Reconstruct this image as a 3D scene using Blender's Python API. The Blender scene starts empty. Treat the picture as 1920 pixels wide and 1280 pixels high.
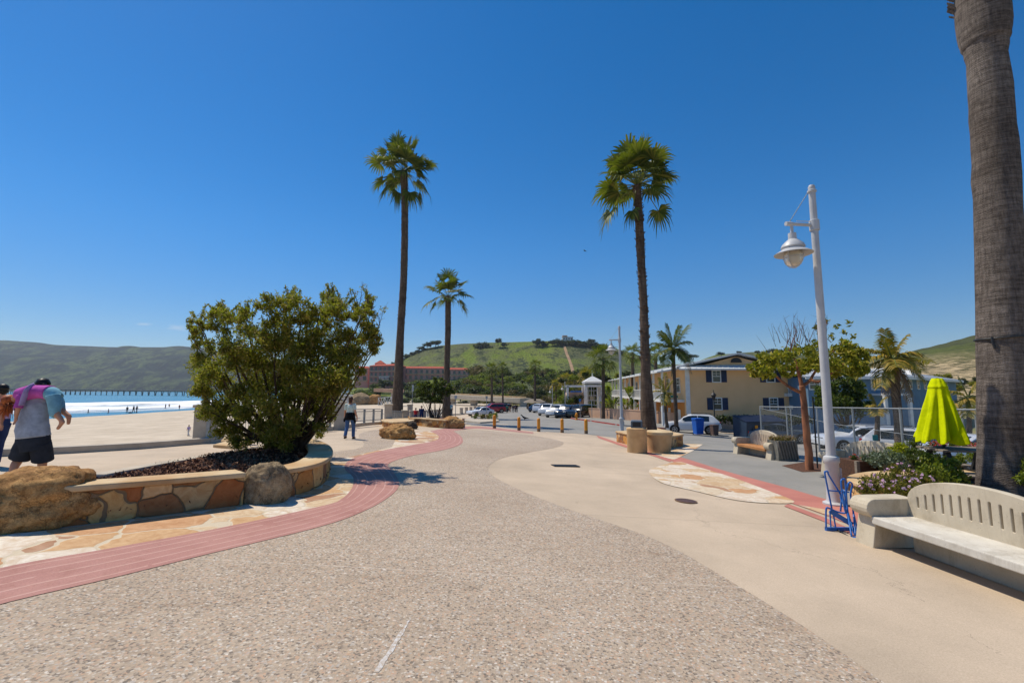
import bpy, bmesh, math, random
import numpy as np
from mathutils import Vector, Matrix, noise
from mathutils.geometry import tessellate_polygon
HAZE = 0.00010
random.seed(7); RNG = np.random.default_rng(7)
R = math.radians
SC = bpy.context.scene
COL = SC.collection

# ------------------------------------------------------------------ camera
CZ = 1.65
FPX, CXP, CYP, HOR = 853.0, 960.0, 640.0, 731.0
TH = math.atan((HOR - CYP) / FPX)
cam_d = bpy.data.cameras.new('camera'); cam = bpy.data.objects.new('camera', cam_d); COL.objects.link(cam)
cam.location = (0, 0, CZ); cam.rotation_euler = (math.pi / 2 + TH, 0, 0)
cam_d.sensor_width = 36; cam_d.lens = 36 * FPX / 1920
cam_d.clip_start = 0.05; cam_d.clip_end = 20000
SC.camera = cam

# ------------------------------------------------------------------ sky, sun, exposure
SUN_EL, SUN_AZ = R(60.5), R(-60)          # azimuth from +Y, negative = towards -X
sdir = Vector((math.sin(SUN_AZ) * math.cos(SUN_EL), math.cos(SUN_AZ) * math.cos(SUN_EL), math.sin(SUN_EL)))
W = bpy.data.worlds.new('World'); SC.world = W; W.use_nodes = True
wn = W.node_tree; wn.nodes.clear()
wo = wn.nodes.new('ShaderNodeOutputWorld'); wb = wn.nodes.new('ShaderNodeBackground')
sky = wn.nodes.new('ShaderNodeTexSky'); sky.sky_type = 'NISHITA'; sky.sun_disc = False
sky.sun_elevation = SUN_EL; sky.sun_rotation = SUN_AZ
sky.altitude = 0; sky.air_density = 0.85; sky.dust_density = 0.1; sky.ozone_density = 3.0
wb.inputs['Strength'].default_value = 0.130
# two faint wisps of cloud low over the bay, fixed by direction
tc = wn.nodes.new('ShaderNodeTexCoord')
def cloud_mask(az, el, ra, re, seed):
    d = Vector((math.sin(az) * math.cos(el), math.cos(az) * math.cos(el), math.sin(el)))
    right = Vector((math.cos(az), -math.sin(az), 0)); up = right.cross(d)
    vs = []
    for ax, s in ((right, ra), (up, re)):
        dp = wn.nodes.new('ShaderNodeVectorMath'); dp.operation = 'DOT_PRODUCT'
        wn.links.new(tc.outputs['Generated'], dp.inputs[0]); dp.inputs[1].default_value = ax
        o = wn.nodes.new('ShaderNodeMath'); o.operation = 'DIVIDE'; o.inputs[1].default_value = s
        wn.links.new(dp.outputs['Value'], o.inputs[0]); vs.append(o)
    cmb = wn.nodes.new('ShaderNodeCombineXYZ'); wn.links.new(vs[0].outputs[0], cmb.inputs[0]); wn.links.new(vs[1].outputs[0], cmb.inputs[1])
    ln = wn.nodes.new('ShaderNodeVectorMath'); ln.operation = 'LENGTH'; wn.links.new(cmb.outputs[0], ln.inputs[0])
    nz = wn.nodes.new('ShaderNodeTexNoise'); nz.inputs['Scale'].default_value = 1.3; nz.inputs['Detail'].default_value = 5
    ofs = wn.nodes.new('ShaderNodeVectorMath'); ofs.inputs[1].default_value = (seed, 0, 0); wn.links.new(cmb.outputs[0], ofs.inputs[0])
    wn.links.new(ofs.outputs[0], nz.inputs['Vector'])
    sb = wn.nodes.new('ShaderNodeMath'); sb.operation = 'MULTIPLY_ADD'; sb.inputs[1].default_value = -0.9
    wn.links.new(ln.outputs['Value'], sb.inputs[0]); wn.links.new(nz.outputs['Fac'], sb.inputs[2])
    mr = wn.nodes.new('ShaderNodeMapRange'); mr.inputs[1].default_value = 0.0; mr.inputs[2].default_value = 0.5; mr.inputs[4].default_value = 0.3
    wn.links.new(sb.outputs[0], mr.inputs[0])
    return mr
prev = sky.outputs['Color']
for az, el, ra, re, sd in ((R(-36.5), R(6.3), 0.030, 0.011, 3.0), (R(-39.2), R(6.4), 0.022, 0.006, 9.0)):
    mk = cloud_mask(az, el, ra, re, sd)
    mx = wn.nodes.new('ShaderNodeMixRGB'); mx.inputs[2].default_value = (8.5, 8.6, 8.8, 1)
    wn.links.new(mk.outputs[0], mx.inputs[0]); wn.links.new(prev, mx.inputs[1]); prev = mx.outputs[0]
hs = wn.nodes.new('ShaderNodeHueSaturation'); hs.inputs['Saturation'].default_value = 1.40
wn.links.new(prev, hs.inputs['Color'])
# darkening gradient multiplied into the sky colour towards the horizon
sz = wn.nodes.new('ShaderNodeSeparateXYZ'); wn.links.new(tc.outputs['Generated'], sz.inputs[0])
er = wn.nodes.new('ShaderNodeMapRange'); er.interpolation_type = 'SMOOTHSTEP'; er.inputs[1].default_value = 0.0; er.inputs[2].default_value = 0.34; wn.links.new(sz.outputs[2], er.inputs[0])
dm = wn.nodes.new('ShaderNodeMixRGB'); dm.inputs[1].default_value = (.70, .68, .70, 1); dm.inputs[2].default_value = (1, 1, 1, 1); wn.links.new(er.outputs[0], dm.inputs[0])
ml = wn.nodes.new('ShaderNodeMixRGB'); ml.blend_type = 'MULTIPLY'; ml.inputs[0].default_value = 1; wn.links.new(hs.outputs['Color'], ml.inputs[1]); wn.links.new(dm.outputs[0], ml.inputs[2])
wn.links.new(ml.outputs[0], wb.inputs['Color']); wn.links.new(wb.outputs[0], wo.inputs['Surface'])
sl = bpy.data.lights.new('sun', 'SUN'); sl.energy = 4.7; sl.angle = R(0.53); sl.color = (1, 0.92, 0.78)
so = bpy.data.objects.new('sun', sl); COL.objects.link(so); so.rotation_euler = sdir.to_track_quat('Z', 'Y').to_euler(); so.location = (-20, 10, 40)
SC.view_settings.view_transform = 'Standard'; SC.view_settings.look = 'None'
SC.view_settings.exposure = 0.0; SC.view_settings.gamma = 1.0; SC.view_settings.use_curve_mapping = False
SC.cycles.max_bounces = 6; SC.cycles.diffuse_bounces = 3; SC.cycles.transparent_max_bounces = 12

# ------------------------------------------------------------------ ground height and picture rays
HK = [(-60, 1.80), (0, 1.85), (8, 1.92), (18, 2.2), (28, 2.5), (37, 2.95), (50, 3.45), (67, 3.9), (110, 4.5), (300, 5.2), (2500, 6.2)]
def _pchip(x):
    for i in range(len(HK) - 1):
        if x <= HK[i + 1][0] or i == len(HK) - 2: break
    def sl_(j): return (HK[j + 1][1] - HK[j][1]) / (HK[j + 1][0] - HK[j][0])
    def m(j):
        if j == 0: return sl_(0)
        if j == len(HK) - 1: return sl_(j - 1)
        a, b = sl_(j - 1), sl_(j)
        return 0 if a * b <= 0 else 2 * a * b / (a + b)
    x0, y0 = HK[i]; x1, y1 = HK[i + 1]; h = x1 - x0; t = (x - x0) / h; t = min(max(t, 0), 1)
    return (2*t**3 - 3*t*t + 1)*y0 + (t**3 - 2*t*t + t)*h*m(i) + (-2*t**3 + 3*t*t)*y1 + (t**3 - t*t)*h*m(i + 1)
def sstep(a, b, x):
    t = min(max((x - a) / (b - a), 0), 1); return t * t * (3 - 2 * t)
def g(x, y):
    fade = 1 - sstep(30, 62, y)
    return CZ - (_pchip(y) + fade * (0.05 * min(max(x, -6), 6) + 0.08 * min(max(x - 10, 0), 10)))
cT, sT = math.cos(TH), math.sin(TH)
def ray(px, py):
    u = (px - CXP) / FPX; v = (CYP - py) / FPX
    return u, cT - v * sT, sT + v * cT
def Q(px, py, Y):
    a, b, c = ray(px, py); t = Y / b
    return Vector((a * t, Y, CZ + c * t))
def P(px, py, h=0.0, zf=None):
    zf = zf or g
    a, b, c = ray(px, py); k, m = a / b, c / b
    f = lambda Y: CZ + m * Y - zf(k * Y, Y) - h
    lo = 0.3; hi = lo; st = 0.25
    while hi < 2400:
        hi += st; st *= 1.06
        if f(hi) < 0: break
        lo = hi
    for _ in range(40):
        mid = (lo + hi) / 2
        if f(mid) > 0: lo = mid
        else: hi = mid
    return Vector((k * hi, hi, zf(k * hi, hi) + h))
def proj(p):
    y, z = p[1], p[2] - CZ
    d = y * cT + z * sT; v = (-y * sT + z * cT) / d
    return CXP + FPX * p[0] / d, CYP - FPX * v
def ppm(Y): return FPX / Y
def cr(pts, n=8, closed=False):
    pts = [Vector(p) for p in pts]; out = []; N = len(pts)
    for i in range(N if closed else N - 1):
        if closed: p0, p1, p2, p3 = pts[i - 1], pts[i], pts[(i + 1) % N], pts[(i + 2) % N]
        else: p0, p1, p2, p3 = pts[max(i - 1, 0)], pts[i], pts[i + 1], pts[min(i + 2, N - 1)]
        for k in range(n):
            t = k / n
            out.append(0.5 * ((2 * p1) + (p2 - p0) * t + (2 * p0 - 5 * p1 + 4 * p2 - p3) * t * t + (3 * p1 - p0 - 3 * p2 + p3) * t ** 3))
    if not closed: out.append(pts[-1])
    return out

# ------------------------------------------------------------------ materials
def lin(c):
    return tuple(((x / 255) / 12.92 if x <= 10.3 else (((x / 255) + 0.055) / 1.055) ** 2.4) for x in c[:3]) + (1.0,)
class NT:
    def __init__(s, name):
        s.m = bpy.data.materials.new(name); s.m.use_nodes = True; s.t = s.m.node_tree; s.b = s.t.nodes['Principled BSDF']
        s.out = s.t.nodes['Material Output']; s._tc = None
    def n(s, ty, **kw):
        nd = s.t.nodes.new('ShaderNode' + ty)
        for k, v in kw.items():
            if hasattr(nd, k): setattr(nd, k, v)
        return nd
    def l(s, a, b): s.t.links.new(a, b)
    def co(s, kind='Object', scale=(1, 1, 1)):
        if s._tc is None: s._tc = s.n('TexCoord')
        mp = s.n('Mapping'); mp.inputs['Scale'].default_value = scale
        s.l(s._tc.outputs[kind], mp.inputs['Vector']); return mp.outputs[0]
    def noise(s, scale, detail=4, rough=.55, vec=None, dist=0):
        nd = s.n('TexNoise'); nd.inputs['Scale'].default_value = scale; nd.inputs['Detail'].default_value = detail
        nd.inputs['Roughness'].default_value = rough; nd.inputs['Distortion'].default_value = dist
        s.l(vec if vec is not None else s.co(), nd.inputs['Vector']); return nd.outputs['Fac']
    def ramp(s, fac, stops, interp='LINEAR'):
        nd = s.n('ValToRGB'); nd.color_ramp.interpolation = interp; el = nd.color_ramp.elements
        while len(el) < len(stops): el.new(0.5)
        for e, (p, c) in zip(el, stops): e.position = p; e.color = lin(c) if max(c) > 1.5 else (tuple(c) + (1,))[:4]
        s.l(fac, nd.inputs[0]); return nd.outputs[0]
    def mix(s, fac, a, b, mode='MIX'):
        nd = s.n('MixRGB'); nd.blend_type = mode
        for i, v in ((0, fac), (1, a), (2, b)):
            if isinstance(v, (int, float)): nd.inputs[i].default_value = v
            elif isinstance(v, tuple): nd.inputs[i].default_value = lin(v)
            else: s.l(v, nd.inputs[i])
        return nd.outputs[0]
    def math(s, op, a, b=0, c=0):
        nd = s.n('Math'); nd.operation = op
        for i, v in enumerate((a, b, c)):
            if isinstance(v, (int, float)): nd.inputs[i].default_value = v
            else: s.l(v, nd.inputs[i])
        return nd.outputs[0]
    def bump(s, h, strength=.3, dist=.01):
        nd = s.n('Bump'); nd.inputs['Strength'].default_value = strength; nd.inputs['Distance'].default_value = dist
        s.l(h, nd.inputs['Height']); s.l(nd.outputs[0], s.b.inputs['Normal'])
    def fin(s, col, rough=.8, spec=.3, metal=0):
        if isinstance(col, tuple): s.b.inputs['Base Color'].default_value = lin(col)
        else: s.l(col, s.b.inputs['Base Color'])
        s.b.inputs['Roughness'].default_value = rough; s.b.inputs['Specular IOR Level'].default_value = spec
        s.b.inputs['Metallic'].default_value = metal; return s.m
def pm(name, c1, c2=None, scale=4, rough=.75, bump=0, bs=None, spec=.3, metal=0, detail=5, dist=.01, lo=.35, hi=.65, stretch=(1, 1, 1)):
    n = NT(name)
    if c2 is None: c2 = tuple(int(x * .88) for x in c1)
    f = n.noise(scale, detail, .6, n.co(scale=stretch))
    col = n.ramp(f, [(lo, c1), (hi, c2)])
    if bump: n.bump(n.noise(bs or scale * 6, 4, .6, n.co(scale=stretch)), bump, dist)
    return n.fin(col, rough, spec, metal)
def leafm(name, cols, trans=.25, rough=.55, spec=.25):
    n = NT(name); gi = n.n('NewGeometry')
    f = n.noise(.8, 3)
    mx = n.math('ADD', n.math('MULTIPLY', gi.outputs['Random Per Island'], .7), n.math('MULTIPLY', f, .3))
    k = len(cols); col = n.ramp(mx, [(i / max(1, k - 1) * .8 + .1, c) for i, c in enumerate(cols)])
    n.fin(col, rough, spec)
    tr = n.n('BsdfTranslucent'); n.l(n.mix(.5, col, (170, 190, 40)), tr.inputs['Color'])
    ms = n.n('MixShader'); ms.inputs[0].default_value = trans
    n.l(n.b.outputs[0], ms.inputs[1]); n.l(tr.outputs[0], ms.inputs[2]); n.l(ms.outputs[0], n.out.inputs['Surface'])
    return n.m
M = {}
def aggregate():
    n = NT('exposed_aggregate'); v = n.n('TexVoronoi'); v.inputs['Scale'].default_value = 62; n.l(n.co(), v.inputs['Vector'])
    sep = n.n('SeparateColor'); n.l(v.outputs['Color'], sep.inputs[0])
    pal = n.ramp(sep.outputs[0], [(0, (104, 96, 88)), (.08, (126, 114, 102)), (.2, (164, 148, 130)), (.5, (184, 167, 146)), (.68, (192, 172, 148)), (.78, (196, 160, 132)), (.86, (180, 174, 166)), (.95, (206, 194, 176)), (1, (224, 216, 204))])
    v2 = n.n('TexVoronoi'); v2.inputs['Scale'].default_value = 31; n.l(n.co(), v2.inputs['Vector']); s2 = n.n('SeparateColor'); n.l(v2.outputs['Color'], s2.inputs[0])
    bigp = n.ramp(s2.outputs[1], [(0, (96, 90, 84)), (.25, (150, 132, 114)), (.5, (206, 186, 158)), (.75, (198, 158, 126)), (1, (226, 218, 206))])
    pal = n.mix(n.math('MULTIPLY', n.math('GREATER_THAN', s2.outputs[0], .90), n.math('LESS_THAN', v2.outputs['Distance'], .42)), pal, bigp)
    pal = n.mix(.14, pal, (182, 165, 145))
    ed = n.math('GREATER_THAN', v.outputs['Distance'], .64)
    col = n.mix(n.math('MULTIPLY', ed, .4), pal, (164, 147, 127))
    big = n.ramp(n.noise(.35, 6, .68), [(.3, (232, 227, 222)), (.7, (255, 255, 255))])
    col = n.mix(1, col, big, 'MULTIPLY')
    band_ = n.ramp(n.noise(2.2, 6, .7, n.co(scale=(.5, 1.6, 1)), .8), [(.55, (255, 255, 255)), (.74, (218, 212, 206))])
    col = n.mix(.8, col, band_, 'MULTIPLY')
    gum = n.n('TexVoronoi'); gum.inputs['Scale'].default_value = 1.3; n.l(n.co(), gum.inputs['Vector'])
    col = n.mix(n.math('MULTIPLY', n.math('LESS_THAN', gum.outputs['Distance'], .028), .5), col, (96, 88, 80))
    sx = n.n('SeparateXYZ'); n.l(n.co(), sx.inputs[0])
    jl = n.math('LESS_THAN', n.math('PINGPONG', n.math('ADD', sx.outputs[1], 1.33), 3.1), .007)
    col = n.mix(n.math('MULTIPLY', jl, .45), col, (206, 194, 178))
    n.bump(v.outputs['Distance'], .5, .003)
    return n.fin(col, .75, .3)
M['agg'] = aggregate()
def concrete(name, c, joints=0):
    n = NT(name)
    dk = tuple(int(x * .9) for x in c); lt = tuple(min(255, int(x * 1.04)) for x in c)
    col = n.ramp(n.noise(.45, 6, .65), [(.3, dk), (.7, lt)])
    fine = n.ramp(n.noise(90, 3, .7), [(.3, (222, 220, 216)), (.7, (255, 255, 255))])
    col = n.mix(1, col, fine, 'MULTIPLY')
    st = n.ramp(n.noise(1.7, 8, .72, dist=1.2), [(.62, (255, 255, 255)), (.80, (196, 188, 180))])
    col = n.mix(.55, col, st, 'MULTIPLY')
    if joints:
        sx = n.n('SeparateXYZ'); n.l(n.co(), sx.inputs[0])
        for ax in (1,):
            m_ = n.math('PINGPONG', n.math('ADD', sx.outputs[ax], joints * .37), joints / 2)
            ln = n.math('LESS_THAN', m_, .009)
            col = n.mix(n.math('MULTIPLY', ln, .4), col, tuple(int(x * .6) for x in c))
    gum = n.n('TexVoronoi'); gum.inputs['Scale'].default_value = .9; n.l(n.co(), gum.inputs['Vector'])
    col = n.mix(n.math('MULTIPLY', n.math('LESS_THAN', gum.outputs['Distance'], .026), .45), col, tuple(int(x * .5) for x in c))
    crk = n.n('TexVoronoi'); crk.feature = 'DISTANCE_TO_EDGE'; crk.inputs['Scale'].default_value = .22
    dv = n.n('VectorMath'); dv.operation = 'ADD'; n.l(n.co(), dv.inputs[0]); cb = n.n('CombineXYZ')
    for q_ in (0, 1): n.l(n.math('MULTIPLY', n.noise(1.4, 6, .7, n.co(scale=(1 + q_ * .3,) * 3)), 1.2), cb.inputs[q_])
    n.l(cb.outputs[0], dv.inputs[1]); n.l(dv.outputs[0], crk.inputs['Vector'])
    cm = n.math('MULTIPLY', n.math('LESS_THAN', crk.outputs['Distance'], .0016), n.math('GREATER_THAN', n.noise(.4, 3), .52))
    col = n.mix(n.math('MULTIPLY', cm, .45), col, tuple(int(x * .55) for x in c))
    n.bump(n.noise(60, 4, .7), .25, .003)
    return n.fin(col, .8, .3)
M['conc'] = concrete('smooth_concrete', (206, 186, 162), 4.6)
M['conc2'] = concrete('path_concrete', (198, 182, 160), 3.1)
M['street'] = concrete('street_asphalt', (152, 149, 143))
M['kerbc'] = pm('kerb_concrete', (190, 178, 160), (168, 156, 140), 2, .85, .2)
def band():
    n = NT('rose_concrete'); uv = n.n('UVMap'); sx = n.n('SeparateXYZ'); n.l(uv.outputs[0], sx.inputs[0])
    col = n.ramp(n.noise(1.2, 6, .65), [(.3, (176, 124, 114)), (.7, (192, 142, 130))])
    col = n.mix(1, col, n.ramp(n.noise(80, 3, .7), [(.3, (220, 220, 220)), (.7, (255, 255, 255))]), 'MULTIPLY')
    m_ = n.math('PINGPONG', n.math('ADD', sx.outputs[1], .5), .5)      # v runs 0..5 across
    ln = n.math('LESS_THAN', m_, .065)
    wob = n.math('GREATER_THAN', n.noise(3, 3), .38)
    col = n.mix(n.math('MULTIPLY', n.math('MULTIPLY', ln, wob), .5), col, (208, 170, 156))
    col = n.mix(.7, col, n.ramp(n.noise(2.6, 8, .75, dist=1), [(.5, (255, 255, 255)), (.75, (226, 214, 204))]), 'MULTIPLY')
    return n.fin(col, .8, .3)
M['rose'] = band()
M['rose2'] = pm('rose_concrete_plain', (186, 122, 108), (172, 110, 98), 1.3, .8, .2, 60)
def flag(name, pal, scale=1.5, grout=(196, 182, 160), gw=.045, bump=.4, vec='Object', rnd=.95):
    n = NT(name); w = n.noise(2.2, 3)
    vm = n.n('VectorMath'); vm.operation = 'MULTIPLY_ADD'; n.l(n.co(vec), vm.inputs[0]); vm.inputs[1].default_value = (1, 1, 1)
    cmb = n.n('CombineXYZ')
    for i in range(3): n.l(n.math('MULTIPLY', n.math('SUBTRACT', n.noise(1.8, 2, vec=n.co(vec, (1 + i * .13,) * 3)), .5), .35), cmb.inputs[i])
    n.l(cmb.outputs[0], vm.inputs[2])
    va = n.n('TexVoronoi'); vb = n.n('TexVoronoi'); vb.feature = 'DISTANCE_TO_EDGE'
    for v in (va, vb): v.inputs['Scale'].default_value = scale; v.inputs['Randomness'].default_value = rnd; n.l(vm.outputs[0], v.inputs['Vector'])
    sep = n.n('SeparateColor'); n.l(va.outputs['Color'], sep.inputs[0])
    k = len(pal); col = n.ramp(sep.outputs[0], [(i / k, c) for i, c in enumerate(pal)], 'CONSTANT')
    vein = n.ramp(n.noise(5, 6, .7, dist=1.5), [(.35, (214, 188, 160)), (.65, (255, 255, 255))])
    col = n.mix(.75, col, vein, 'MULTIPLY')
    gm = n.math('LESS_THAN', vb.outputs['Distance'], gw)
    col = n.mix(gm, col, grout)
    h = n.n('MapRange'); h.inputs[2].default_value = gw * 2; n.l(vb.outputs['Distance'], h.inputs[0])
    n.bump(n.math('ADD', h.outputs[0], n.math('MULTIPLY', n.noise(14, 5), .35)), bump, .02)
    return n.fin(col, .78, .3)
M['flag'] = flag('flagstone', [(216, 202, 178), (204, 168, 126), (224, 214, 198), (208, 184, 150), (178, 140, 112), (222, 212, 196), (210, 188, 156), (200, 158, 118), (220, 210, 194), (214, 196, 170)], 1.45, grout=(200, 184, 158), gw=.022)
M['wallstone'] = flag('wall_stone', [(206, 154, 88), (188, 136, 76), (208, 172, 114), (168, 108, 64), (202, 146, 78), (192, 164, 120), (214, 160, 82), (216, 184, 136), (150, 110, 74)], 2.7, grout=(128, 108, 82), gw=.024, bump=1.0)
M['cap'] = pm('cap_stone', (206, 184, 146), (184, 148, 104), 1.6, .8, .35, 12, dist=.02)
def rockm(name, c1, c2, c3):
    n = NT(name); a = n.noise(1.1, 8, .65); b_ = n.noise(6, 8, .72, dist=.5)
    col = n.ramp(a, [(.3, c2), (.55, c1), (.75, c3)])
    col = n.mix(.85, col, n.ramp(b_, [(.32, (150, 134, 118)), (.6, (255, 255, 255))]), 'MULTIPLY')
    spk = n.ramp(n.noise(60, 4, .8), [(.36, (176, 168, 160)), (.6, (255, 255, 255))]); col = n.mix(.7, col, spk, 'MULTIPLY')
    v = n.n('TexVoronoi'); v.feature = 'DISTANCE_TO_EDGE'; v.inputs['Scale'].default_value = 1.7
    dv = n.n('VectorMath'); dv.operation = 'ADD'; n.l(n.co(), dv.inputs[0]); cb = n.n('CombineXYZ')
    for q_ in range(3): n.l(n.math('MULTIPLY', n.noise(2.2, 6, .7, n.co(scale=(1 + q_ * .2,) * 3)), 1.1), cb.inputs[q_])
    n.l(cb.outputs[0], dv.inputs[1]); n.l(dv.outputs[0], v.inputs['Vector'])
    ck = n.n('MapRange'); ck.inputs[2].default_value = .035; n.l(v.outputs['Distance'], ck.inputs[0])
    col = n.mix(n.math('MULTIPLY', n.math('SUBTRACT', 1, ck.outputs[0]), .55), col, tuple(int(x * .45) for x in c2))
    n.bump(n.math('ADD', n.math('ADD', n.math('MULTIPLY', ck.outputs[0], .5), n.math('MULTIPLY', b_, 1.2)), n.math('MULTIPLY', n.noise(28, 6, .75), .45)), .55, .04)
    return n.fin(col, .9, .2)
M['boulder'] = rockm('boulder_rock', (212, 164, 104), (164, 118, 74), (222, 186, 130))
M['boulder2'] = rockm('grey_boulder_rock', (182, 160, 126), (144, 122, 94), (198, 180, 150))
M['darkrock'] = pm('dark_rock', (78, 66, 56), (56, 48, 42), 3, .9, .6)
M['mulch'] = pm('bark_mulch', (112, 76, 56), (58, 38, 28), 28, .95, .8, 30, detail=6, dist=.03)
def chipm():
    n = NT('bark_chips'); gi = n.n('NewGeometry')
    return n.fin(n.ramp(gi.outputs['Random Per Island'], [(0, (70, 46, 36)), (.5, (120, 84, 64)), (1, (168, 128, 100))]), .9, .2)
M['chip'] = chipm()
M['sand'] = pm('beach_sand', (206, 190, 168), (178, 162, 140), .35, .95, .8, 1.6, detail=10, dist=.12, lo=.3, hi=.72)
M['dirt'] = pm('dry_ground', (150, 132, 96), (108, 112, 66), .15, .95, .3, 3, detail=7)
M['paint_white'] = pm('white_paint', (228, 226, 220), (214, 212, 206), 3, .5, spec=.4)
M['lampmetal'] = pm('pale_grey_paint', (190, 190, 190), (176, 176, 177), 3, .45, spec=.4)
M['galv'] = pm('galvanised_steel', (166, 168, 166), (146, 148, 146), 6, .5, metal=.3)
def benchm(name, c, c2):
    n = NT(name); col = n.ramp(n.noise(2.2, 7, .7), [(.3, c2), (.65, c)])
    st = n.ramp(n.noise(3, 7, .75, n.co(scale=(1, 1, .3)), .7), [(.5, (255, 255, 255)), (.78, (178, 168, 152))]); col = n.mix(.7, col, st, 'MULTIPLY')
    pit = n.n('TexVoronoi'); pit.inputs['Scale'].default_value = 46; n.l(n.co(), pit.inputs['Vector'])
    pm_ = n.math('MULTIPLY', n.math('LESS_THAN', pit.outputs['Distance'], .2), n.math('GREATER_THAN', n.noise(9, 3), .55))
    col = n.mix(n.math('MULTIPLY', pm_, .45), col, tuple(int(x * .55) for x in c2))
    n.bump(n.math('SUBTRACT', n.noise(70, 5, .75), n.math('MULTIPLY', pm_, .8)), .35, .004); return n.fin(col, .85, .25)
M['bench'] = benchm('cast_concrete', (200, 188, 166), (180, 167, 145))
M['seatc'] = benchm('worn_concrete_seat', (212, 207, 196), (184, 177, 164))
M['wood'] = pm('warm_timber', (186, 132, 82), (160, 108, 66), 3, .7, .2, 20, stretch=(1, 8, 8))
M['darkwood'] = pm('dark_timber', (92, 64, 46), (66, 44, 32), 3, .75, .3, 20, stretch=(1, 8, 8))
M['greywood'] = pm('grey_timber', (140, 128, 112), (112, 102, 90), 3, .8, .3, 20, stretch=(8, 1, 8))
M['blue'] = pm('blue_enamel', (36, 104, 182), (28, 88, 160), 3, .35, spec=.5)
M['bluebin'] = pm('blue_plastic', (22, 96, 190), (18, 84, 172), 2, .45, spec=.4)
M['brownbin'] = pm('brown_plastic', (110, 88, 80), (94, 76, 70), 2, .5)
M['dump'] = pm('dumpster_steel', (44, 60, 80), (34, 46, 62), 2, .5, .1, spec=.4)
M['dumplid'] = pm('dumpster_lid', (26, 32, 52), (20, 24, 40), 2, .5)
M['yellow'] = pm('yellow_paint', (226, 150, 32), (206, 132, 26), 5, .5, spec=.4)
M['scuff'] = pm('scuffed_paint', (150, 112, 70), (110, 96, 84), 14, .8)
M['redpaint'] = pm('red_kerb_paint', (168, 62, 54), (140, 60, 52), 2, .7)
M['umb'] = pm('lime_fabric', (204, 214, 8), (184, 196, 4), 4, .9, .5, 7, spec=.05, dist=.03)
M['black'] = pm('black_rubber', (26, 26, 28), (20, 20, 22), 5, .7)
M['dark'] = pm('dark_metal', (46, 48, 50), (38, 40, 42), 5, .5)
M['glass'] = NT('dark_glass').fin((30, 40, 46), .06, .6)
M['winglass'] = NT('window_glass').fin((40, 56, 60), .08, .6)
M['chrome'] = NT('rim_metal').fin((170, 172, 176), .3, .5, .8)
M['headlight'] = NT('headlight_lens').fin((214, 220, 226), .12, .6)
M['taillight'] = NT('taillight_lens').fin((160, 24, 22), .2, .5)
def frost():
    n = NT('frosted_glass'); n.fin((206, 198, 180), .35, .5); n.b.inputs['Transmission Weight'].default_value = .35; return n.m
M['frost'] = frost()
def palmbark(name, c1, c2, ringscale=9, fib=26, ringamt=1.0):
    n = NT(name); w = n.n('TexWave'); w.bands_direction = 'Z'; w.inputs['Scale'].default_value = ringscale; w.inputs['Distortion'].default_value = 14; w.inputs['Detail'].default_value = 5; w.inputs['Detail Scale'].default_value = 1.1; w.inputs['Detail Roughness'].default_value = .7
    n.l(n.co(scale=(1, 1, 1)), w.inputs['Vector'])
    f = n.noise(fib, 5, .7, n.co(scale=(1, 1, .16))); h = n.noise(7, 6, .7, n.co(scale=(.35, .35, 3.5)))
    a = n.ramp(f, [(.3, c2), (.68, c1)])
    col = n.mix(n.math('MULTIPLY', w.outputs['Fac'], .16 * ringamt), a, tuple(int(x * 1.25) for x in c1))
    col = n.mix(.8 * ringamt, col, n.ramp(h, [(.34, (150, 146, 142)), (.62, (255, 255, 255))]), 'MULTIPLY')
    big = n.ramp(n.noise(1.1, 5), [(.3, (200, 196, 192)), (.7, (255, 255, 255))])
    col = n.mix(1, col, big, 'MULTIPLY')
    n.bump(n.math('ADD', n.math('ADD', n.math('MULTIPLY', w.outputs['Fac'], .3 * ringamt), n.math('MULTIPLY', h, .6 * ringamt)), f), .8, .03)
    return n.fin(col, .9, .15)
M['palmbark'] = palmbark('palm_bark', (150, 139, 130), (90, 82, 76))
M['palmfar'] = palmbark('rough_palm_bark', (132, 115, 100), (76, 64, 55), 4, 9, .8)
M['frond'] = leafm('palm_frond', [(36, 50, 14), (58, 74, 22), (86, 98, 34), (130, 122, 52)], .2)
M['frondy'] = leafm('yellowing_frond', [(74, 80, 26), (118, 108, 34), (160, 132, 46), (176, 140, 70)], .25)
M['deadfrond'] = leafm('dead_frond', [(120, 92, 72), (150, 122, 100), (98, 76, 60)], .15)
M['stalk'] = pm('frond_stalk', (120, 126, 60), (88, 96, 44), 3, .6)
M['leaf'] = leafm('shrub_leaf', [(64, 70, 22), (98, 98, 28), (130, 124, 40), (156, 136, 60), (164, 130, 82)], .42)
M['leafy'] = leafm('yellow_green_leaf', [(66, 76, 16), (108, 112, 24), (150, 142, 36), (178, 160, 56)], .3)
M['leafd'] = leafm('oak_leaf', [(24, 34, 14), (34, 46, 20), (46, 58, 26)], .12)
M['leafm'] = leafm('bush_leaf', [(40, 54, 18), (58, 74, 24), (84, 98, 34)], .2)
M['leafl'] = leafm('bright_leaf', [(70, 88, 24), (104, 116, 32), (138, 140, 46)], .28)
M['leafs'] = leafm('silver_leaf', [(78, 92, 78), (106, 120, 100), (128, 140, 118)], .15)
M['leafb'] = leafm('brown_brush', [(86, 66, 40), (112, 88, 56), (92, 84, 44)], .15)
M['lime'] = leafm('lime_leaf', [(128, 140, 16), (168, 172, 20), (190, 186, 30)], .3)
M['flowerp'] = leafm('pink_petal', [(206, 150, 196), (230, 188, 218), (240, 220, 234)], .2)
M['succ'] = leafm('succulent_leaf', [(64, 62, 22), (92, 92, 30), (124, 118, 42), (120, 84, 48)], .2)
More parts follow.
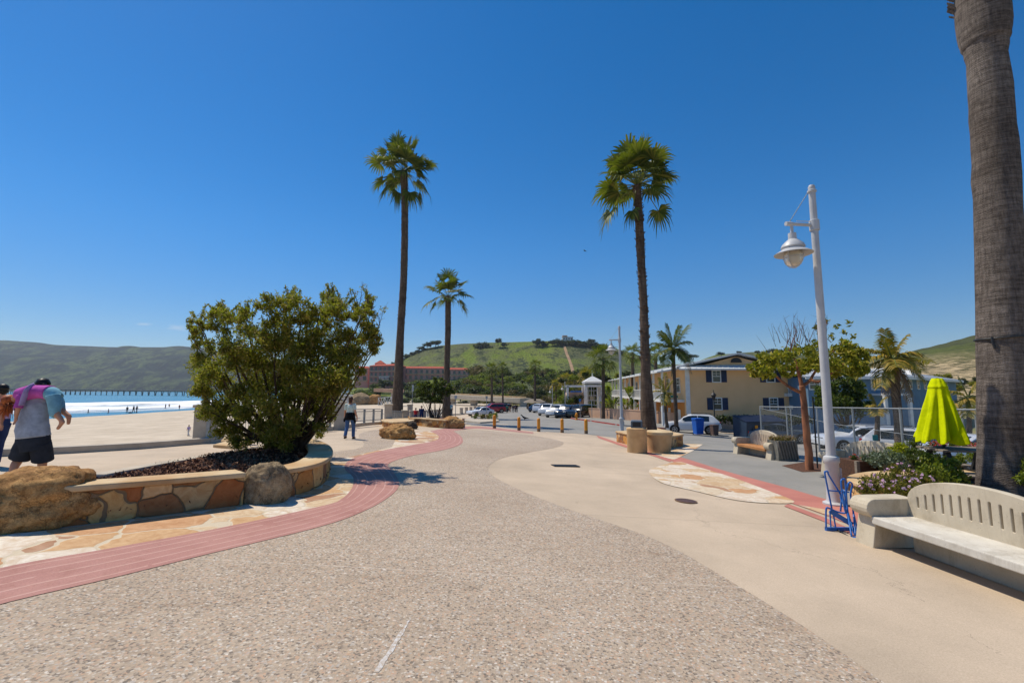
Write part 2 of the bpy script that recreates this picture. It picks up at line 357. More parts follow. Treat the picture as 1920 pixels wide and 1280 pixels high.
M['flowerr'] = leafm('red_petal', [(190, 40, 40), (220, 70, 70), (236, 210, 210)], .2)
M['bark'] = pm('shrub_bark', (96, 76, 58), (62, 48, 38), 8, .9, .6, 30, stretch=(1, 1, .3))
M['redbark'] = pm('peeling_red_bark', (172, 112, 76), (96, 62, 48), 3.5, .75, .5, 14, stretch=(1, 1, .35))
M['twig'] = pm('bare_twig', (120, 96, 88), (92, 72, 66), 8, .9)
# ------------------------------------------------------------------ mesh helpers
def link(o, parent=None):
    COL.objects.link(o)
    if parent: o.parent = parent
    return o
class MB:
    def __init__(s): s.v = []; s.f = []; s.uv = {}
    def add(s, vs, fs):
        b = len(s.v); s.v += [tuple(v) for v in vs]; s.f += [tuple(i + b for i in f) for f in fs]; return b
    def box(s, c, d, rz=0, M4=None):
        x, y, z = d[0] / 2, d[1] / 2, d[2] / 2
        vs = [Vector((i * x, j * y, k * z)) for k in (-1, 1) for j in (-1, 1) for i in (-1, 1)]
        if rz: vs = [Matrix.Rotation(rz, 3, 'Z') @ v for v in vs]
        if M4: vs = [M4 @ v for v in vs]
        c = Vector(c); s.add([v + c for v in vs], [(0, 2, 3, 1), (4, 5, 7, 6), (0, 1, 5, 4), (2, 6, 7, 3), (0, 4, 6, 2), (1, 3, 7, 5)]); return s
    def bar(s, a, b, w, h=None, up=(0, 0, 1)):
        a, b = Vector(a), Vector(b); h = h or w; d = (b - a).normalized(); u = Vector(up)
        if abs(d.dot(u)) > .98: u = Vector((1, 0, 0))
        r = d.cross(u).normalized(); u = r.cross(d)
        vs = [p + r * (i * w / 2) + u * (j * h / 2) for p in (a, b) for i, j in ((-1, -1), (1, -1), (1, 1), (-1, 1))]
        s.add(vs, [(0, 1, 2, 3), (7, 6, 5, 4), (0, 4, 5, 1), (1, 5, 6, 2), (2, 6, 7, 3), (3, 7, 4, 0)]); return s
    def tube(s, pts, rad, n=8, cap=True):
        pts = [Vector(p) for p in pts]; k = len(pts)
        rs = rad if isinstance(rad, (list, tuple)) else [rad] * k
        base = len(s.v); up = None
        for i, p in enumerate(pts):
            d = (pts[min(i + 1, k - 1)] - pts[max(i - 1, 0)])
            d = d.normalized() if d.length > 1e-9 else Vector((0, 0, 1))
            if up is None:
                up = Vector((1, 0, 0)) if abs(d.z) > .8 else Vector((0, 0, 1))
            r = d.cross(up); r = r.normalized() if r.length > 1e-6 else d.orthogonal().normalized()
            up = r.cross(d).normalized()
            for j in range(n):
                a = 2 * math.pi * j / n; s.v.append(tuple(p + (r * math.cos(a) + up * math.sin(a)) * rs[i]))
        for i in range(k - 1):
            for j in range(n):
                s.f.append((base + i * n + j, base + i * n + (j + 1) % n, base + (i + 1) * n + (j + 1) % n, base + (i + 1) * n + j))
        if cap:
            s.f.append(tuple(base + j for j in reversed(range(n)))); s.f.append(tuple(base + (k - 1) * n + j for j in range(n)))
        return s
    def lathe(s, prof, c=(0, 0, 0), n=20, M3=None):
        base = len(s.v); c = Vector(c)
        for r, z in prof:
            for j in range(n):
                a = 2 * math.pi * j / n; v = Vector((r * math.cos(a), r * math.sin(a), z))
                if M3: v = M3 @ v
                s.v.append(tuple(v + c))
        for i in range(len(prof) - 1):
            for j in range(n):
                s.f.append((base + i * n + j, base + i * n + (j + 1) % n, base + (i + 1) * n + (j + 1) % n, base + (i + 1) * n + j))
        s.f.append(tuple(base + j for j in reversed(range(n)))); s.f.append(tuple(base + (len(prof) - 1) * n + j for j in range(n)))
        return s
    def prism(s, poly, z0, z1):
        """poly: list of (x,y); z0,z1 numbers or functions"""
        poly = [Vector((p[0], p[1])) for p in poly]
        area = sum(poly[i - 1].x * poly[i].y - poly[i].x * poly[i - 1].y for i in range(len(poly)))
        if area < 0: poly = poly[::-1]
        zz0 = z0 if callable(z0) else (lambda x, y: z0); zz1 = z1 if callable(z1) else (lambda x, y: z1)
        k = len(poly)
        vs = [(p.x, p.y, zz0(p.x, p.y)) for p in poly] + [(p.x, p.y, zz1(p.x, p.y)) for p in poly]
        tri = tessellate_polygon([[Vector((p.x, p.y, 0)) for p in poly]])
        fs = []
        for t in tri:
            a, b, c = (poly[i] for i in t)
            if (b - a).cross(c - a) < 0: t = t[::-1]
            fs.append(tuple(i + k for i in t)); fs.append(tuple(reversed(t)))
        fs += [(i, (i + 1) % k, (i + 1) % k + k, i + k) for i in range(k)]
        s.add(vs, fs); return s
    def quad(s, a, b, c, d): s.add([a, b, c, d], [(0, 1, 2, 3)]); return s
    def build(s, name, mat, parent=None, origin=None, smooth=False, bevel=0, sub=0, seg=2):
        me = bpy.data.meshes.new(name)
        vs = s.v
        if origin is not None: o_ = Vector(origin); vs = [tuple(Vector(v) - o_) for v in vs]
        me.from_pydata(vs, [], s.f); me.update()
        me.materials.append(mat)
        if smooth: me.shade_smooth()
        o = bpy.data.objects.new(name, me); link(o, parent)
        if bevel:
            md = o.modifiers.new('bevel', 'BEVEL'); md.width = bevel; md.segments = seg; md.limit_method = 'ANGLE'; md.angle_limit = R(35)
        if sub:
            md = o.modifiers.new('sub', 'SUBSURF'); md.levels = sub; md.render_levels = sub
        if smooth == 'auto' : me.set_sharp_from_angle(angle=R(40))
        return o
def tag(o, label=None, cat=None, group=None, kind=None):
    if label: o['label'] = label
    if cat: o['category'] = cat
    if group: o['group'] = group
    if kind: o['kind'] = kind
    return o
def thing(name, label, cat, loc=(0, 0, 0), rz=0, group=None):
    o = bpy.data.objects.new(name, None); o.empty_display_size = .2; COL.objects.link(o)
    o.location = loc; o.rotation_euler = (0, 0, rz); return tag(o, label, cat, group)
def dup(root, loc, rz=0, label=None, group=None, scale=None, recolor=None):
    r = root.copy(); COL.objects.link(r); r.location = loc; r.rotation_euler = (0, 0, rz)
    if scale: r.scale = (scale,) * 3 if isinstance(scale, (int, float)) else scale
    if label: r['label'] = label
    if group: r['group'] = group
    def kids(src, dst):
        for ch in src.children:
            c = ch.copy(); COL.objects.link(c); c.parent = dst
            if recolor and ch.name.split('.')[0] in recolor:
                c.material_slots[0].link = 'OBJECT'; c.material_slots[0].material = recolor[ch.name.split('.')[0]]
            kids(ch, c)
    kids(root, r); return r
def np_mesh(name, V, F4, mat, parent=None, smooth=False):
    """V (n,3), F4 (m,4)"""
    me = bpy.data.meshes.new(name); n, m = len(V), len(F4)
    me.vertices.add(n); me.vertices.foreach_set('co', np.asarray(V, np.float32).ravel())
    me.loops.add(m * 4); me.loops.foreach_set('vertex_index', np.asarray(F4, np.int32).ravel())
    me.polygons.add(m); me.polygons.foreach_set('loop_start', np.arange(0, m * 4, 4, dtype=np.int32))
    me.update(calc_edges=True); me.validate(); me.materials.append(mat)
    if smooth: me.shade_smooth()
    o = bpy.data.objects.new(name, me); link(o, parent); return o
def leaf_arrays(C, L, Wd, upbias=0.0, droop=0.0):
    n = len(C); d = RNG.normal(size=(n, 3)); d[:, 2] += upbias; d /= np.linalg.norm(d, axis=1)[:, None]
    e = RNG.normal(size=(n, 3)); b = np.cross(d, e); b /= np.linalg.norm(b, axis=1)[:, None]
    L = np.broadcast_to(L, n) * RNG.uniform(.7, 1.3, n); Wd = np.broadcast_to(Wd, n) * RNG.uniform(.7, 1.3, n)
    nn = np.cross(d, b) * (L * .12)[:, None]
    V = np.stack([C - d * (L / 2)[:, None], C + b * (Wd / 2)[:, None] + nn, C + d * (L / 2)[:, None], C - b * (Wd / 2)[:, None] + nn], 1).reshape(-1, 3)
    return V, np.arange(n * 4).reshape(n, 4)
def leaves(name, C, L, Wd, mat, parent=None, upbias=0.0, origin=None):
    C = np.asarray(C, float)
    if origin is not None: C = C - np.array(origin)
    V, F = leaf_arrays(C, L, Wd, upbias); return np_mesh(name, V, F, mat, parent)
def blob_points(c, r, n, shell=.45, flat=1.0):
    d = RNG.normal(size=(n, 3)); d /= np.linalg.norm(d, axis=1)[:, None]
    rr = r * (shell + (1 - shell) * RNG.random(n)) ** .8
    d[:, 2] *= flat
    p = d * rr[:, None]
    return p + np.asarray(c)
CUTY = [y for y in range(-30, 40)] + list(range(40, 120, 4)) + list(range(120, 1000, 40))
CUTX = [-600, -400, -250, -150, -100, -80] + list(range(-60, 61, 2)) + [80, 100, 150, 200, 300, 400, 600, 800] + [17.5]
def sheet(name, poly, off, mat, zf=None, kind='structure', cuts=True):
    zf = zf or g
    pts = [Vector((p[0], p[1], 0)) for p in poly]
    tri = tessellate_polygon([pts])
    bm = bmesh.new(); vs = [bm.verts.new(p) for p in pts]
    for t in tri:
        a, b, c = (pts[i] for i in t)
        if (b - a).cross(c - a).length < 1e-9: continue
        if (b - a).cross(c - a).z < 0: t = t[::-1]
        try: bm.faces.new([vs[i] for i in t])
        except ValueError: pass
    xs = [p.x for p in pts]; ys = [p.y for p in pts]
    if cuts:
        for y in CUTY:
            if min(ys) < y < max(ys): bmesh.ops.bisect_plane(bm, geom=bm.verts[:] + bm.edges[:] + bm.faces[:], plane_co=(0, y, 0), plane_no=(0, 1, 0))
        for x in CUTX:
            if min(xs) < x < max(xs): bmesh.ops.bisect_plane(bm, geom=bm.verts[:] + bm.edges[:] + bm.faces[:], plane_co=(x, 0, 0), plane_no=(1, 0, 0))
    bmesh.ops.remove_doubles(bm, verts=bm.verts, dist=1e-5)
    for v in bm.verts: v.co.z = zf(v.co.x, v.co.y) + off
    me = bpy.data.meshes.new(name); bm.to_mesh(me); bm.free(); me.materials.append(mat)
    o = bpy.data.objects.new(name, me); link(o)
    if kind: o['kind'] = kind
    return o
def PX(pts, n=0, closed=False):
    pts = [tuple(p) + (0,) if len(p) == 2 else p for p in pts]
    if n: pts = cr(pts, n, closed)
    out = [P(p[0], p[1]) for p in pts]; return out
def ribbon(name, a, b, off, mat, nv=6, vmax=5.0, n=140):
    def res(poly):
        poly = [Vector((p[0], p[1])) for p in poly]; d = [0]
        for i in range(1, len(poly)): d.append(d[-1] + (poly[i] - poly[i - 1]).length)
        out = []; j = 0
        for k in range(n + 1):
            t = d[-1] * k / n
            while j < len(d) - 2 and d[j + 1] < t: j += 1
            u = (t - d[j]) / max(1e-9, d[j + 1] - d[j]); out.append(poly[j].lerp(poly[j + 1], min(max(u, 0), 1)))
        return out
    A, B = res(a), res(b); vs = []; fs = []; uv = []
    for i in range(n + 1):
        for j in range(nv + 1):
            p = A[i].lerp(B[i], j / nv); vs.append((p.x, p.y, g(p.x, p.y) + off)); uv.append((i * .1, vmax * j / nv))
    for i in range(n):
        for j in range(nv):
            q = i * (nv + 1) + j; fs.append((q, q + 1, q + nv + 2, q + nv + 1))
    me = bpy.data.meshes.new(name); me.from_pydata(vs, [], fs); me.update(); me.materials.append(mat)
    ul = me.uv_layers.new(name='UVMap')
    for lp in me.loops: ul.data[lp.index].uv = uv[lp.vertex_index]
    me.validate()
    if me.polygons and me.polygons[len(me.polygons) // 2].normal.z < 0: me.flip_normals()
    o = bpy.data.objects.new(name, me); link(o); o['kind'] = 'structure'; return o
def plate(outline, holes, thick, bevel=0.0):
    """flat panel in its x-z plane with holes, thickness along y -> mesh"""
    cu = bpy.data.curves.new('plate', 'CURVE'); cu.dimensions = '2D'; cu.fill_mode = 'BOTH'; cu.extrude = thick / 2 - bevel; cu.bevel_depth = bevel; cu.bevel_resolution = 1
    for loop in [outline] + holes:
        sp = cu.splines.new('POLY'); sp.points.add(len(loop) - 1); sp.use_cyclic_u = True
        for q, p in zip(sp.points, loop): q.co = (p[0], p[1], 0, 1)
    o = bpy.data.objects.new('plate', cu); COL.objects.link(o)
    dg = bpy.context.evaluated_depsgraph_get(); me = bpy.data.meshes.new_from_object(o.evaluated_get(dg))
    bpy.data.objects.remove(o); bpy.data.curves.remove(cu)
    me.transform(Matrix(((1, 0, 0, 0), (0, 0, -1, 0), (0, 1, 0, 0), (0, 0, 0, 1)))); return me
def mobj(name, me, mat, parent=None, smooth=False):
    me.name = name; me.materials.clear(); me.materials.append(mat)
    if smooth: me.shade_smooth()
    return link(bpy.data.objects.new(name, me), parent)
def rock(name, size, mat, parent=None, seed=0, rough=.22, sub=4, flatbase=True):
    bm = bmesh.new(); bmesh.ops.create_icosphere(bm, subdivisions=sub, radius=1)
    s = Vector((seed * 3.7, seed * 1.3, seed * 7.1))
    for v in bm.verts:
        d = v.co.normalized(); k = 1 + rough * (noise.noise(d * 1.1 + s) * 1.0 + .5 * noise.noise(d * 2.4 + s) + .30 * noise.noise(d * 5 + s) + .16 * noise.noise(d * 12 + s) + .08 * noise.noise(d * 26 + s))
        rg = abs(noise.noise(d * 1.7 + s * 2)); k -= rough * .35 * max(0, .12 - rg) / .12
        v.co = Vector((d.x * size[0] * k, d.y * size[1] * k, d.z * size[2] * k))
        if flatbase and v.co.z < -size[2] * .45: v.co.z = -size[2] * .45 + (v.co.z + size[2] * .45) * .15
    me = bpy.data.meshes.new(name); bm.to_mesh(me); bm.free(); me.shade_smooth(); me.materials.append(mat)
    return link(bpy.data.objects.new(name, me), parent)
# ================================================================== SETTING: ground, beach, sea, hills
WALL = [(-14.5, 3), (-13.4, 7)] + [(P(*p).x, P(*p).y) for p in ((0, 856), (130, 850), (262, 842), (395, 831))]
RAILPX = [(395, 831), (632, 806), (745, 793), (800, 786), (850, 778)]
RAIL = [(P(*p).x, P(*p).y) for p in RAILPX]
EDGE = WALL + RAIL[1:] + [(RAIL[-1][0] + 1.0, 75), (-6, 100), (-3, 130), (-10, 180), (-40, 240), (-100, 330)]
def beachz(x, y):
    d = max(0.0, -8 - x - max(0, (y - 160) * .4)); return CZ - (4.9 + 1.15 * min(1.6, d / 96) + .05 * noise.noise((x * .15, y * .15, 0)))
ground_poly = [(-14.5, -30)] + EDGE + [(-100, 420), (-60, 900), (700, 900), (700, -30)]
sheet('ground', ground_poly, -.012, M['dirt'])
sheet('beach', [(-14, -30)] + [(x + .15, y) for x, y in EDGE] + [(-100, 330), (-130, 480), (-160, 480), (-150, 360), (-120, 200), (-125, 130), (-150, 90), (-260, -30)], 0, M['sand'], beachz)
paving = [(-14.4, -20)] + [(x, y) for x, y in EDGE[:-4]] + [(6, 100), (30, 60), (30, -20)]
sheet('concrete_paving', paving, 0, M['conc'])
# grey street with its far car park
street_px = [(858, 787), (884, 797), (930, 800), (1000, 808), (1054, 811), (1100, 814), (1150, 820), (1200, 836), (1282, 864), (1370, 889), (1470, 915), (1555, 939), (1650, 965)]
st = [tuple(P(*p))[:2] for p in street_px] + [(9.5, 5.6), (30, 4), (40, 30)] + [tuple(P(*p))[:2] for p in ((1600, 806), (1440, 816), (1300, 807), (1160, 793), (1108, 789), (1070, 783), (1040, 770), (1002, 762), (960, 762), (940, 771), (900, 783))]
sheet('street', st, .004, M['street'])
# exposed aggregate plaza
outer = cr([(-160, 1185, 0), (0, 1134, 0), (200, 1087, 0), (400, 1037, 0), (600, 988, 0), (690, 955, 0), (738, 925, 0), (748, 905, 0), (738, 885, 0), (728, 870, 0), (770, 855, 0), (830, 844, 0), (864, 833, 0), (866, 820, 0), (850, 808, 0)], 6)
tip = cr([(850, 806, 0), (905, 806, 0), (960, 812, 0), (1010, 818, 0), (1045, 825, 0), (1057, 831, 0), (1040, 839, 0), (990, 848, 0), (940, 859, 0), (917, 873, 0), (920, 888, 0), (945, 904, 0), (1000, 929, 0), (1060, 952, 0), (1130, 976, 0), (1250, 1021, 0), (1400, 1108, 0), (1530, 1190, 0), (1660, 1282, 0), (1760, 1360, 0)], 6)
agg = [P(p.x, p.y)[:2] for p in outer] + [P(p.x, p.y)[:2] for p in tip] + [(2.4, 1.0), (3.2, -12), (-13, -12), (-9, 1.0)]
sheet('plaza', agg, .005, M['agg'])
# rose coloured band with score lines, sweeping along the planters
inner = cr([(-160, 1112, 0), (0, 1066, 0), (200, 1030, 0), (400, 993, 0), (600, 950, 0), (640, 936, 0), (660, 915, 0), (662, 895, 0), (646, 878, 0), (660, 860, 0), (720, 844, 0), (780, 833, 0), (816, 826, 0), (822, 817, 0), (806, 808, 0)], 6)
ribbon('rose_band', [P(p.x, p.y) for p in inner], [P(p.x, p.y) for p in outer], .010, M['rose'])
ia = cr([(806, 808, 0), (850, 801, 0), (900, 799, 0), (950, 804, 0), (1000, 810, 0)], 5); ib = cr([(850, 808, 0), (880, 804, 0), (910, 804, 0), (950, 808, 0), (1000, 813, 0)], 5)
ribbon('rose_band', [P(p.x, p.y) for p in ia], [P(p.x, p.y) for p in ib], .0085, M['rose'], n=40)
ua = cr([(1262, 853, 0), (1290, 861, 0), (1370, 886, 0), (1470, 913, 0), (1555, 938, 0), (1640, 962, 0)], 5); ub = cr([(1255, 862, 0), (1300, 882, 0), (1400, 913, 0), (1480, 942, 0), (1540, 963, 0), (1640, 1003, 0)], 5)
ribbon('rose_band', [P(p.x, p.y) for p in ua], [P(p.x, p.y) for p in ub], .0095, M['rose2'], n=50)
ta = [(1118, 816), (1160, 830), (1232, 852), (1262, 862)]; tb = [(1122, 821), (1162, 835), (1228, 856), (1256, 866)]
ribbon('rose_band', [P(*p) for p in ta], [P(*p) for p in tb], .009, M['rose2'], n=30)
tc_ = [(1478, 945), (1550, 972), (1612, 1000)]; td = [(1470, 949), (1545, 978), (1605, 1007)]
ribbon('rose_band', [P(*p) for p in tc_], [P(*p) for p in td], .0105, M['rose2'], n=30)
# flagstones
fl = [(-160, 1040), (-160, 1112)] + [(p.x, p.y) for p in inner[6:]] + [(760, 812), (742, 822), (735, 838), (650, 858), (610, 868), (615, 898), (595, 914), (525, 936), (450, 948), (380, 958), (250, 974), (115, 992), (0, 1004)]
sheet('flagstone_paving', [P(*p)[:2] for p in fl], .0075, M['flag'])
ln = cr([(1217, 885, 0), (1230, 876, 0), (1270, 866, 0), (1300, 873, 0), (1370, 894, 0), (1440, 920, 0), (1490, 941, 0), (1450, 944, 0), (1380, 938, 0), (1300, 920, 0), (1240, 905, 0)], 4, True)
sheet('flagstone_paving', [P(p.x, p.y)[:2] for p in ln], .0125, M['flag'])
sheet('flagstone_paving', [P(*p)[:2] for p in ((1228, 852), (1262, 862), (1300, 845), (1318, 833), (1280, 832), (1240, 845))], .0125, M['flag'])
sheet('flagstone_paving', [P(*p)[:2] for p in ((1496, 947), (1560, 958), (1600, 975), (1550, 966))], .0135, M['flag'])
# grey-brown patch of aggregate on the left path
pt = cr([(626, 870, 0), (560, 866, 0), (600, 851, 0), (680, 838, 0), (672, 816, 0), (700, 806, 0), (740, 803, 0), (772, 806, 0), (740, 826, 0), (735, 840, 0), (670, 855, 0)], 4, True)
sheet('path_aggregate', [P(p.x, p.y)[:2] for p in pt], .004, M['agg'])
# planting pit round the red barked tree
sheet('tree_pit', [P(*p)[:2] for p in ((1466, 873), (1510, 866), (1552, 872), (1542, 884), (1504, 885))], .012, M['mulch'])
# raised pavement along the street with painted kerb
pav_px = [(1070, 785), (1108, 790), (1160, 798), (1235, 804), (1276, 806.5), (1300, 805.5), (1385, 811.5), (1470, 818)]
back_px = [(1470, 815), (1385, 808), (1255, 797), (1160, 786), (1108, 781), (1078, 777)]
pv = [P(*p)[:2] for p in pav_px + back_px]
def pavement():
    m = MB(); front = [P(*p) for p in pav_px]; back = [P(*p) for p in back_px[::-1]]
    n = 40
    def at(L, t):
        x = t * (len(L) - 1); i = min(int(x), len(L) - 2); return L[i].lerp(L[i + 1], x - i)
    rows = []
    for i in range(n + 1):
        a, b = at(front, i / n), at(back, i / n); row = [Vector((a.x, a.y, g(a.x, a.y) - .02))]
        for j in range(4):
            p = a.lerp(b, j / 3); row.append(Vector((p.x, p.y, g(p.x, p.y) + .13)))
        rows.append(row)
    vs = [v for r in rows for v in r]
    fs = [(i * 5 + j, (i + 1) * 5 + j, (i + 1) * 5 + j + 1, i * 5 + j + 1) for i in range(n) for j in range(4)]
    m.add(vs, fs); o = m.build('pavement', M['street']); o['kind'] = 'structure'
    k = MB()
    for lo_, hi_ in ((0, .29), (.42, .58)):
        vs = []; fs = []; nn = 14
        for i in range(nn + 1):
            t = lo_ + (hi_ - lo_) * i / nn; a, b = at(front, t), at(back, t); d = (b - a).normalized()
            e = a - d * .012
            vs += [Vector((e.x, e.y, g(a.x, a.y) - .02)), Vector((e.x, e.y, g(a.x, a.y) + .138)), Vector((a.x + d.x * .2, a.y + d.y * .2, g(a.x, a.y) + .138))]
        fs = [(i * 3 + j, (i + 1) * 3 + j, (i + 1) * 3 + j + 1, i * 3 + j + 1) for i in range(nn) for j in range(2)]
        k.add(vs, fs)
    o = k.build('painted_kerb', M['redpaint']); o['kind'] = 'structure'
pavement()
# small island kerb with yellow paint where the hydrant stands
sheet('painted_line', [P(*p)[:2] for p in ((1018, 786.5), (1028, 786.5), (1050, 788.5), (1038, 788.7))], .013, M['street'])
# water
def waterm():
    n = NT('sea_water'); c = n.ramp(n.noise(.02, 5, .6, n.co(scale=(1, .35, 1))), [(.35, (60, 124, 152)), (.65, (84, 148, 170))])
    n.bump(n.noise(.35, 7, .65, n.co(scale=(1, .5, 1))), .5, .6); return n.fin(c, .25, .35)
M['water'] = waterm()
SEA = CZ - 5.95
sheet('sea', [(-30, 480), (-60, 3600), (-4200, 3600), (-4200, -400), (-100, -400), (-85, 0), (-85, 330)], 0, M['water'], lambda x, y: SEA, cuts=False)
def foamm(name, thr, soft):
    n = NT(name); f = n.noise(.16, 9, .68, n.co(scale=(1, .35, 1)), dist=.6)
    uv = n.n('UVMap'); sx = n.n('SeparateXYZ'); n.l(uv.outputs[0], sx.inputs[0])
    e = n.math('MULTIPLY', sx.outputs[1], n.math('SUBTRACT', 1, sx.outputs[1]))
    a = n.n('MapRange'); a.inputs[1].default_value = thr; a.inputs[2].default_value = thr + soft
    n.l(n.math('ADD', f, n.math('MULTIPLY', e, 1.2)), a.inputs[0])
    tp = n.n('BsdfTransparent'); ms = n.n('MixShader'); n.fin((236, 238, 240), .8, .2)
    n.l(a.outputs[0], ms.inputs[0]); n.l(tp.outputs[0], ms.inputs[1]); n.l(n.b.outputs[0], ms.inputs[2]); n.l(ms.outputs[0], n.out.inputs['Surface'])
    return n.m
M['foam'] = foamm('breaking_foam', .42, .22); M['foam2'] = foamm('thin_foam', .5, .3)
def foam(name, far, near, mat, hgt, off):
    zs = lambda x, y: SEA
    A = [P(*p, zf=zs) for p in far]; B = [P(*p, zf=zs) for p in near]; n = 60; nv = 8; vs = []; fs = []; uv = []
    def at(L, t):
        x = t * (len(L) - 1); i = min(int(x), len(L) - 2); return L[i].lerp(L[i + 1], x - i)
    for i in range(n + 1):
        for j in range(nv + 1):
            p = at(A, i / n).lerp(at(B, i / n), j / nv)
            h = math.sin(math.pi * j / nv) * hgt * (.6 + .7 * noise.noise((p.x * .05, p.y * .05, 3)))
            vs.append((p.x, p.y, SEA + off + max(0, h))); uv.append((i * .1, j / nv))
    for i in range(n):
        for j in range(nv): q = i * (nv + 1) + j; fs.append((q, q + 1, q + nv + 2, q + nv + 1))
    me = bpy.data.meshes.new(name); me.from_pydata(vs, [], fs); me.update(); me.materials.append(mat); me.shade_smooth()
    ul = me.uv_layers.new(name='UVMap')
    for lp in me.loops: ul.data[lp.index].uv = uv[lp.vertex_index]
    if me.polygons[0].normal.z < 0: me.flip_normals()
    o = bpy.data.objects.new(name, me); link(o); o['kind'] = 'structure'
foam('surf', [(-150, 756), (0, 755.5), (130, 755), (240, 753.5), (330, 752), (420, 750.5), (560, 747), (640, 745)], [(-150, 766), (0, 764), (130, 762), (240, 760), (330, 758), (420, 756), (560, 751), (640, 748)], M['foam'], .9, .03)
foam('surf', [(-150, 765), (0, 763), (130, 761), (240, 759), (330, 757), (420, 755), (560, 750.5), (640, 747.5)], [(-150, 784), (0, 779), (130, 775.5), (240, 772.5), (330, 768), (420, 762), (560, 754), (640, 750)], M['foam2'], .15, .06)

# hills -------------------------------------------------------------
def hillm(name, g1, g2, scrub, dark, s=.02, bumpy=.8, sand=None, ys=.35, dk=(.51, .57)):
    n = NT(name); cv = n.co(scale=(1, ys, 1)); wv = n.noise(s * 60, 5, .75, cv); big = n.noise(s, 6, .62, cv, dist=.4); mid = n.noise(s * 5, 6, .65, cv); fine = n.noise(s * 26, 5, .7, cv)
    col = n.ramp(mid, [(.35, g1), (.65, g2)])
    col = n.mix(n.ramp(n.math('ADD', n.math('MULTIPLY', big, .6), n.math('MULTIPLY', mid, .4)), [(.43, (0, 0, 0)), (.53, (255, 255, 255))]), col, scrub)
    col = n.mix(n.ramp(n.math('ADD', n.math('MULTIPLY', mid, .5), n.math('MULTIPLY', fine, .5)), [(dk[0], (0, 0, 0)), (dk[1], (255, 255, 255))]), col, dark)
    col = n.mix(.8, col, n.ramp(wv, [(.36, (150, 150, 140)), (.62, (255, 255, 255))]), 'MULTIPLY')
    if sand:
        sp = n.n('SeparateXYZ'); n.l(n.co(), sp.inputs[0])
        zz = n.math('ADD', sp.outputs[2], n.math('MULTIPLY', n.math('SUBTRACT', mid, .5), 22))
        a = n.n('MapRange'); a.inputs[1].default_value = sand[0]; a.inputs[2].default_value = sand[1]; a.inputs[3].default_value = 1; a.inputs[4].default_value = 0; n.l(zz, a.inputs[0])
        tex = n.ramp(n.noise(.75, 4, .75, n.co(scale=(1, .2, 1.4))), [(.47, (186, 164, 128)), (.53, (80, 76, 50))])
        col = n.mix(a.outputs[0], col, tex)
    n.bump(n.math('ADD', mid, n.math('MULTIPLY', fine, .6)), bumpy, 1 / s * .05)
    return n.fin(col, .95, .1)
M['hill'] = hillm('green_hillside', (112, 130, 46), (136, 142, 62), (104, 108, 74), (62, 72, 44), .011, .8)
M['hillr'] = hillm('scrubby_hillside', (88, 98, 46), (102, 106, 54), (84, 88, 54), (66, 72, 42), .02, .6, (10, 24))
M['hillfar'] = hillm('wooded_hillside', (108, 122, 66), (88, 104, 54), (54, 70, 46), (24, 38, 30), .0035, 1.6, ys=.5, dk=(.46, .53))
def interp(tab, x):
    if x <= tab[0][0]: return tab[0][1]
    for (a, b), (c, d) in zip(tab, tab[1:]):
        if x <= c:
            t = (x - a) / (c - a); t = t * t * (3 - 2 * t) * .5 + t * .5; return b + (d - b) * t
    return tab[-1][1]
class Hill:
    def __init__(s, ridge, Y0, Yr, Yb, z0, pw, rough, nscale): s.__dict__.update(locals())
    def z(s, x, y):
        px = CXP + FPX * x / (y * cT) * .995
        zr = CZ + (HOR - interp(s.ridge, px)) / FPX * s.Yr
        if y < s.Y0: return s.z0 - (s.Y0 - y) * .05
        f = (y - s.Y0) / (s.Yr - s.Y0)
        if f <= 1: k = f ** s.pw
        else:
            f2 = (y - s.Yr) / (s.Yb - s.Yr); k = 1 - f2 * f2 * .9
        nz = s.rough * (noise.noise((x * s.nscale, y * s.nscale, s.Yr)) + .5 * noise.noise((x * s.nscale * 2.3, y * s.nscale * 2.3, 5))) * min(1, 3 * f) * (1 if f < .8 else max(0.12, (1 - f) / .2))
        return s.z0 + (zr - s.z0) * k + nz
    def mesh(s, name, p0, p1, dp, ny, mat):
        vs = []; cols = int((p1 - p0) / dp) + 1
        ys = [s.Y0 - 12 + (s.Yb - s.Y0 + 12) * (j / ny) for j in range(ny + 1)]
        for j, y in enumerate(ys):
            for i in range(cols):
                x = (p0 + i * dp - CXP) / FPX * y * cT / .995; vs.append((x, y, s.z(x, y)))
        fs = [(j * cols + i, j * cols + i + 1, (j + 1) * cols + i + 1, (j + 1) * cols + i) for j in range(ny) for i in range(cols - 1)]
        m = MB(); m.add(vs, fs); o = m.build(name, mat, smooth=True); o['kind'] = 'structure'; return o
H1 = Hill([(560, 760), (640, 742), (700, 708), (725, 692), (745, 680), (770, 664), (800, 652), (830, 647), (870, 644), (920, 642), (1000, 640), (1070, 637), (1110, 642), (1150, 652), (1190, 664), (1240, 684), (1290, 682), (1350, 664), (1430, 659), (1500, 664), (1560, 672), (1700, 676), (1900, 690)], 240, 620, 1000, CZ - 5.0, 1.9, 3.0, .012)
H1.mesh('hills', 560, 1900, 5, 90, M['hill'])
H2 = Hill([(1380, 752), (1500, 720), (1560, 694), (1620, 676), (1660, 667), (1700, 661), (1740, 652), (1770, 645), (1800, 637), (1835, 628), (1900, 612), (1960, 600), (2100, 585), (2400, 590)], 110, 330, 520, CZ - 4.2, 1.0, 1.6, .03)
H2.mesh('hills', 1400, 2400, 7, 60, M['hillr'])
H3 = Hill([(-900, 690), (-500, 640), (-200, 632), (0, 637.5), (60, 642), (100, 646), (200, 650), (300, 650), (330, 647.5), (370, 651), (420, 658), (500, 672), (580, 695), (640, 716), (690, 728), (740, 733)], 1900, 2700, 3400, SEA - 1, .8, 38, .0035)
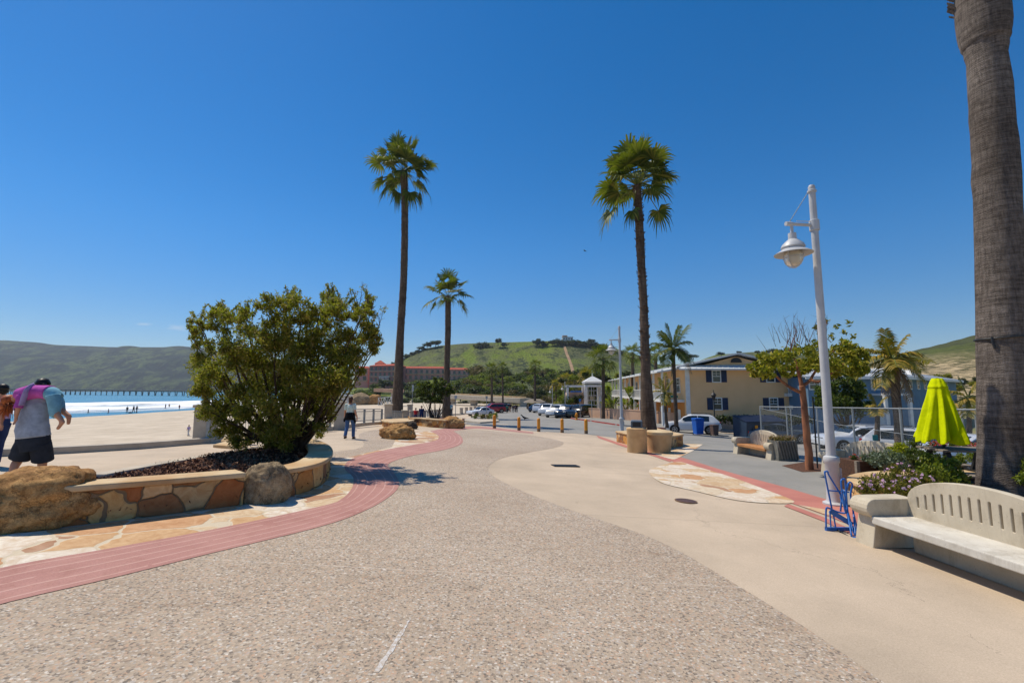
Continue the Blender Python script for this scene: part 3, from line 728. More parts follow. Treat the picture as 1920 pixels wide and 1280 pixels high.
H3.mesh('hills', -900, 740, 7, 90, M['hillfar'])
tk = [(1058, 590), (1063, 545), (1069, 495), (1074, 445), (1078, 420)]
m = MB(); rows = []
for i in range(41):
    t = i / 40 * 4; k = min(int(t), 3); px = tk[k][0] + (tk[k + 1][0] - tk[k][0]) * (t - k); Y = tk[k][1] + (tk[k + 1][1] - tk[k][1]) * (t - k)
    for d in (-1.6, 0, 1.6): x = (px - CXP) / FPX * Y + d; rows.append((x, Y, H1.z(x, Y) + .35))
m.add(rows, [(i * 3 + j, (i + 1) * 3 + j, (i + 1) * 3 + j + 1, i * 3 + j + 1) for i in range(40) for j in range(2)])
o = m.build('dirt_track', pm('track_soil', (160, 132, 100), (140, 114, 88), .1, .95)); o['kind'] = 'structure'
# open cut of grass below the hotel
# ================================================================== FURNITURE on the plaza
def gp(px, py): return P(px, py)
# --- low sea wall and railings
def wall_strip(mb, pts, th, z0f, z1f):
    """vertical wall along world xy polyline, offset to the left side"""
    n = len(pts); L = []; Rr = []
    for i, p in enumerate(pts):
        a = Vector(pts[max(i - 1, 0)][:2]); b = Vector(pts[min(i + 1, n - 1)][:2]); d = (b - a).normalized(); nn = Vector((-d.y, d.x)); q = Vector(p[:2])
        L.append(q + nn * th); Rr.append(q)
    vs = []
    for l, r in zip(L, Rr):
        vs += [(r.x, r.y, z0f(r.x, r.y)), (r.x, r.y, z1f(r.x, r.y)), (l.x, l.y, z1f(r.x, r.y)), (l.x, l.y, z0f(r.x, r.y))]
    fs = []
    for i in range(n - 1):
        for j in range(4): fs.append((i * 4 + j, i * 4 + (j + 1) % 4, (i + 1) * 4 + (j + 1) % 4, (i + 1) * 4 + j))
    fs += [(3, 2, 1, 0), tuple((n - 1) * 4 + j for j in range(4))]
    mb.add(vs, fs); return mb
def seg_pts(pts, step=1.0):
    out = [Vector(pts[0][:2])]
    for a, b in zip(pts, pts[1:]):
        a, b = Vector(a[:2]), Vector(b[:2]); k = max(1, int((b - a).length / step))
        out += [a.lerp(b, (i + 1) / k) for i in range(k)]
    return out
wl = seg_pts(WALL)
sw = MB(); wall_strip(sw, wl, .32, lambda x, y: g(x, y) - 3.3, lambda x, y: g(x, y) + .19)
tag(sw.build('sea_wall', M['kerbc'], bevel=.02), 'low bare concrete kerb wall between the path and the beach', 'wall')
rl = seg_pts(EDGE[len(WALL) - 1:], 1.5)
sw = MB(); wall_strip(sw, rl, .35, lambda x, y: g(x, y) - 3.3, lambda x, y: g(x, y) + .2)
tag(sw.build('sea_wall', M['kerbc'], bevel=.02), 'concrete base wall beneath the railing along the promenade', 'wall')
def pillar(p, h, w, label):
    t = thing('concrete_pillar', label, 'pillar', p, .35, 'concrete pillars of the promenade railing')
    MB().box((0, 0, h / 2 - .1), (w, w, h + .2)).build('shaft', M['kerbc'], t, bevel=.015)
    MB().box((0, 0, h + .05), (w + .1, w + .1, .1)).build('cap', M['bench'], t, bevel=.02)
PIL = [(384, 829, 765, 'concrete pillar beside the shrub where the low sea wall ends'), (636, 806, 757, 'concrete pillar just left of the woman walking'), (727, 795, 760, 'concrete pillar of the railing next to the tall palm trunk'), (768, 789, 760, 'concrete pillar behind the pole of the thin sign')]
for x, y, tp, lb in PIL:
    p = P(x, y); pillar(p, (y - tp) / ppm(p.y), .62 if x < 400 else .55, lb)
far_p = []
ep = EDGE[len(WALL) + 2:]
def along(pts, step):
    pts = [Vector(p[:2]) for p in pts]; out = []; acc = 0
    for a, b in zip(pts, pts[1:]):
        L = (b - a).length; s = -acc
        while s + step <= L: s += step; out.append(a.lerp(b, s / L))
        acc = L - s
    return out
fp = along(EDGE[len(WALL) + 1:], 4.2)
t0 = None
for i, q in enumerate(fp[:18]):
    loc = Vector((q.x - .15, q.y, g(q.x, q.y)))
    if t0 is None:
        pillar(loc, 1.05, .5, 'small concrete pillar in the distant row along the car park'); t0 = [o for o in COL.objects if o.name.startswith('concrete_pillar') and o.type == 'EMPTY'][-1]
    else: dup(t0, loc, .35, 'small concrete pillar in the distant row along the car park')
    t0['label'] = 'small concrete pillar in the distant row along the car park'; t0['group'] = 'distant railing pillars'
for o in COL.objects:
    if o.get('label') == 'small concrete pillar in the distant row along the car park': o['group'] = 'distant railing pillars'
def railing(a, b, label):
    a, b = Vector(a), Vector(b); t = thing('railing', label, 'railing', a, 0, 'promenade railings between pillars')
    d = b - a; L = Vector((d.x, d.y)).length; n = max(3, int(L / 1.15))
    for z in (.95, .83, .27): MB().bar((0, 0, z), (d.x, d.y, d.z + z), .06, .05).build('rail', M['galv'], t)
    for i in range(n + 1):
        p = d * (i / n); MB().bar((p.x, p.y, p.z + .1), (p.x, p.y, p.z + .98), .11, .11).build('post', M['galv'], t)
    m = MB()
    k = int(L / .13)
    for i in range(k): p = d * ((i + .5) / k); m.bar((p.x, p.y, p.z + .27), (p.x, p.y, p.z + .83), .014)
    m.build('balusters', M['galv'], t)
for a, b, lb in (((398, 830), (624, 808), 'metal railing behind the big shrub'), ((648, 804), (720, 797), 'metal railing to the right of the woman walking'), ((734, 794), (762, 791), 'short railing behind the tall palm trunk'), ((775, 788.5), (846, 778.5), 'far railing behind the small dark tree')):
    A, B = P(*a), P(*b); off = Vector((-.16, 0, .1)); railing(A + off, B + off, lb)

# --- planter with the big shrub
def planter_wall(t, base, h, th, out=+1, cap=.08, over=.05, name='wall', mat='wallstone', o0=None):
    """base: ground xy polyline of outer face"""
    pts = seg_pts(base, .3); m = MB(); c = MB()
    m2 = [(p.x, p.y) for p in pts]
    if out < 0: m2 = m2[::-1]
    zb = lambda x, y: g(x, y) - .05
    wall_strip(m, m2, th, zb, lambda x, y: g(x, y) + h)
    n = len(m2); sh = []
    for i, p in enumerate(m2):
        a = Vector(m2[max(i - 1, 0)]); b = Vector(m2[min(i + 1, n - 1)]); d = (b - a).normalized(); nn = Vector((-d.y, d.x)); sh.append(Vector(p) - nn * over)
    wall_strip(c, sh, th + over * 2, lambda x, y: g(x, y) + h + .001, lambda x, y: g(x, y) + h + cap)
    wo = m.build(name, M[mat], t, o0, bevel=.015); co = c.build('cap', M['cap'], t, o0, bevel=.022); return wo, co
O1 = P(480, 940)
pl1 = thing('planter', 'long curved stone planter with pale caps holding the big shrub', 'planter', O1)
front = [tuple(P(*p))[:2] for p in ((112, 988), (250, 972), (380, 956), (456, 946))]
planter_wall(pl1, front, .40, .34, 1, o0=O1)
curve = [(p.x, p.y) for p in [P(q.x, q.y) for q in cr([(512, 937, 0), (560, 927, 0), (598, 913, 0), (616, 895, 0), (616, 876, 0), (596, 860, 0), (560, 851, 0), (520, 846, 0)], 5)]]
planter_wall(pl1, curve, .38, .40, 1, o0=O1)
rear = [tuple(P(*p))[:2] for p in ((520, 846), (455, 852), (400, 862), (300, 880), (165, 907))]
m = MB(); wall_strip(m, seg_pts(rear, .4), .30, lambda x, y: g(x, y) - .1, lambda x, y: g(x, y) + .17); m.build('rear_kerb', M['kerbc'], pl1, O1, bevel=.02)
inside = [(p[0], p[1]) for p in front] + curve + rear
mul = [Vector(p) for p in inside]
TB = P(540, 843, h=.28)
def mound(x, y): return g(x, y) + .10 + .20 * math.exp(-((x - TB.x) ** 2 + (y - TB.y) ** 2) / 1.6)
ms = sheet('mulch_bed', [(p.x, p.y) for p in mul], 0, M['mulch'], mound, kind=None); ms.parent = pl1; ms.data.transform(Matrix.Translation(-O1))
# bark chips lying on the bed
def inpoly(x, y, poly):
    c = False; j = len(poly) - 1
    for i in range(len(poly)):
        xi, yi = poly[i][:2]; xj, yj = poly[j][:2]
        if (yi > y) != (yj > y) and x < (xj - xi) * (y - yi) / (yj - yi) + xi: c = not c
        j = i
    return c
pc = []
xs = [p.x for p in mul]; ys = [p.y for p in mul]
while len(pc) < 7000:
    x = random.uniform(min(xs), max(xs)); y = random.uniform(min(ys), max(ys))
    if inpoly(x, y, mul): pc.append((x, y, mound(x, y) + random.uniform(.0, .05)))
o = leaves('bark_chips', pc, .07, .045, M['chip'], pl1, origin=O1)
tag(o, kind='stuff')
# slabs on the rear of the bed
m = MB()
sp = [P(*p) for p in ((398, 852), (440, 842), (478, 836), (472, 846), (440, 855))]
m.prism([(p.x, p.y) for p in sp], g(sp[0].x, sp[0].y) + .18, g(sp[0].x, sp[0].y) + .27)
tag(m.build('stone_slab', M['cap'], bevel=.02), 'flat tan stone slab lying at the rear edge of the shrub planter', 'stone slab')
for (x, y, sx, lb) in ((437, 838, .35, 'small pale stone at the planter rear, left of the shrub stem'), (462, 834, .3, 'small cream stone near the shrub stem behind the slab')):
    p = P(x, y); r = rock('stone', (sx, sx * .8, sx * .5), M['cap'], seed=x, sub=3); r.location = p + Vector((0, 0, .22)); tag(r, lb, 'stone')
# boulders
def boulder(px, py, wpx, hpx, mat, label, seed, dep=1.0, rz=0, rough=.22, group=None):
    p = P(px, py); k = ppm(p.y); sx = wpx / 2 / k; sz = hpx / k / 1.42
    o = rock('boulder', (sx, sx * dep, sz), M[mat], seed=seed, rough=rough, sub=5); o.location = p + Vector((0, sx * dep * .55, sz * .42)); o.rotation_euler.z = rz
    return tag(o, label, 'boulder', group)
boulder(8, 992, 215, 104, 'boulder', 'huge brown boulder at the left end of the long planter wall', 3, .75, .2, .2)
boulder(487, 944, 88, 72, 'boulder2', 'rounded grey tan boulder set between two planter wall sections', 8, .7, .1, .16)
boulder(743, 823, 66, 28, 'boulder', 'smooth orange boulder lying on the path before the tall palm', 5, .7, 0, .2)
boulder(846, 803, 46, 22, 'boulder', 'orange boulder at the right end of the low tree planter', 6, .8, 0, .16)
boulder(772, 804, 20, 14, 'darkrock', 'small dark rock beside the low palm planter', 9, .9)
boulder(762, 790, 22, 10, 'boulder', 'small orange boulder just right of the tall palm trunk', 11, .8)
# low planter ring at the tall palm
O2 = P(745, 802)
pl2 = thing('planter', 'small low stone planter slab at the foot of the tall palm', 'planter', O2)
rg = cr([(718, 800, 0), (745, 804, 0), (772, 800, 0), (774, 793, 0), (750, 789, 0), (722, 793, 0)], 4, True)
rp = [(P(q.x, q.y).x, P(q.x, q.y).y) for q in rg]
m = MB(); m.prism(rp, lambda x, y: g(x, y) - .05, lambda x, y: g(x, y) + .3); m.build('wall', M['wallstone'], pl2, O2)
cx = sum(p[0] for p in rp) / len(rp); cy = sum(p[1] for p in rp) / len(rp)
m = MB(); m.prism([(cx + (x - cx) * 1.05, cy + (y - cy) * 1.05) for x, y in rp], lambda x, y: g(x, y) + .301, lambda x, y: g(x, y) + .4); m.build('cap', M['cap'], pl2, O2, bevel=.03)
# low planter with small tree and second palm
O3 = P(820, 800)
pl3 = thing('planter', 'low stone planter wall under the small dark tree and second palm', 'planter', O3)
b3 = [tuple(P(*p))[:2] for p in ((766, 797), (800, 800), (835, 803), (864, 802), (866, 795))]
planter_wall(pl3, b3, .42, .35, 1, o0=O3)
m3 = [tuple(P(*p))[:2] for p in ((766, 795), (864, 799), (872, 787), (800, 785), (770, 787))]
ms = sheet('mulch_bed', m3, .2, M['mulch'], kind=None); ms.parent = pl3; ms.data.transform(Matrix.Translation(-O3))
# square planter with the third palm
O4 = P(1222, 838)
pl4 = thing('planter', 'angular stone planter holding the central palm behind the litter bin', 'planter', O4)
k4 = [P(*p) for p in ((1156, 828), (1226, 847), (1281, 836), (1226, 818))]
k4 = [(p.x, p.y) for p in k4]
planter_wall(pl4, k4 + [k4[0]], .46, .36, 1, o0=O4)
ms = sheet('soil_bed', k4, .40, M['mulch'], kind=None); ms.parent = pl4; ms.data.transform(Matrix.Translation(-O4))
# near right flower planter
C5 = (9.15, 8.35)
O5 = Vector((C5[0], C5[1], g(*C5)))
pl5 = thing('planter', 'rounded stone planter of pink flowers at the foot of the nearest palm', 'planter', O5)
el = [(C5[0] + 2.85 * math.cos(a) * (1 if math.cos(a) > 0 else 1.0), C5[1] + 1.75 * math.sin(a)) for a in [2 * math.pi * i / 40 for i in range(41)]]
planter_wall(pl5, el, .47, .42, 1, o0=O5)
ms = sheet('soil_bed', el[:-1], .42, M['mulch'], kind=None); ms.parent = pl5; ms.data.transform(Matrix.Translation(-O5))

# --- benches of cast concrete with an arched, slotted back (local: length along x, front = -y)
def make_bench(label, wood=False, L=2.15):
    t = thing('concrete_bench', label, 'bench', group=None)
    hl = L / 2
    for s in (-1, 1):
        m = MB(); x0 = s * hl; w = .30
        prof = [(-.36, 0), (.36, 0), (.36, .52)]
        cyl = [(-.25 + .0 + .125 * math.cos(a), .535 + .125 * math.sin(a)) for a in [math.pi / 2 + math.pi * i / 8 for i in range(0, 9)]]
        prof = [(-.33, 0), (.36, 0), (.36, .66)] + cyl
        vs = [(x0 - w / 2, a, b) for a, b in prof] + [(x0 + w / 2, a, b) for a, b in prof]; k = len(prof)
        m.add(vs, [tuple(reversed(range(k))), tuple(range(k, 2 * k))] + [(i, (i + 1) % k, (i + 1) % k + k, i + k) for i in range(k)])
        bm_fix(m.build('arm', M['bench'], t, bevel=.012))
    il = hl - .15
    MB().box((0, -.02, .385), (2 * il, .60, .10)).build('seat', M['wood'] if wood else M['seatc'], t, bevel=.014)
    MB().box((0, .18, .16), (2 * il - .3, .12, .32)).build('seat_support', M['bench'], t, bevel=.01)
    # back panel
    n = 24; out = [(-il, .36), (il, .36), (il, .60)]
    out += [(il * math.cos(math.pi * i / n), .62 + .38 * math.sin(math.pi * i / n) ** .8) for i in range(1, n)] + [(-il, .60)]
    holes = []
    ns = 15
    for i in range(ns):
        u = (i - (ns - 1) / 2) / ((ns - 1) / 2); x = u * il * .84
        top = .62 + .38 * math.sqrt(max(0, 1 - (x / il) ** 2)) ** .8 - .13; bot = .58 - .02 * abs(u); w = .021
        if top - bot < .06: continue
        h = []
        for j in range(7): a = math.pi * j / 6; h.append((x + w * math.cos(a), top - w + w * math.sin(a)))
        for j in range(7): a = math.pi + math.pi * j / 6; h.append((x + w * math.cos(a), bot + w + w * math.sin(a)))
        holes.append(h)
    me = plate(out, holes, .10, .008); bk = mobj('backrest', me, M['bench'], t); bk.location = (0, .29, 0)
    return t
def bm_fix(o):
    bm = bmesh.new(); bm.from_mesh(o.data); bmesh.ops.recalc_face_normals(bm, faces=bm.faces); bm.to_mesh(o.data); bm.free(); return o
# nearest bench: far arm front-near corner on the ground at (1637,1027)
bn = make_bench('nearest cream concrete bench with arched slotted back, cut by the right edge')
ca = P(1637, 1027)
ang = math.atan2(-1.64, .13)               # local +x (length) runs towards the camera
def place_bench(t, corner, ang, L=2.15):
    # local corner of the arm at x=-hl: front (-y) and inner (+x) edge
    loc = Vector((-L / 2 + .15, -.33, 0)); Rm = Matrix.Rotation(ang, 3, 'Z'); p = Vector(corner) - Rm @ loc
    t.location = (p.x, p.y, corner.z - .015); t.rotation_euler = (0, 0, ang)
place_bench(bn, ca, ang)
b2 = make_bench('cream concrete bench with timber seat, in front of the dumpster', True, 2.0)
place_bench(b2, P(1382, 851), math.atan2(-1.64, .16), 2.0)
b3_ = dup(bn, (0, 0, 0), 0, 'cream concrete bench half hidden behind the lamp post and planters')
place_bench(b3_, P(1556, 889), math.atan2(-1.64, .35))

# --- lamp posts
def make_lamp(label, H=6.0, arm=.95, dist=0, old=None):
    t = thing('lamp_post', label, 'lamp post', group='pale grey nautical lamp posts')
    MB().lathe([(.20, 0), (.20, .04), (.14, .07), (.128, .10), (.120, .80), (.142, .83), (.142, .90), (.13, .93), (.09, .95), (.086, 1.0), (.064, H - .16)], n=20).build('pole', M['lampmetal'], t, smooth='auto')
    MB().lathe([(.03, H - .17), (.085, H - .16), (.085, H - .12), (.062, H - .1), (.07, H - .05), (.05, H - .01), (.001, H + .01)], n=16).build('finial', M['lampmetal'], t, smooth='auto')
    za = H - .88
    m = MB(); m.lathe([(.085, za - .12), (.095, za - .11), (.095, za + .1), (.085, za + .11)], n=16); m.build('collar', M['lampmetal'], t, smooth='auto')
    m = MB(); m.tube([(-.05, 0, za), (-arm + .12, 0, za)], .034, 10); m.tube([(-arm + .14, 0, za), (-arm, 0, za)], .045, 10); m.tube([(-.05, 0, za + .08), (-arm + .25, 0, za + .07)], .008, 6); m.build('arm', M['lampmetal'], t, smooth='auto')
    m = MB(); a = Vector((-.06, 0, H - .12)); b = Vector((-arm + .08, 0, za + .03))
    n = 22
    for i in range(n):
        p = a.lerp(b, i / n); q = a.lerp(b, (i + .8) / n); m.bar(p, q, .018 if i % 2 else .007, .007 if i % 2 else .018)
    m.build('chain', M['galv'], t)
    lx = -arm + .13
    lam = MB().lathe([(.03, za - .03), (.03, za - .2), (.075, za - .2), (.08, za - .33), (.12, za - .36), (.2, za - .44), (.225, za - .50), (.20, za - .53), (.215, za - .55), (.36, za - .64), (.355, za - .65), (.16, za - .585)], (lx, 0, 0), 28).build('lamp_shade', M['lampmetal'], t, smooth='auto')
    MB().lathe([(.165, za - .59), (.172, za - .68), (.165, za - .78), (.13, za - .86), (.07, za - .90), (.01, za - .91)], (lx, 0, 0), 24).build('bulb_glass', M['frost'], lam, smooth=True)
    m = MB()
    for k in range(4):
        a = k * math.pi / 2 + .4; c, s = math.cos(a), math.sin(a)
        m.tube([(lx + c * r, s * r, z) for r, z in ((.19, za - .59), (.2, za - .72), (.17, za - .82), (.09, za - .91), (.0, za - .935))], .008, 6)
    m.tube([(lx + .19 * math.cos(a), .19 * math.sin(a), za - .72) for a in [2 * math.pi * i / 20 for i in range(21)]], .007, 6)
    m.build('cage', M['lampmetal'], lam)
    MB().box((.125, -.02, .6), (.04, .12, .22)).build('junction_box', M['lampmetal'], t, bevel=.01)
    return t
pb = P(1565, 946)
H1p = (Q(1529, 347, pb.y).z - pb.z)
lamp1 = make_lamp('tall pale grey lamp post with hanging lantern beside the blue bike rack', H1p, .66)
lamp1.location = pb; lamp1.rotation_euler.z = R(8)
pb2 = P(1166, 812); H2p = Q(1165, 611, pb2.y).z - pb2.z
l2 = dup(lamp1, pb2, R(5), 'shorter looking distant lamp post with lantern, left of the central palm', scale=H2p / H1p)
for (bx, by, ty, lb) in ((1036, 776, 723, 'tiny far lamp post with white lantern above the white parked cars'), (1060, 778, 715, 'tiny far lamp post between the parked cars and the pavilion')):
    p = P(bx, by); h = Q(bx, ty, p.y).z - p.z; dup(lamp1, p, R(5), lb, scale=h / H1p)

# --- blue bicycle rack
def bike_rack():
    c = P(1585, 996); t = thing('bike_rack', 'blue tubular steel bike rack between lamp post and nearest bench', 'bike rack', c)
    s = c.y / FPX
    def q(px, py, dy=0.0): v = Q(px, py, c.y + dy); return v - c
    r = .013
    def hoop(pts, rad=r): m = MB(); m.tube(cr([tuple(p) for p in pts], 5), rad, 8); return m
    # tall front wheel guides
    hoop([q(1549, 990, -.0), q(1549, 955), q(1554, 952), q(1570, 959), q(1585, 961, -.05), q(1583, 950, -.05), q(1577, 905, -.02), q(1581, 898), q(1585, 903), q(1589, 955, -.05), q(1597, 1006, -.28)]).build('hoop', M['blue'], t, smooth=True)
    hoop([q(1560, 955, .1), q(1547, 890, .1), q(1548, 884, .1), q(1552, 884, .1), q(1555, 892, .1), q(1575, 925, .1), q(1577, 935, .1), q(1588, 955, 0)]).build('hoop', M['blue'], t, smooth=True)
    hoop([q(1593, 985, .05), q(1585, 940, .05), q(1590, 908, .05), q(1595, 904, .05), q(1598, 910, .05), q(1595, 928, .05), q(1600, 960, .0), q(1604, 1004, -.26)]).build('hoop', M['blue'], t, smooth=True)
    hoop([q(1576, 958, .15), q(1579, 930, .15), q(1582, 920, .1), q(1590, 960, 0), q(1602, 1000, -.2), q(1606, 1006, -.25)]).build('hoop', M['blue'], t, smooth=True)
    MB().bar(q(1553, 919, .1), q(1592, 922, .05), .018).build('cross_bar', M['blue'], t)
    MB().bar(q(1556, 957, .05), q(1598, 983, -.08), .03, .07).build('cross_bar', M['blue'], t)
    MB().bar(q(1548, 991, 0), q(1609, 991, .05), .04, .05).build('base_bar', M['blue'], t)
    MB().bar(q(1594, 1010, -.30), q(1611, 1009, -.30), .05, .05).build('base_bar', M['blue'], t)
    MB().bar(q(1606, 991, .05), q(1610, 1007, -.28), .03, .04).build('base_bar', M['blue'], t)
    for a, b in (((1556, 957), (1558, 990)), ((1562, 960), (1567, 990)), ((1600, 960), (1610, 1000))):
        m = MB(); m.tube([q(*a, .03), q(*b, .02)], .011, 8); m.build('upright', M['blue'], t)
    m = MB(); m.tube([q(1570, 993, 0), q(1592, 1006, -.25)], .012, 8); m.build('base_strut', M['dark'], t)
bike_rack()

# --- bollards
def make_bollard(label):
    t = thing('bollard', label, 'bollard', group='yellow bollards across the end of the plaza')
    MB().lathe([(.10, 0), (.10, .72), (.09, .79), (.05, .83), (.001, .84)], n=18).build('post', M['yellow'], t, smooth='auto')
    MB().lathe([(.104, .0), (.1045, .16), (.101, .2)], n=18).build('scuffed_base', M['scuff'], t, smooth='auto')
    return t
bl = None
BLS = [(927, 803, 778, 'yellow bollard at the left end of the row, before the white car'), (973, 807, 782, 'second yellow bollard from the left, near the bird'), (1010, 809, 784, 'middle yellow bollard of the five'), (1054, 811, 785, 'fourth yellow bollard from the left, below the parked cars'), (1099, 813, 786, 'yellow bollard at the right end, below the hydrant')]
for x, y, tpx, lb in BLS:
    p = P(x, y); sc = (y - tpx) / ppm(p.y) / .84
    if bl is None: bl = make_bollard(lb); bl.location = p; bl.scale = (sc,) * 3
    else: dup(bl, p, 0, lb, scale=sc)

# --- litter bin, pot
p = P(1195, 848); t = thing('litter_bin', 'round tan concrete litter bin with a grey hooded lid', 'litter bin', p)
k = ppm(p.y); r = 18 / k
MB().lathe([(r * .96, 0), (r, .03), (r, 40 / k), (r * 1.03, 41 / k), (r * 1.03, 44 / k), (r * .9, 45 / k)], n=32).build('drum', M['kerbc'] if 0 else M['tan'] if 'tan' in M else M['cap'], t, smooth='auto')
M['tan'] = pm('tan_concrete', (206, 172, 128), (188, 154, 110), 3, .85, .3, 50, dist=.004)
t.children[0].data.materials[0] = M['tan']
lid = MB().lathe([(r * .8, 45 / k + .004), (r * .82, 46 / k), (r * .8, 57 / k), (r * .72, 58.5 / k), (.01, 59 / k)], n=4, M3=Matrix.Rotation(R(30), 3, 'Z')).build('lid', pm('grey_plastic', (96, 110, 122), (82, 96, 108), 3, .5), t, bevel=.02)
for a in (R(30 + 45 - 90), R(30 + 45 - 180)):
    m = MB(); d = r * .8 * .7072 + .004
    m.box((math.cos(a) * d, math.sin(a) * d, 51.5 / k), (.012, r * .8, 8 / k), rz=a); m.build('flap', M['dark'], lid)
p = P(1236, 848); t = thing('stone_pot', 'wide round tan concrete pot with rim, right of the litter bin', 'plant pot', p); k = ppm(p.y)
MB().lathe([(20 / k, 0), (24 / k, 30 / k), (24.3 / k, 33 / k), (22 / k, 33 / k), (21 / k, 27 / k)], n=32).build('bowl', M['tan'], t, smooth='auto')
MB().lathe([(21 / k, 33 / k + .002), (25.5 / k, 33 / k + .002), (25.5 / k, 38 / k), (23.5 / k, 39 / k)], n=32).build('rim', M['cap'], t, smooth='auto')
# --- wheelie bins
def bin_(name, px, py, wpx, hpx, mat, label):
    p = P(px, py); k = ppm(p.y); w, h = wpx / k, hpx / k; t = thing(name, label, 'bin', p, R(8), 'wheeled bins at the roadside')
    m = MB(); n = 4
    a, b = w * .40, w * .49
    vs = [(s * a, u * a, .06) for s, u in ((-1, -1), (1, -1), (1, 1), (-1, 1))] + [(s * b, u * b, h * .88) for s, u in ((-1, -1), (1, -1), (1, 1), (-1, 1))]
    m.add(vs, [(3, 2, 1, 0), (4, 5, 6, 7), (0, 1, 5, 4), (1, 2, 6, 5), (2, 3, 7, 6), (3, 0, 4, 7)]); m.build('body', M[mat], t, bevel=.03)
    MB().box((0, 0, h * .91), (w * 1.05, w * 1.05, h * .05)).build('rim', M[mat], t, bevel=.01)
    MB().box((0, 0, h * .96), (w * 1.0, w * 1.0, h * .05)).build('lid', M[mat], t, bevel=.02)
    for s in (-1, 1): MB().lathe([(.09, -.03), (.1, -.02), (.1, .02), (.09, .03)], (s * w * .36, w * .42, .10), 14, Matrix.Rotation(R(90), 3, 'Y')).build('wheel', M['black'], t)
    m = MB(); m.tube([(-w * .35, w * .5, h * .85), (-w * .35, w * .6, h * .88), (w * .35, w * .6, h * .88), (w * .35, w * .5, h * .85)], .015, 6); m.build('handle', M[mat], t)
bin_('wheelie_bin', 1309.5, 815, 16.5, 31, 'bluebin', 'bright blue wheeled recycling bin beside the white crossover')
bin_('wheelie_bin', 1340, 817, 12, 21, 'brownbin', 'small brown bin behind the white crossover, right of the blue bin')
# --- dumpster
pA, pB = P(1388, 829), P(1468, 829)
def dumpster():
    Y = P(1425, 826).y; k = ppm(Y); w = 80 / k; c = P(1425, 826); h = 44 / k
    t = thing('dumpster', 'dark navy steel dumpster with sloping lid behind the timber seat bench', 'dumpster', c, R(6)); d = 1.5
    m = MB(); prof = [(-d / 2 - .1, .12), (d / 2, .12), (d / 2, h), (-d / 2 - .25, h * .8)]
    vs = [(s * w / 2, a, b) for s in (-1, 1) for a, b in prof]
    m.add(vs, [(0, 1, 2, 3), (7, 6, 5, 4), (0, 4, 5, 1), (1, 5, 6, 2), (2, 6, 7, 3), (3, 7, 4, 0)]); bm_fix(m.build('body', M['dump'], t, bevel=.02))
    for x in [w * (i / 7 - .5) for i in range(1, 7)]:
        MB().box((x, -d / 2 - .2, h * .42), (.06, .08, h * .55)).build('rib', M['dump'], t, bevel=.01)
    lm = MB(); lm.bar((-w / 2 - .03, -d / 2 - .3, h * .8 + .03), (-w / 2 - .03, -d / 2 - .3, h * .8 + .03 + .001), .01)
    lm = MB(); vs = [(s * (w / 2 + .04), a, b) for s in (-1, 1) for a, b in ((-d / 2 - .32, h * .79 + .02), (d / 2 + .03, h + .03), (d / 2 + .03, h + .08), (-d / 2 - .32, h * .79 + .07))]
    lm.add(vs, [(0, 1, 2, 3), (7, 6, 5, 4), (0, 4, 5, 1), (1, 5, 6, 2), (2, 6, 7, 3), (3, 7, 4, 0)]); bm_fix(lm.build('lid', M['dumplid'], t, bevel=.01))
    for s in (-1, 1):
        for u in (-1, 1): MB().lathe([(.08, -.03), (.09, -.02), (.09, .02), (.08, .03)], (s * w * .42, u * d * .38, .09), 12, Matrix.Rotation(R(90), 3, 'Y')).build('caster', M['black'], t)
    MB().box((-w * .28, -d / 2 - .27, h * .62), (.22, .02, .22)).build('sticker', M['yellow'], t)
dumpster()
# --- ribbed planter box of dry grass beside the bench
c = P(1479, 864); k = ppm(c.y)
t = thing('planter_box', 'grey ribbed metal planter box of dry grass beside the timber seat bench', 'planter', c, R(4))
m = MB(); m.box((0, .3, 18 / k), (38 / k, .6, 36 / k)); m.build('box', M['greymetal'] if 'greymetal' in M else pm('weathered_metal', (124, 120, 110), (100, 98, 90), 6, .7, .3), t, bevel=.01)
for i in range(7):
    x = (-16 + i * 5.3) / k; MB().bar((x - 3 / k, -.02, 34 / k), (x + 3 / k, -.02, 3 / k), .035, .035).build('rib', M['greywood'], t)
V = []; F = []
for i in range(160):
    a = random.uniform(0, 6.28); l = random.uniform(.18, .42); b = Vector((random.uniform(-.38, .38), .3 + random.uniform(-.25, .25), 36 / k)); d = Vector((math.cos(a) * .9, math.sin(a) * .9, random.uniform(.3, 1)))
    w = Vector((-math.sin(a), math.cos(a), 0)) * .012; tip = b + d.normalized() * l - Vector((0, 0, l * .25)); mid = b + d.normalized() * l * .55 + Vector((0, 0, .03))
    q0 = len(V); V += [b - w, b + w, mid + w, mid - w, tip + w * .1, tip - w * .1]; F += [(q0, q0 + 1, q0 + 2, q0 + 3), (q0 + 3, q0 + 2, q0 + 4, q0 + 5)]
np_mesh('grass_tuft', np.array([tuple(v) for v in V]), np.array(F), M['leafb'], t)
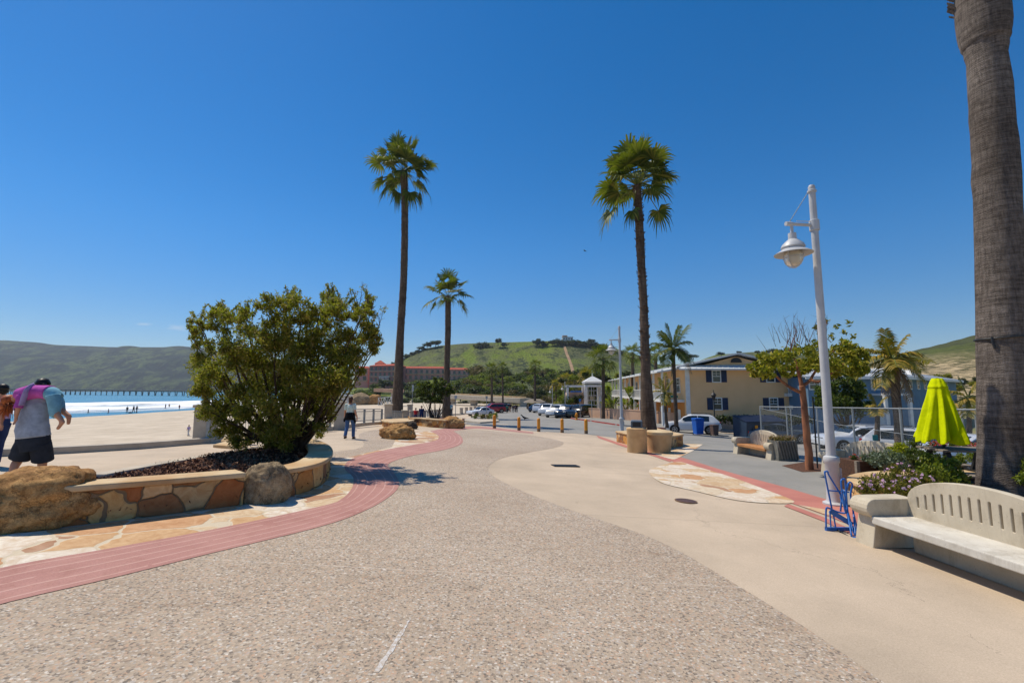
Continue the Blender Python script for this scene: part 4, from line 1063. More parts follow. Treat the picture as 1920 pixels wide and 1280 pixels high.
# --- manhole, drain grate
p = P(1286, 939.5); t = thing('manhole_cover', 'round dark brown manhole cover set in the smooth paving', 'manhole', p + Vector((0, 0, .010))); r = 18 / ppm(p.y); t.rotation_euler = (math.atan(g(p.x, p.y + .5) - g(p.x, p.y - .5)), -math.atan(g(p.x + .5, p.y) - g(p.x - .5, p.y)), 0)
M['iron'] = pm('rusty_iron', (92, 70, 66), (74, 58, 56), 12, .7, .3)
MB().lathe([(r, 0), (r, .008), (r * .9, .012), (.01, .012)], n=32).build('cover', M['iron'], t)
MB().lathe([(r * 1.08, 0), (r * 1.08, .006), (r * 1.0, .006)], n=32).build('frame', M['scuff'], t)
a, b = P(1037, 873), P(1083, 874); c = (a + b) / 2
t = thing('drain_grate', 'dark slotted storm drain grate in the smooth paving', 'drain', c + Vector((0, 0, .006)), math.atan2((b - a).y, (b - a).x)); L = (b - a).length; t.rotation_euler = (math.atan((g(c.x, c.y + .5) - g(c.x, c.y - .5))), -math.atan((g(c.x + .5, c.y) - g(c.x - .5, c.y))), t.rotation_euler.z)
MB().box((0, 0, .006), (L, .36, .006)).build('pit', M['black'], t)  # flat black plate stands in for the shaded hollow below the bars
m = MB()
for i in range(17): m.box((L * (i / 16 - .5), 0, .012), (.025, .36, .014))
m.build('bars', M['dark'], t)
for s in (-1, 1): MB().box((0, s * .18, .012), (L, .02, .014)).build('edge_bar', M['dark'], t)
# --- crack repair stroke in foreground (spilt white paint)
pp = [(706, 1262), (722, 1236), (742, 1205), (757, 1180), (766, 1166), (775, 1150)]; ww = [9, 11, 8, 6, 4, 2]
lt = [(x - w * .5, y) for (x, y), w in zip(pp, ww)]; rt = [(x + w * .5, y) for (x, y), w in zip(pp, ww)]
random.seed(4)
l2_ = []; r2_ = []
for L_, o_ in ((lt, l2_), (rt, r2_)):
    for a, b in zip(L_, L_[1:]):
        for i in range(5): u = i / 5; o_.append((a[0] + (b[0] - a[0]) * u + random.uniform(-1.8, 1.8), a[1] + (b[1] - a[1]) * u))
sheet('paint_streak', [P(*q)[:2] for q in l2_ + r2_[::-1]], .0075, pm('faded_white_paint', (202, 198, 194), (176, 160, 142), 45, .8, lo=.42, hi=.6))

# --- sign posts, hydrant
def signpost(px, by, ty, label, sw, sh, mat, rzn=0, back=True):
    p = P(px, by); k = ppm(p.y); h = (by - ty) / k; t = thing('sign_post', label, 'sign', p, rzn)
    m = MB(); m.tube([(0, 0, 0), (0, 0, h)], max(.03, .6 / k), 8); m.build('pole', M['galv'], t)
    if sw: MB().box((0, -.04, h - sh / k / 2), (sw / k, .015, sh / k)).build('sign_plate', mat, t, bevel=.005)
    return t
signpost(772, 792, 723, 'thin sign post with narrow pale plate by the tall palm', 4, 12, M['paint_white'], .9)
signpost(912, 783, 743, 'thin sign post in front of the white car', 4, 5, M['galv'], .3)
signpost(1088, 785, 748, 'slim sign post with small blue plate beside the hydrant', 4, 5, M['blue'])
signpost(854, 784, 742, 'slim sign post behind the second palm by the car park', 5, 6, M['lampmetal'], .3)
signpost(1126, 786, 744, 'slim post with tall pale sign by the pavilion palm', 5, 9, M['paint_white'])
signpost(1110, 786, 744, 'slim post with small cream sign left of the pavilion palm', 6, 6, M['cap'])
sp_ = signpost(1487, 838, 762, 'galvanised post with two stacked pale plates at the fence', 7, 7, M['galv'])
# street name sign: green blade
p = P(1268, 806); k = ppm(p.y); t = thing('street_sign', 'green street name blade on a slim pole before the yellow building', 'sign', p)
h = (806 - 742) / k
m = MB(); m.tube([(0, 0, 0), (0, 0, h)], .035, 8); m.build('pole', M['galv'], t)
MB().box((-.1, -.05, h - .12), (14 / k, .02, 4.2 / k)).build('name_plate', pm('green_sign', (22, 112, 92), (18, 100, 82), 4, .5), t)
p = P(1081, 787); k = ppm(p.y); t = thing('fire_hydrant', 'yellow fire hydrant on the kerb in front of the black parked car', 'hydrant', p); s = 14 / k / .75
MB().lathe([(.15 * s, 0), (.15 * s, .05 * s), (.10 * s, .07 * s), (.10 * s, .5 * s), (.13 * s, .52 * s), (.13 * s, .56 * s), (.09 * s, .66 * s), (.03 * s, .70 * s), (.03 * s, .75 * s)], n=16).build('barrel', M['yellow'], t, smooth='auto')
for a in (0, math.pi, -math.pi / 2): MB().lathe([(.06 * s, .09 * s), (.06 * s, .17 * s), (.03 * s, .18 * s)], (0, 0, .4 * s), 10, Matrix.Rotation(a, 3, 'Z') @ Matrix.Rotation(R(90), 3, 'Y')).build('outlet', M['yellow'], t)
# --- closed lime umbrella and picnic table
def umbrella():
    yb = 9.6; top = Q(1757, 708, yb); gz = g(top.x, yb); t = thing('patio_umbrella', 'closed lime yellow patio umbrella beside the nearest palm', 'umbrella', (top.x, yb, gz)); k = ppm(yb)
    m = MB(); m.tube([(0, 0, 0), (0, 0, top.z - gz)], .025, 10); m.build('pole', M['dark'], t)
    def zz(py): return Q(1757, py, yb).z - gz
    prof = [(709, 11), (713, 14), (726, 21), (727, 20), (745, 24), (775, 31), (800, 38), (815, 42), (822, 43)]
    nA = 96; vs = []; fs = []; ri = 5
    pr2 = []
    for (a, ra), (b, rb) in zip(prof, prof[1:]):
        for i in range(ri): pr2.append((a + (b - a) * i / ri, ra + (rb - ra) * i / ri))
    pr2.append(prof[-1])
    for i, (py, rr) in enumerate(pr2):
        u = max(0, (py - 726) / 96)
        for j in range(nA):
            a = 2 * math.pi * j / nA; f = 1 + (.15 + .17 * u) * math.sin(8 * a + .9 * math.sin(3 * a) + 1.5 * u * math.sin(2 * a + 1)) * min(1, .3 + u * 2) + .09 * u * math.sin(19 * a + 2 + 5 * u)
            f += .04 * u * math.cos(a - .2)
            x = rr / k * f * math.cos(a) * .64; y = rr / k * f * math.sin(a) * .75
            dz = (-9 * u * (.5 + .5 * math.sin(8 * a + 1.2 + .9 * math.sin(2 * a)))) / k
            vs.append((x - .05 * u, y, zz(py) + dz * u))
    n = len(pr2)
    for i in range(n - 1):
        for j in range(nA): fs.append((i * nA + j, (i + 1) * nA + j, (i + 1) * nA + (j + 1) % nA, i * nA + (j + 1) % nA))
    fs.append(tuple(range(nA)))
    m = MB(); m.add(vs, fs); o = m.build('canopy', M['umb'], t, smooth=True)
    md = o.modifiers.new('solid', 'SOLIDIFY'); md.thickness = .006
umbrella()
def picnic():
    yb = 9.55; a = Q(1752, 840, yb); b = Q(1838, 845, yb); c = (a + b) / 2; gz = g(c.x, yb); t = thing('picnic_table', 'grey timber picnic table under the closed lime umbrella', 'picnic table', (c.x, yb, gz), R(-8)); L = 1.25; hz = a.z - gz
    for i in range(5): MB().box((.1, (i - 2) * .15, hz - .02), (L, .14, .04)).build('plank', M['greywood'], t, bevel=.005)
    for s in (-1, 1):
        MB().box((.1, s * .72, hz * .58), (L, .26, .04)).build('bench_seat', M['greywood'], t, bevel=.005)
        for u in (-1, 1): MB().bar((.1 + s * .45, u * .62, 0), (.1 + s * .45, u * .22, hz - .04), .09, .045).build('leg', M['dark'], t)
        MB().bar((.1 + s * .45, -.75, hz * .53), (.1 + s * .45, .75, hz * .53), .09, .04).build('crossbeam', M['dark'], t)
picnic()
# wooden planter boxes with herbs behind the flower planter
def woodbox(px0, px1, top, yb, label, mat):
    a, b = Q(px0, top, yb), Q(px1, top, yb); c = (a + b) / 2; gz = g(c.x, yb); t = thing('planter_box', label, 'planter', (c.x, yb, gz)); L = (b - a).length; h = c.z - gz
    m = MB(); m.box((0, 0, h / 2), (L, .6, h)); m.build('box', M[mat], t, bevel=.01)
    for s in (-1, 1): MB().box((s * L / 2, -.3, h / 2), (.07, .07, h + .02)).build('corner_post', M['greywood'], t)
    MB().box((0, -.305, h - .05), (L, .03, .1)).build('trim', M['darkwood'], t)
    return t
woodbox(1588, 1636, 861, 10.6, 'brown timber planter box just right of the lamp post base', 'darkwood')
woodbox(1640, 1735, 868, 10.35, 'very dark timber planter box under the silver leaved herbs', 'black')
# --- chain-link fence
def fence():
    a = Q(1425, 762, 27.5); b = Q(1846, 768, 12.8); t = thing('chain_link_fence', 'tall galvanised chain link fence in front of the parked silver cars', 'fence', (a.x, a.y, g(a.x, a.y))); O = Vector(t.location)
    def at(u): return a.lerp(b, u)
    m = MB(); m.tube([at(i / 8) - O for i in range(9)], .024, 8); m.build('top_rail', M['galv'], t)
    for u in (0, .22, .42, .60, .78, .985):
        p = at(u); z0 = g(p.x, p.y); m = MB(); m.tube([(p.x - O.x, p.y - O.y, z0 - O.z), (p.x - O.x, p.y - O.y, p.z - O.z + .04)], .036, 10); m.build('post', M['galv'], t)
    m = MB(); m.tube([at(0) - O - Vector((0, 0, .1)), at(.5) - O - Vector((0, 0, .7)), at(1) - O - Vector((0, 0, 1.0))], .012, 6); m.build('brace_wire', M['galv'], t)
    L = (b - a).length; H = 2.1; sp = .075; k = int((L + H) / sp); V = []; F = []; d = (b - a).normalized()
    def pt(s, z): q = at(s / L); return Vector((q.x - O.x, q.y - O.y, q.z - O.z - (H - z)))
    nrm = Vector((d.y, -d.x, 0)).normalized()
    for i in range(k):
        for sg in (0, 1):
            s0 = i * sp - H; z0 = 0; s1 = i * sp; z1 = H
            if s0 < 0: z0 = -s0; s0 = 0
            if s1 > L: z1 = H - (s1 - L); s1 = L
            if z1 <= z0: continue
            A, B = (pt(s0, H - z0), pt(s1, H - z1)) if sg else (pt(s0, z0), pt(s1, z1))
            e = (B - A).normalized(); w = e.cross(nrm) * .0014; off = nrm * (.003 if sg else -.003)
            q0 = len(V); V += [A + off - w, A + off + w, B + off + w, B + off - w]; F += [(q0, q0 + 1, q0 + 2, q0 + 3)]
    np_mesh('mesh', np.array([tuple(v) for v in V]), np.array(F), M['galv'], t)
fence()
# ================================================================== VEGETATION
def fan_leaf(V, F, hub, fwd, side, nrm, r, nseg=22, spread=115, droop=.35, fold=.15, wid=.056):
    """one palmate leaf: nseg blades radiating from hub in the plane (fwd, side)"""
    for i in range(nseg):
        a = R(-spread + 2 * spread * i / (nseg - 1)); d = (fwd * math.cos(a) + side * math.sin(a) + nrm * (fold * abs(math.sin(a)))).normalized()
        L = r * (.72 + .28 * math.cos(a * .6)) * random.uniform(.74, 1.12); t = nrm.cross(d).normalized(); w = r * wid
        p0 = hub; p1 = hub + d * L * .5; p2 = hub + d * L * .8 + Vector((0, 0, -droop * L * .10)); p3 = hub + d * L + Vector((random.uniform(-.04, .04) * r, random.uniform(-.04, .04) * r, -droop * L * random.uniform(.2, .55)))
        k = len(V); z = nrm * (w * .35 * (1 if i % 2 else -1))
        V += [p0 - t * w * .15, p0 + t * w * .15, p1 - t * w + z, p1 + t * w - z, p2 - t * w * .7, p2 + t * w * .7, p3 - t * w * .1, p3 + t * w * .1]
        F += [(k, k + 1, k + 3, k + 2), (k + 2, k + 3, k + 5, k + 4), (k + 4, k + 5, k + 7, k + 6)]
def fan_crown(dirs, rfan, petl, nseg=22, jitter=.1):
    """dirs: list of (unit dir, length scale, radius scale, sag). crown is centred on the trunk tip"""
    V, F, S = [], [], MB()
    for d, ls, rs, sag in dirs:
        d = Vector(d).normalized(); L = petl * ls
        hub = d * L + Vector((0, 0, -sag * L * .5)); mid = d * L * .5 + Vector((0, 0, -sag * L * .06))
        S.tube([d * .05, mid, hub], [.035, .026, .018], 5)
        fwd = (hub - mid).normalized(); fwd = (fwd + Vector((0, 0, -.25 * sag))).normalized()
        side = fwd.cross(Vector((0, 0, 1)))
        side = side.normalized() if side.length > .1 else Vector((1, 0, 0))
        nrm = side.cross(fwd).normalized()
        rot = Matrix.Rotation(random.uniform(-.5, .5), 3, fwd); side = rot @ side; nrm = rot @ nrm
        fan_leaf(V, F, hub, fwd, side, nrm, rfan * rs, nseg, random.uniform(95, 125), .5 + sag * .8)
    return np.array([tuple(v) for v in V]), np.array(F), S
def rand_dirs(n, up=.35, seed=0, low=-.35):
    rs = random.Random(seed); out = []
    for i in range(n):
        u = (i + .5) / n; z = 1 - u * (1 - low); a = i * 2.39996 + rs.uniform(-.3, .3); h = math.sqrt(max(0, 1 - z * z))
        out.append(((h * math.cos(a), h * math.sin(a), z), rs.uniform(.85, 1.15), rs.uniform(.85, 1.1), max(0, .55 - z) * .9))
    return out
def rand_extra(n, ln, seed):
    return [(Vector(d), ln * l, r, sg) for d, l, r, sg in rand_dirs(n, seed=seed, low=-.15)]
def trunk_mesh(path, radii, n=14, rough=0, step=.25, knobs=0, seed=0):
    m = MB(); pts = cr([tuple(p) for p in path], 8); k = len(pts); kk = len(path)
    dense = []; rr = []
    for i, p in enumerate(pts):
        x = i / (k - 1) * (kk - 1); j = min(int(x), kk - 2); u = x - j; dense.append(p); rr.append(radii[j] + (radii[j + 1] - radii[j]) * u)
    # resample
    out = [dense[0]]; ro = [rr[0]]
    for a, b, ra, rb in zip(dense, dense[1:], rr, rr[1:]):
        q = max(1, int((b - a).length / step))
        for i in range(q): out.append(a.lerp(b, (i + 1) / q)); ro.append(ra + (rb - ra) * (i + 1) / q)
    ro2 = [r * (1 + rough * noise.noise((i * .9, seed, 0))) for i, r in enumerate(ro)]
    m.tube(out, ro2, n)
    if rough:
        s = seed * 3.1
        m.v = [tuple(Vector(v) + Vector((noise.noise(Vector(v) * 2.2 + Vector((s, 0, 0))), noise.noise(Vector(v) * 2.2 + Vector((0, s, 9))), 0)) * rough * .5) for v in m.v]
    return m, out, ro
def boots(out, ro, t0, t1, n, L, seed=1):
    """old leaf bases sticking out of the trunk"""
    rs = random.Random(seed); m = MB(); N = len(out)
    for i in range(n):
        u = t0 + (t1 - t0) * rs.random(); j = min(int(u * (N - 1)), N - 2); p = out[j].lerp(out[j + 1], u * (N - 1) - j); r = ro[j]; a = rs.uniform(0, 6.283)
        d = Vector((math.cos(a), math.sin(a), 0)); up = Vector((0, 0, 1)); l = L * rs.uniform(.5, 1.2)
        m.bar(p + d * r * .8, p + d * (r * 1.02 + l * .35) + up * l * .8, .05 + .05 * rs.random(), .02)
    return m
def fan_palm(name, label, base, topz, path_off, radii, dirs, rfan, petl, bootrange=None, group=None, bark='palmfar', nseg=22, frond='frond', bootn=260, bootL=.16, skirt=0):
    t = thing(name, label, 'palm tree', base, 0, group)
    path = [Vector((o[0], o[1], o[2])) for o in path_off]
    m, out, ro = trunk_mesh(path, radii, 18, .05, .25, seed=len(label))
    if bootrange: bt = boots(out, ro, bootrange[0], bootrange[1], bootn, bootL, len(label)); m.add(bt.v, bt.f)
    tr = m.build('trunk', M[bark], t, smooth='auto')
    V, F, S = fan_crown(dirs, rfan, petl, nseg); tip = np.array(tuple(path[-1]))
    cr_ = np_mesh('crown', V + tip, F, M[frond], t)
    for v in range(len(S.v)): S.v[v] = tuple(Vector(S.v[v]) + path[-1])
    S.build('leaf_stalks', M['stalk'], t)
    return t
def palm_from_px(pxs, wpx, Ybase):
    """pxs: list of (px,py) from base to tip at constant depth -> local path, radii"""
    b = P(*pxs[0]) if Ybase is None else Q(*pxs[0], Ybase)
    Y = b.y; off = [Q(x, y, Y) - b for x, y in pxs]; rad = [w / 2 / ppm(Y) for w in wpx]; return b, off, rad, Y
# --- tall left palm
def pxd(lst, Y, seed=0):
    """fronds given by picture direction (dx,dy) from the trunk tip in px, plus depth tilt"""
    k = ppm(Y); rs = random.Random(seed); out = []
    for dx, dy, dep, rs_, sag in lst:
        v = Vector((dx / k, dep, -dy / k)); out.append((v, v.length, rs_, sag))
    return out
b, off, rad, Y = palm_from_px([(744, 791), (750, 640), (757, 520), (759, 400), (757, 322)], [23, 14, 13, 13, 14], None)
k = ppm(Y)
sp = [(-42, 6, .2, 1, .5), (-46, -20, -.3, .9, .2), (-30, 24, -.4, .95, .7), (-12, 26, .3, .8, .9), (14, 30, -.3, .85, .9), (32, 12, .3, 1, .6), (36, -8, -.4, .9, .3), (44, -22, .2, .8, .25), (28, 28, .4, .7, .9), (-28, -44, .3, 1, 0), (-12, -48, -.4, 1.05, 0), (4, -50, .4, 1.05, 0), (20, -44, -.3, 1, 0), (-38, -36, -.2, .8, .1), (-20, -14, -1.2, 1, .3), (12, -18, -1.3, 1, .2), (-6, -30, -1.0, 1, .1), (22, -28, .9, 1, .1), (-16, -30, 1.0, 1, .1), (-24, 8, 1.1, .9, .4), (20, 6, 1.1, .9, .4), (4, 4, -1.3, .9, .5)]
fan_palm('fan_palm', 'tallest fan palm, left of centre, with a full round crown', b, 0, off, rad, pxd(sp, Y) + rand_extra(11, 26 / k, 1), 33 / k, 1.0, (.38, 1), 'tall fan palms on the plaza')
# --- second left palm, further
b, off, rad, Y = palm_from_px([(837, 784), (838, 690), (840, 620), (840, 556)], [17, 10.5, 11, 11], None)
k = ppm(Y)
sp = [(-34, 2, .2, 1, .5), (-26, -16, -.4, 1, .2), (-22, 8, -.5, .8, .6), (30, -8, .3, 1, .3), (28, 8, -.2, .8, .8), (-14, -32, .3, 1, 0), (0, -36, -.3, 1, 0), (12, -34, .4, 1, 0), (24, -22, -.3, .9, .1), (-6, -16, -1.0, 1, .2), (8, -14, 1.0, 1, .2), (-18, -24, .8, 1, 0), (10, -22, -.9, .9, 0), (-10, 2, .9, .8, .4), (6, 2, -1, .8, .4)]
fan_palm('fan_palm', 'shorter fan palm rising from the low planter beside the small dark tree', b, 0, off, rad, pxd(sp, Y, 1) + rand_extra(9, 20 / k, 2), 24 / k, 1.0, (.25, 1), 'tall fan palms on the plaza', nseg=18)
# --- central palm in the square planter
b0 = P(1222, 838); yb = b0.y - .15
b, off, rad, Y = palm_from_px([(1219, 822), (1216, 800), (1211, 700), (1206, 560), (1200, 450), (1195, 348)], [48, 29, 18.5, 14.5, 16, 14.5], yb)
k = ppm(Y)
sp = [(-52, 30, .2, 1, .7), (42, 26, .2, .85, .9), (-14, 36, -.3, .7, 1.0), (-50, -8, .2, 1.1, .35), (-44, -18, -.5, .95, .25), (42, -20, -.2, 1, .3), (60, -28, .3, .75, .3), (-36, -44, .2, 1.05, .05), (-18, -54, -.4, 1.15, 0), (-2, -62, .3, 1.15, 0), (14, -60, -.2, 1.1, 0), (34, -48, .3, 1.05, .05), (-30, -26, -.9, 1, .1), (20, -34, -1.0, 1, .1), (-8, -40, -1.0, 1.05, 0), (8, -36, .9, 1, 0), (-24, -36, .8, 1, 0), (28, -32, .8, .9, .1), (2, -14, -1.2, .9, .4), (-6, -14, 1.2, .9, .4)]
fan_palm('fan_palm', 'tall fan palm in the square stone planter at centre right', b, 0, off, rad, pxd(sp, Y, 2) + rand_extra(11, 34 / k, 3), 40 / k, 1.0, (.42, 1), 'tall fan palms on the plaza')
# --- nearest palm at the right edge (crown above the frame)
yb = 8.15
b, off, rad, Y = palm_from_px([(1886, 938), (1884, 880), (1879, 600), (1866, 300), (1851, 110), (1843, 30)], [80, 73, 71, 67, 62, 82], yb)
tip = off[-1] + (off[-1] - off[-2]).normalized() * 4.2
off = off + [tip]; rad = rad + [.36]
fan_palm('fan_palm', 'massive grey fan palm trunk at the right edge, strapped with a dark cable', b, 0, off, rad, rand_dirs(36, seed=4), 1.1, 1.3, (.76, 1), None, 'palmbark', 16, bootn=420, bootL=.26)
pt = [o for o in COL.objects if o.get('label', '').startswith('massive grey')][0]
cbz = Q(1878, 634, Y).z - b.z
m = MB(); cx = (Q(1879, 634, Y) - b).x; rr = 36 / ppm(Y) + .012
m.tube([(cx + rr * math.cos(a), rr * math.sin(a), cbz + .02 * math.cos(a)) for a in [2 * math.pi * i / 32 for i in range(33)]], .016, 6)
m.tube([(cx - rr * .93, -rr * .4, cbz), (cx - rr * .95, -rr * .42, cbz - .08), (cx - rr * .9, -rr * .45, cbz - .2)], .02, 6); m.build('cable', M['dark'], pt)

# --- pinnate palms
def feather(V, F, base, d0, L, sag, nl=26, ll=.5, S=None, ragged=.1, hang=.35):
    d0 = Vector(d0).normalized(); pts = []
    for i in range(13):
        u = i / 12; p = base + d0 * L * u + Vector((0, 0, -sag * L * u ** 2.2)); pts.append(p)
    if S is not None: S.tube(pts, [.03 * (1 - .8 * i / 12) + .004 for i in range(13)], 5)
    for i in range(nl):
        u = .12 + .86 * i / (nl - 1); x = u * 12; j = min(int(x), 11); p = pts[j].lerp(pts[j + 1], x - j); fd = (pts[j + 1] - pts[j]).normalized()
        sd = fd.cross(Vector((0, 0, 1)))
        sd = sd.normalized() if sd.length > .05 else Vector((1, 0, 0))
        l = ll * (math.sin(math.pi * (.12 + .8 * u)) ** .6)
        for s in (-1, 1):
            d = (fd * .55 + sd * s * .8 + Vector((0, 0, random.uniform(-.1, .25)))).normalized(); l2 = l * random.uniform(1 - ragged * 2, 1 + ragged)
            w = fd.cross(d).cross(d).normalized() * (.018 + .02 * ll); mid = p + d * l2 * .55; tip = p + d * l2 + Vector((0, 0, -hang * l2)); k = len(V)
            V += [p - w * .4, p + w * .4, mid + w, mid - w, tip + w * .15, tip - w * .15]; F += [(k, k + 1, k + 2, k + 3), (k + 3, k + 2, k + 4, k + 5)]
def feather_palm(label, base, path, radii, fronds, Lscale, mat='frond', ll=.5, name='feather_palm', group=None, dead=None, nl=26, bark='palmfar'):
    t = thing(name, label, 'palm tree', base, 0, group); m, out, ro = trunk_mesh(path, radii, 12, .05, .25, seed=3); m.build('trunk', M[bark], t, smooth=True)
    V, F, S = [], [], MB(); tip = Vector(path[-1])
    for d, l, sag in fronds: feather(V, F, tip, d, l * Lscale, sag, nl, ll, S)
    np_mesh('crown', np.array([tuple(v) for v in V]), np.array(F), M[mat], t)
    S.build('leaf_stalks', M['stalk'], t)
    if dead:
        V, F, S = [], [], MB()
        for d, l, sag in dead: feather(V, F, tip + Vector((0, 0, -.1)), d, l * Lscale, sag, nl, ll * .6, S, .3, .9)
        np_mesh('dead_fronds', np.array([tuple(v) for v in V]), np.array(F), M['deadfrond'], t); S.build('dead_stalks', M['deadfrond'], t)
    return t
def fpx(lst, Y):
    k = ppm(Y); out = []
    for dx, dy, dep, sag in lst:
        v = Vector((dx / k, dep, -dy / k)); out.append((v, v.length, sag))
    return out
# tall feather palm beside the yellow building (1262)
yb = 37.0
b, off, rad, Y = palm_from_px([(1268, 799), (1265, 720), (1262, 655)], [8, 6, 6], yb)
feather_palm('tall feather palm with wind tossed crown in front of the yellow building', b, off, rad, fpx([(-38, -18, 0, .15), (-42, 2, .5, .5), (-26, -40, -.4, .15), (-8, -52, .3, .05), (10, -48, -.5, .1), (34, -50, .2, .05), (26, -28, -.8, .4), (30, -4, .4, .7), (-20, 10, -.6, .8), (-34, -6, -.9, .4), (14, 4, -1.1, .7), (-10, -20, 1.2, .3), (36, -16, .2, 1.0), (-16, -34, .8, .1)], Y), 1.0, 'frond', .85, nl=34, dead=fpx([(34, -10, .1, 1.5), (-4, 30, .1, .6)], Y))
b, off, rad, Y = palm_from_px([(1251, 802), (1248, 770), (1247, 737)], [7, 5, 5], 36.0)
feather_palm('small yellowing feather palm by the kerb before the yellow building', b, off, rad, fpx([(-22, -14, 0, .4), (-24, 4, .4, .7), (-12, -32, -.3, .1), (4, -40, .3, .05), (12, -30, -.4, .2), (14, -8, .3, .6), (-8, 6, -.6, .9), (10, 8, .4, .9), (-18, -24, .5, .2)], Y), 1.0, 'frondy', .4, dead=fpx([(3, -44, .1, .2), (-4, 20, 0, .6)], Y))
# yellowing palm with hanging dead fronds (1670)
b, off, rad, Y = palm_from_px([(1688, 852), (1682, 760), (1672, 672)], [15, 14, 15], 21.0)
feather_palm('ragged yellow feather palm with hanging dead fronds behind the fence', b, off, rad, fpx([(-48, -16, 0, .35), (-56, 6, .5, .5), (-24, -44, -.4, .2), (2, -60, .3, .05), (22, -50, -.3, .15), (26, -24, -.8, .4), (58, -10, .3, .4), (80, -14, .2, .25), (40, 14, -.5, .6), (-38, 24, -.4, .6), (-26, -6, -1.0, .5), (14, -4, -1.1, .6), (-14, -30, .9, .2), (30, -34, .8, .2), (-44, -34, .4, .3)], Y), 1.0, 'frondy', .62, dead=fpx([(-22, 24, -.1, 1.2), (-14, 40, -.2, .6), (24, 28, -.2, 1.0), (36, 22, .2, 1.3), (10, 50, -.2, .4)], Y), nl=30)
b, off, rad, Y = palm_from_px([(1645, 848), (1645, 790), (1644, 765)], [9, 8, 7], 22.0)
feather_palm('stubby golden palm behind the fence, left of the ragged palm', b, off, rad, fpx([(-16, -14, 0, .5), (-4, -28, .2, .1), (12, -26, -.2, .2), (18, -8, .2, .7), (-12, -4, -.4, .8), (8, -2, .5, .8)], Y), 1.0, 'frondy', .35)
b, off, rad, Y = palm_from_px([(1818, 842), (1817, 780), (1815, 745)], [9, 8, 8], 23.0)
feather_palm('golden feather palm half hidden by the nearest palm trunk', b, off, rad, fpx([(-42, 8, 0, .4), (-30, -20, .3, .2), (-6, -42, .2, .1), (14, -36, -.2, .2), (30, -10, .2, .5), (26, 12, -.4, .7), (-20, 12, -.4, .8)], Y), 1.0, 'frondy', .5)
# far fan palms along the street
def far_fan(px, by, ty, wtr, rpx, Y, label, frond='frond', seed=0, group='far fan palms along the car park'):
    b = Q(px, by, Y); b.z = g(b.x, Y) if Y < 300 else b.z
    tip = Q(px + random.uniform(-1, 1), ty, Y) - b; k = ppm(Y); r = rpx / k
    fan_palm('fan_palm', label, b, 0, [Vector((0, 0, 0)), tip * .5, tip], [wtr / 2 / k * 1.3, wtr / 2 / k, wtr / 2 / k], rand_dirs(24, seed=seed, low=-.55), r * .52, r * .55, None, group, nseg=13, frond=frond)
far_fan(922, 762, 693, 4, 18, 120, 'left one of the two slim far fan palms above the red car')
far_fan(943, 762, 689, 3, 13, 125, 'right one of the two slim far fan palms above the red car', seed=1)
far_fan(1003, 764, 686, 4, 15, 110, 'lone far fan palm above the restroom hut', seed=2)
far_fan(1131, 789, 672, 6, 34, 58, 'dark fan palm in front of the white pavilion', seed=3)
far_fan(1187, 775, 662, 6, 24, 75, 'fan palm just left of the central palm trunk', seed=4)
far_fan(1229, 772, 664, 6, 22, 78, 'fan palm half hidden between the central palm and feather palm', seed=5)
far_fan(1098, 778, 705, 4, 20, 90, 'yellowish fan palm left of the white pavilion', 'frondy', 6)
far_fan(1062, 775, 712, 4, 18, 95, 'yellowish fan palm above the white parked cars', 'frondy', 7)
far_fan(1043, 770, 720, 3, 14, 105, 'small far fan palm above the silver parked car', 'frondy', 8)

# --- broadleaf trees built from leaf clumps
def branch_tree(t, base, nodes, O, mat='bark', n=8):
    m = MB()
    for path, r0, r1 in nodes:
        pts = cr([tuple(Vector(p) - O) for p in path], 5); k = len(pts)
        pts = [p + Vector((noise.noise(p * 3) * .04, noise.noise(p * 3 + Vector((5, 0, 0))) * .04, 0)) for p in pts]
        m.tube(pts, [r0 + (r1 - r0) * i / (k - 1) for i in range(k)], n)
    return m.build('trunk', M[mat], t, smooth=True)
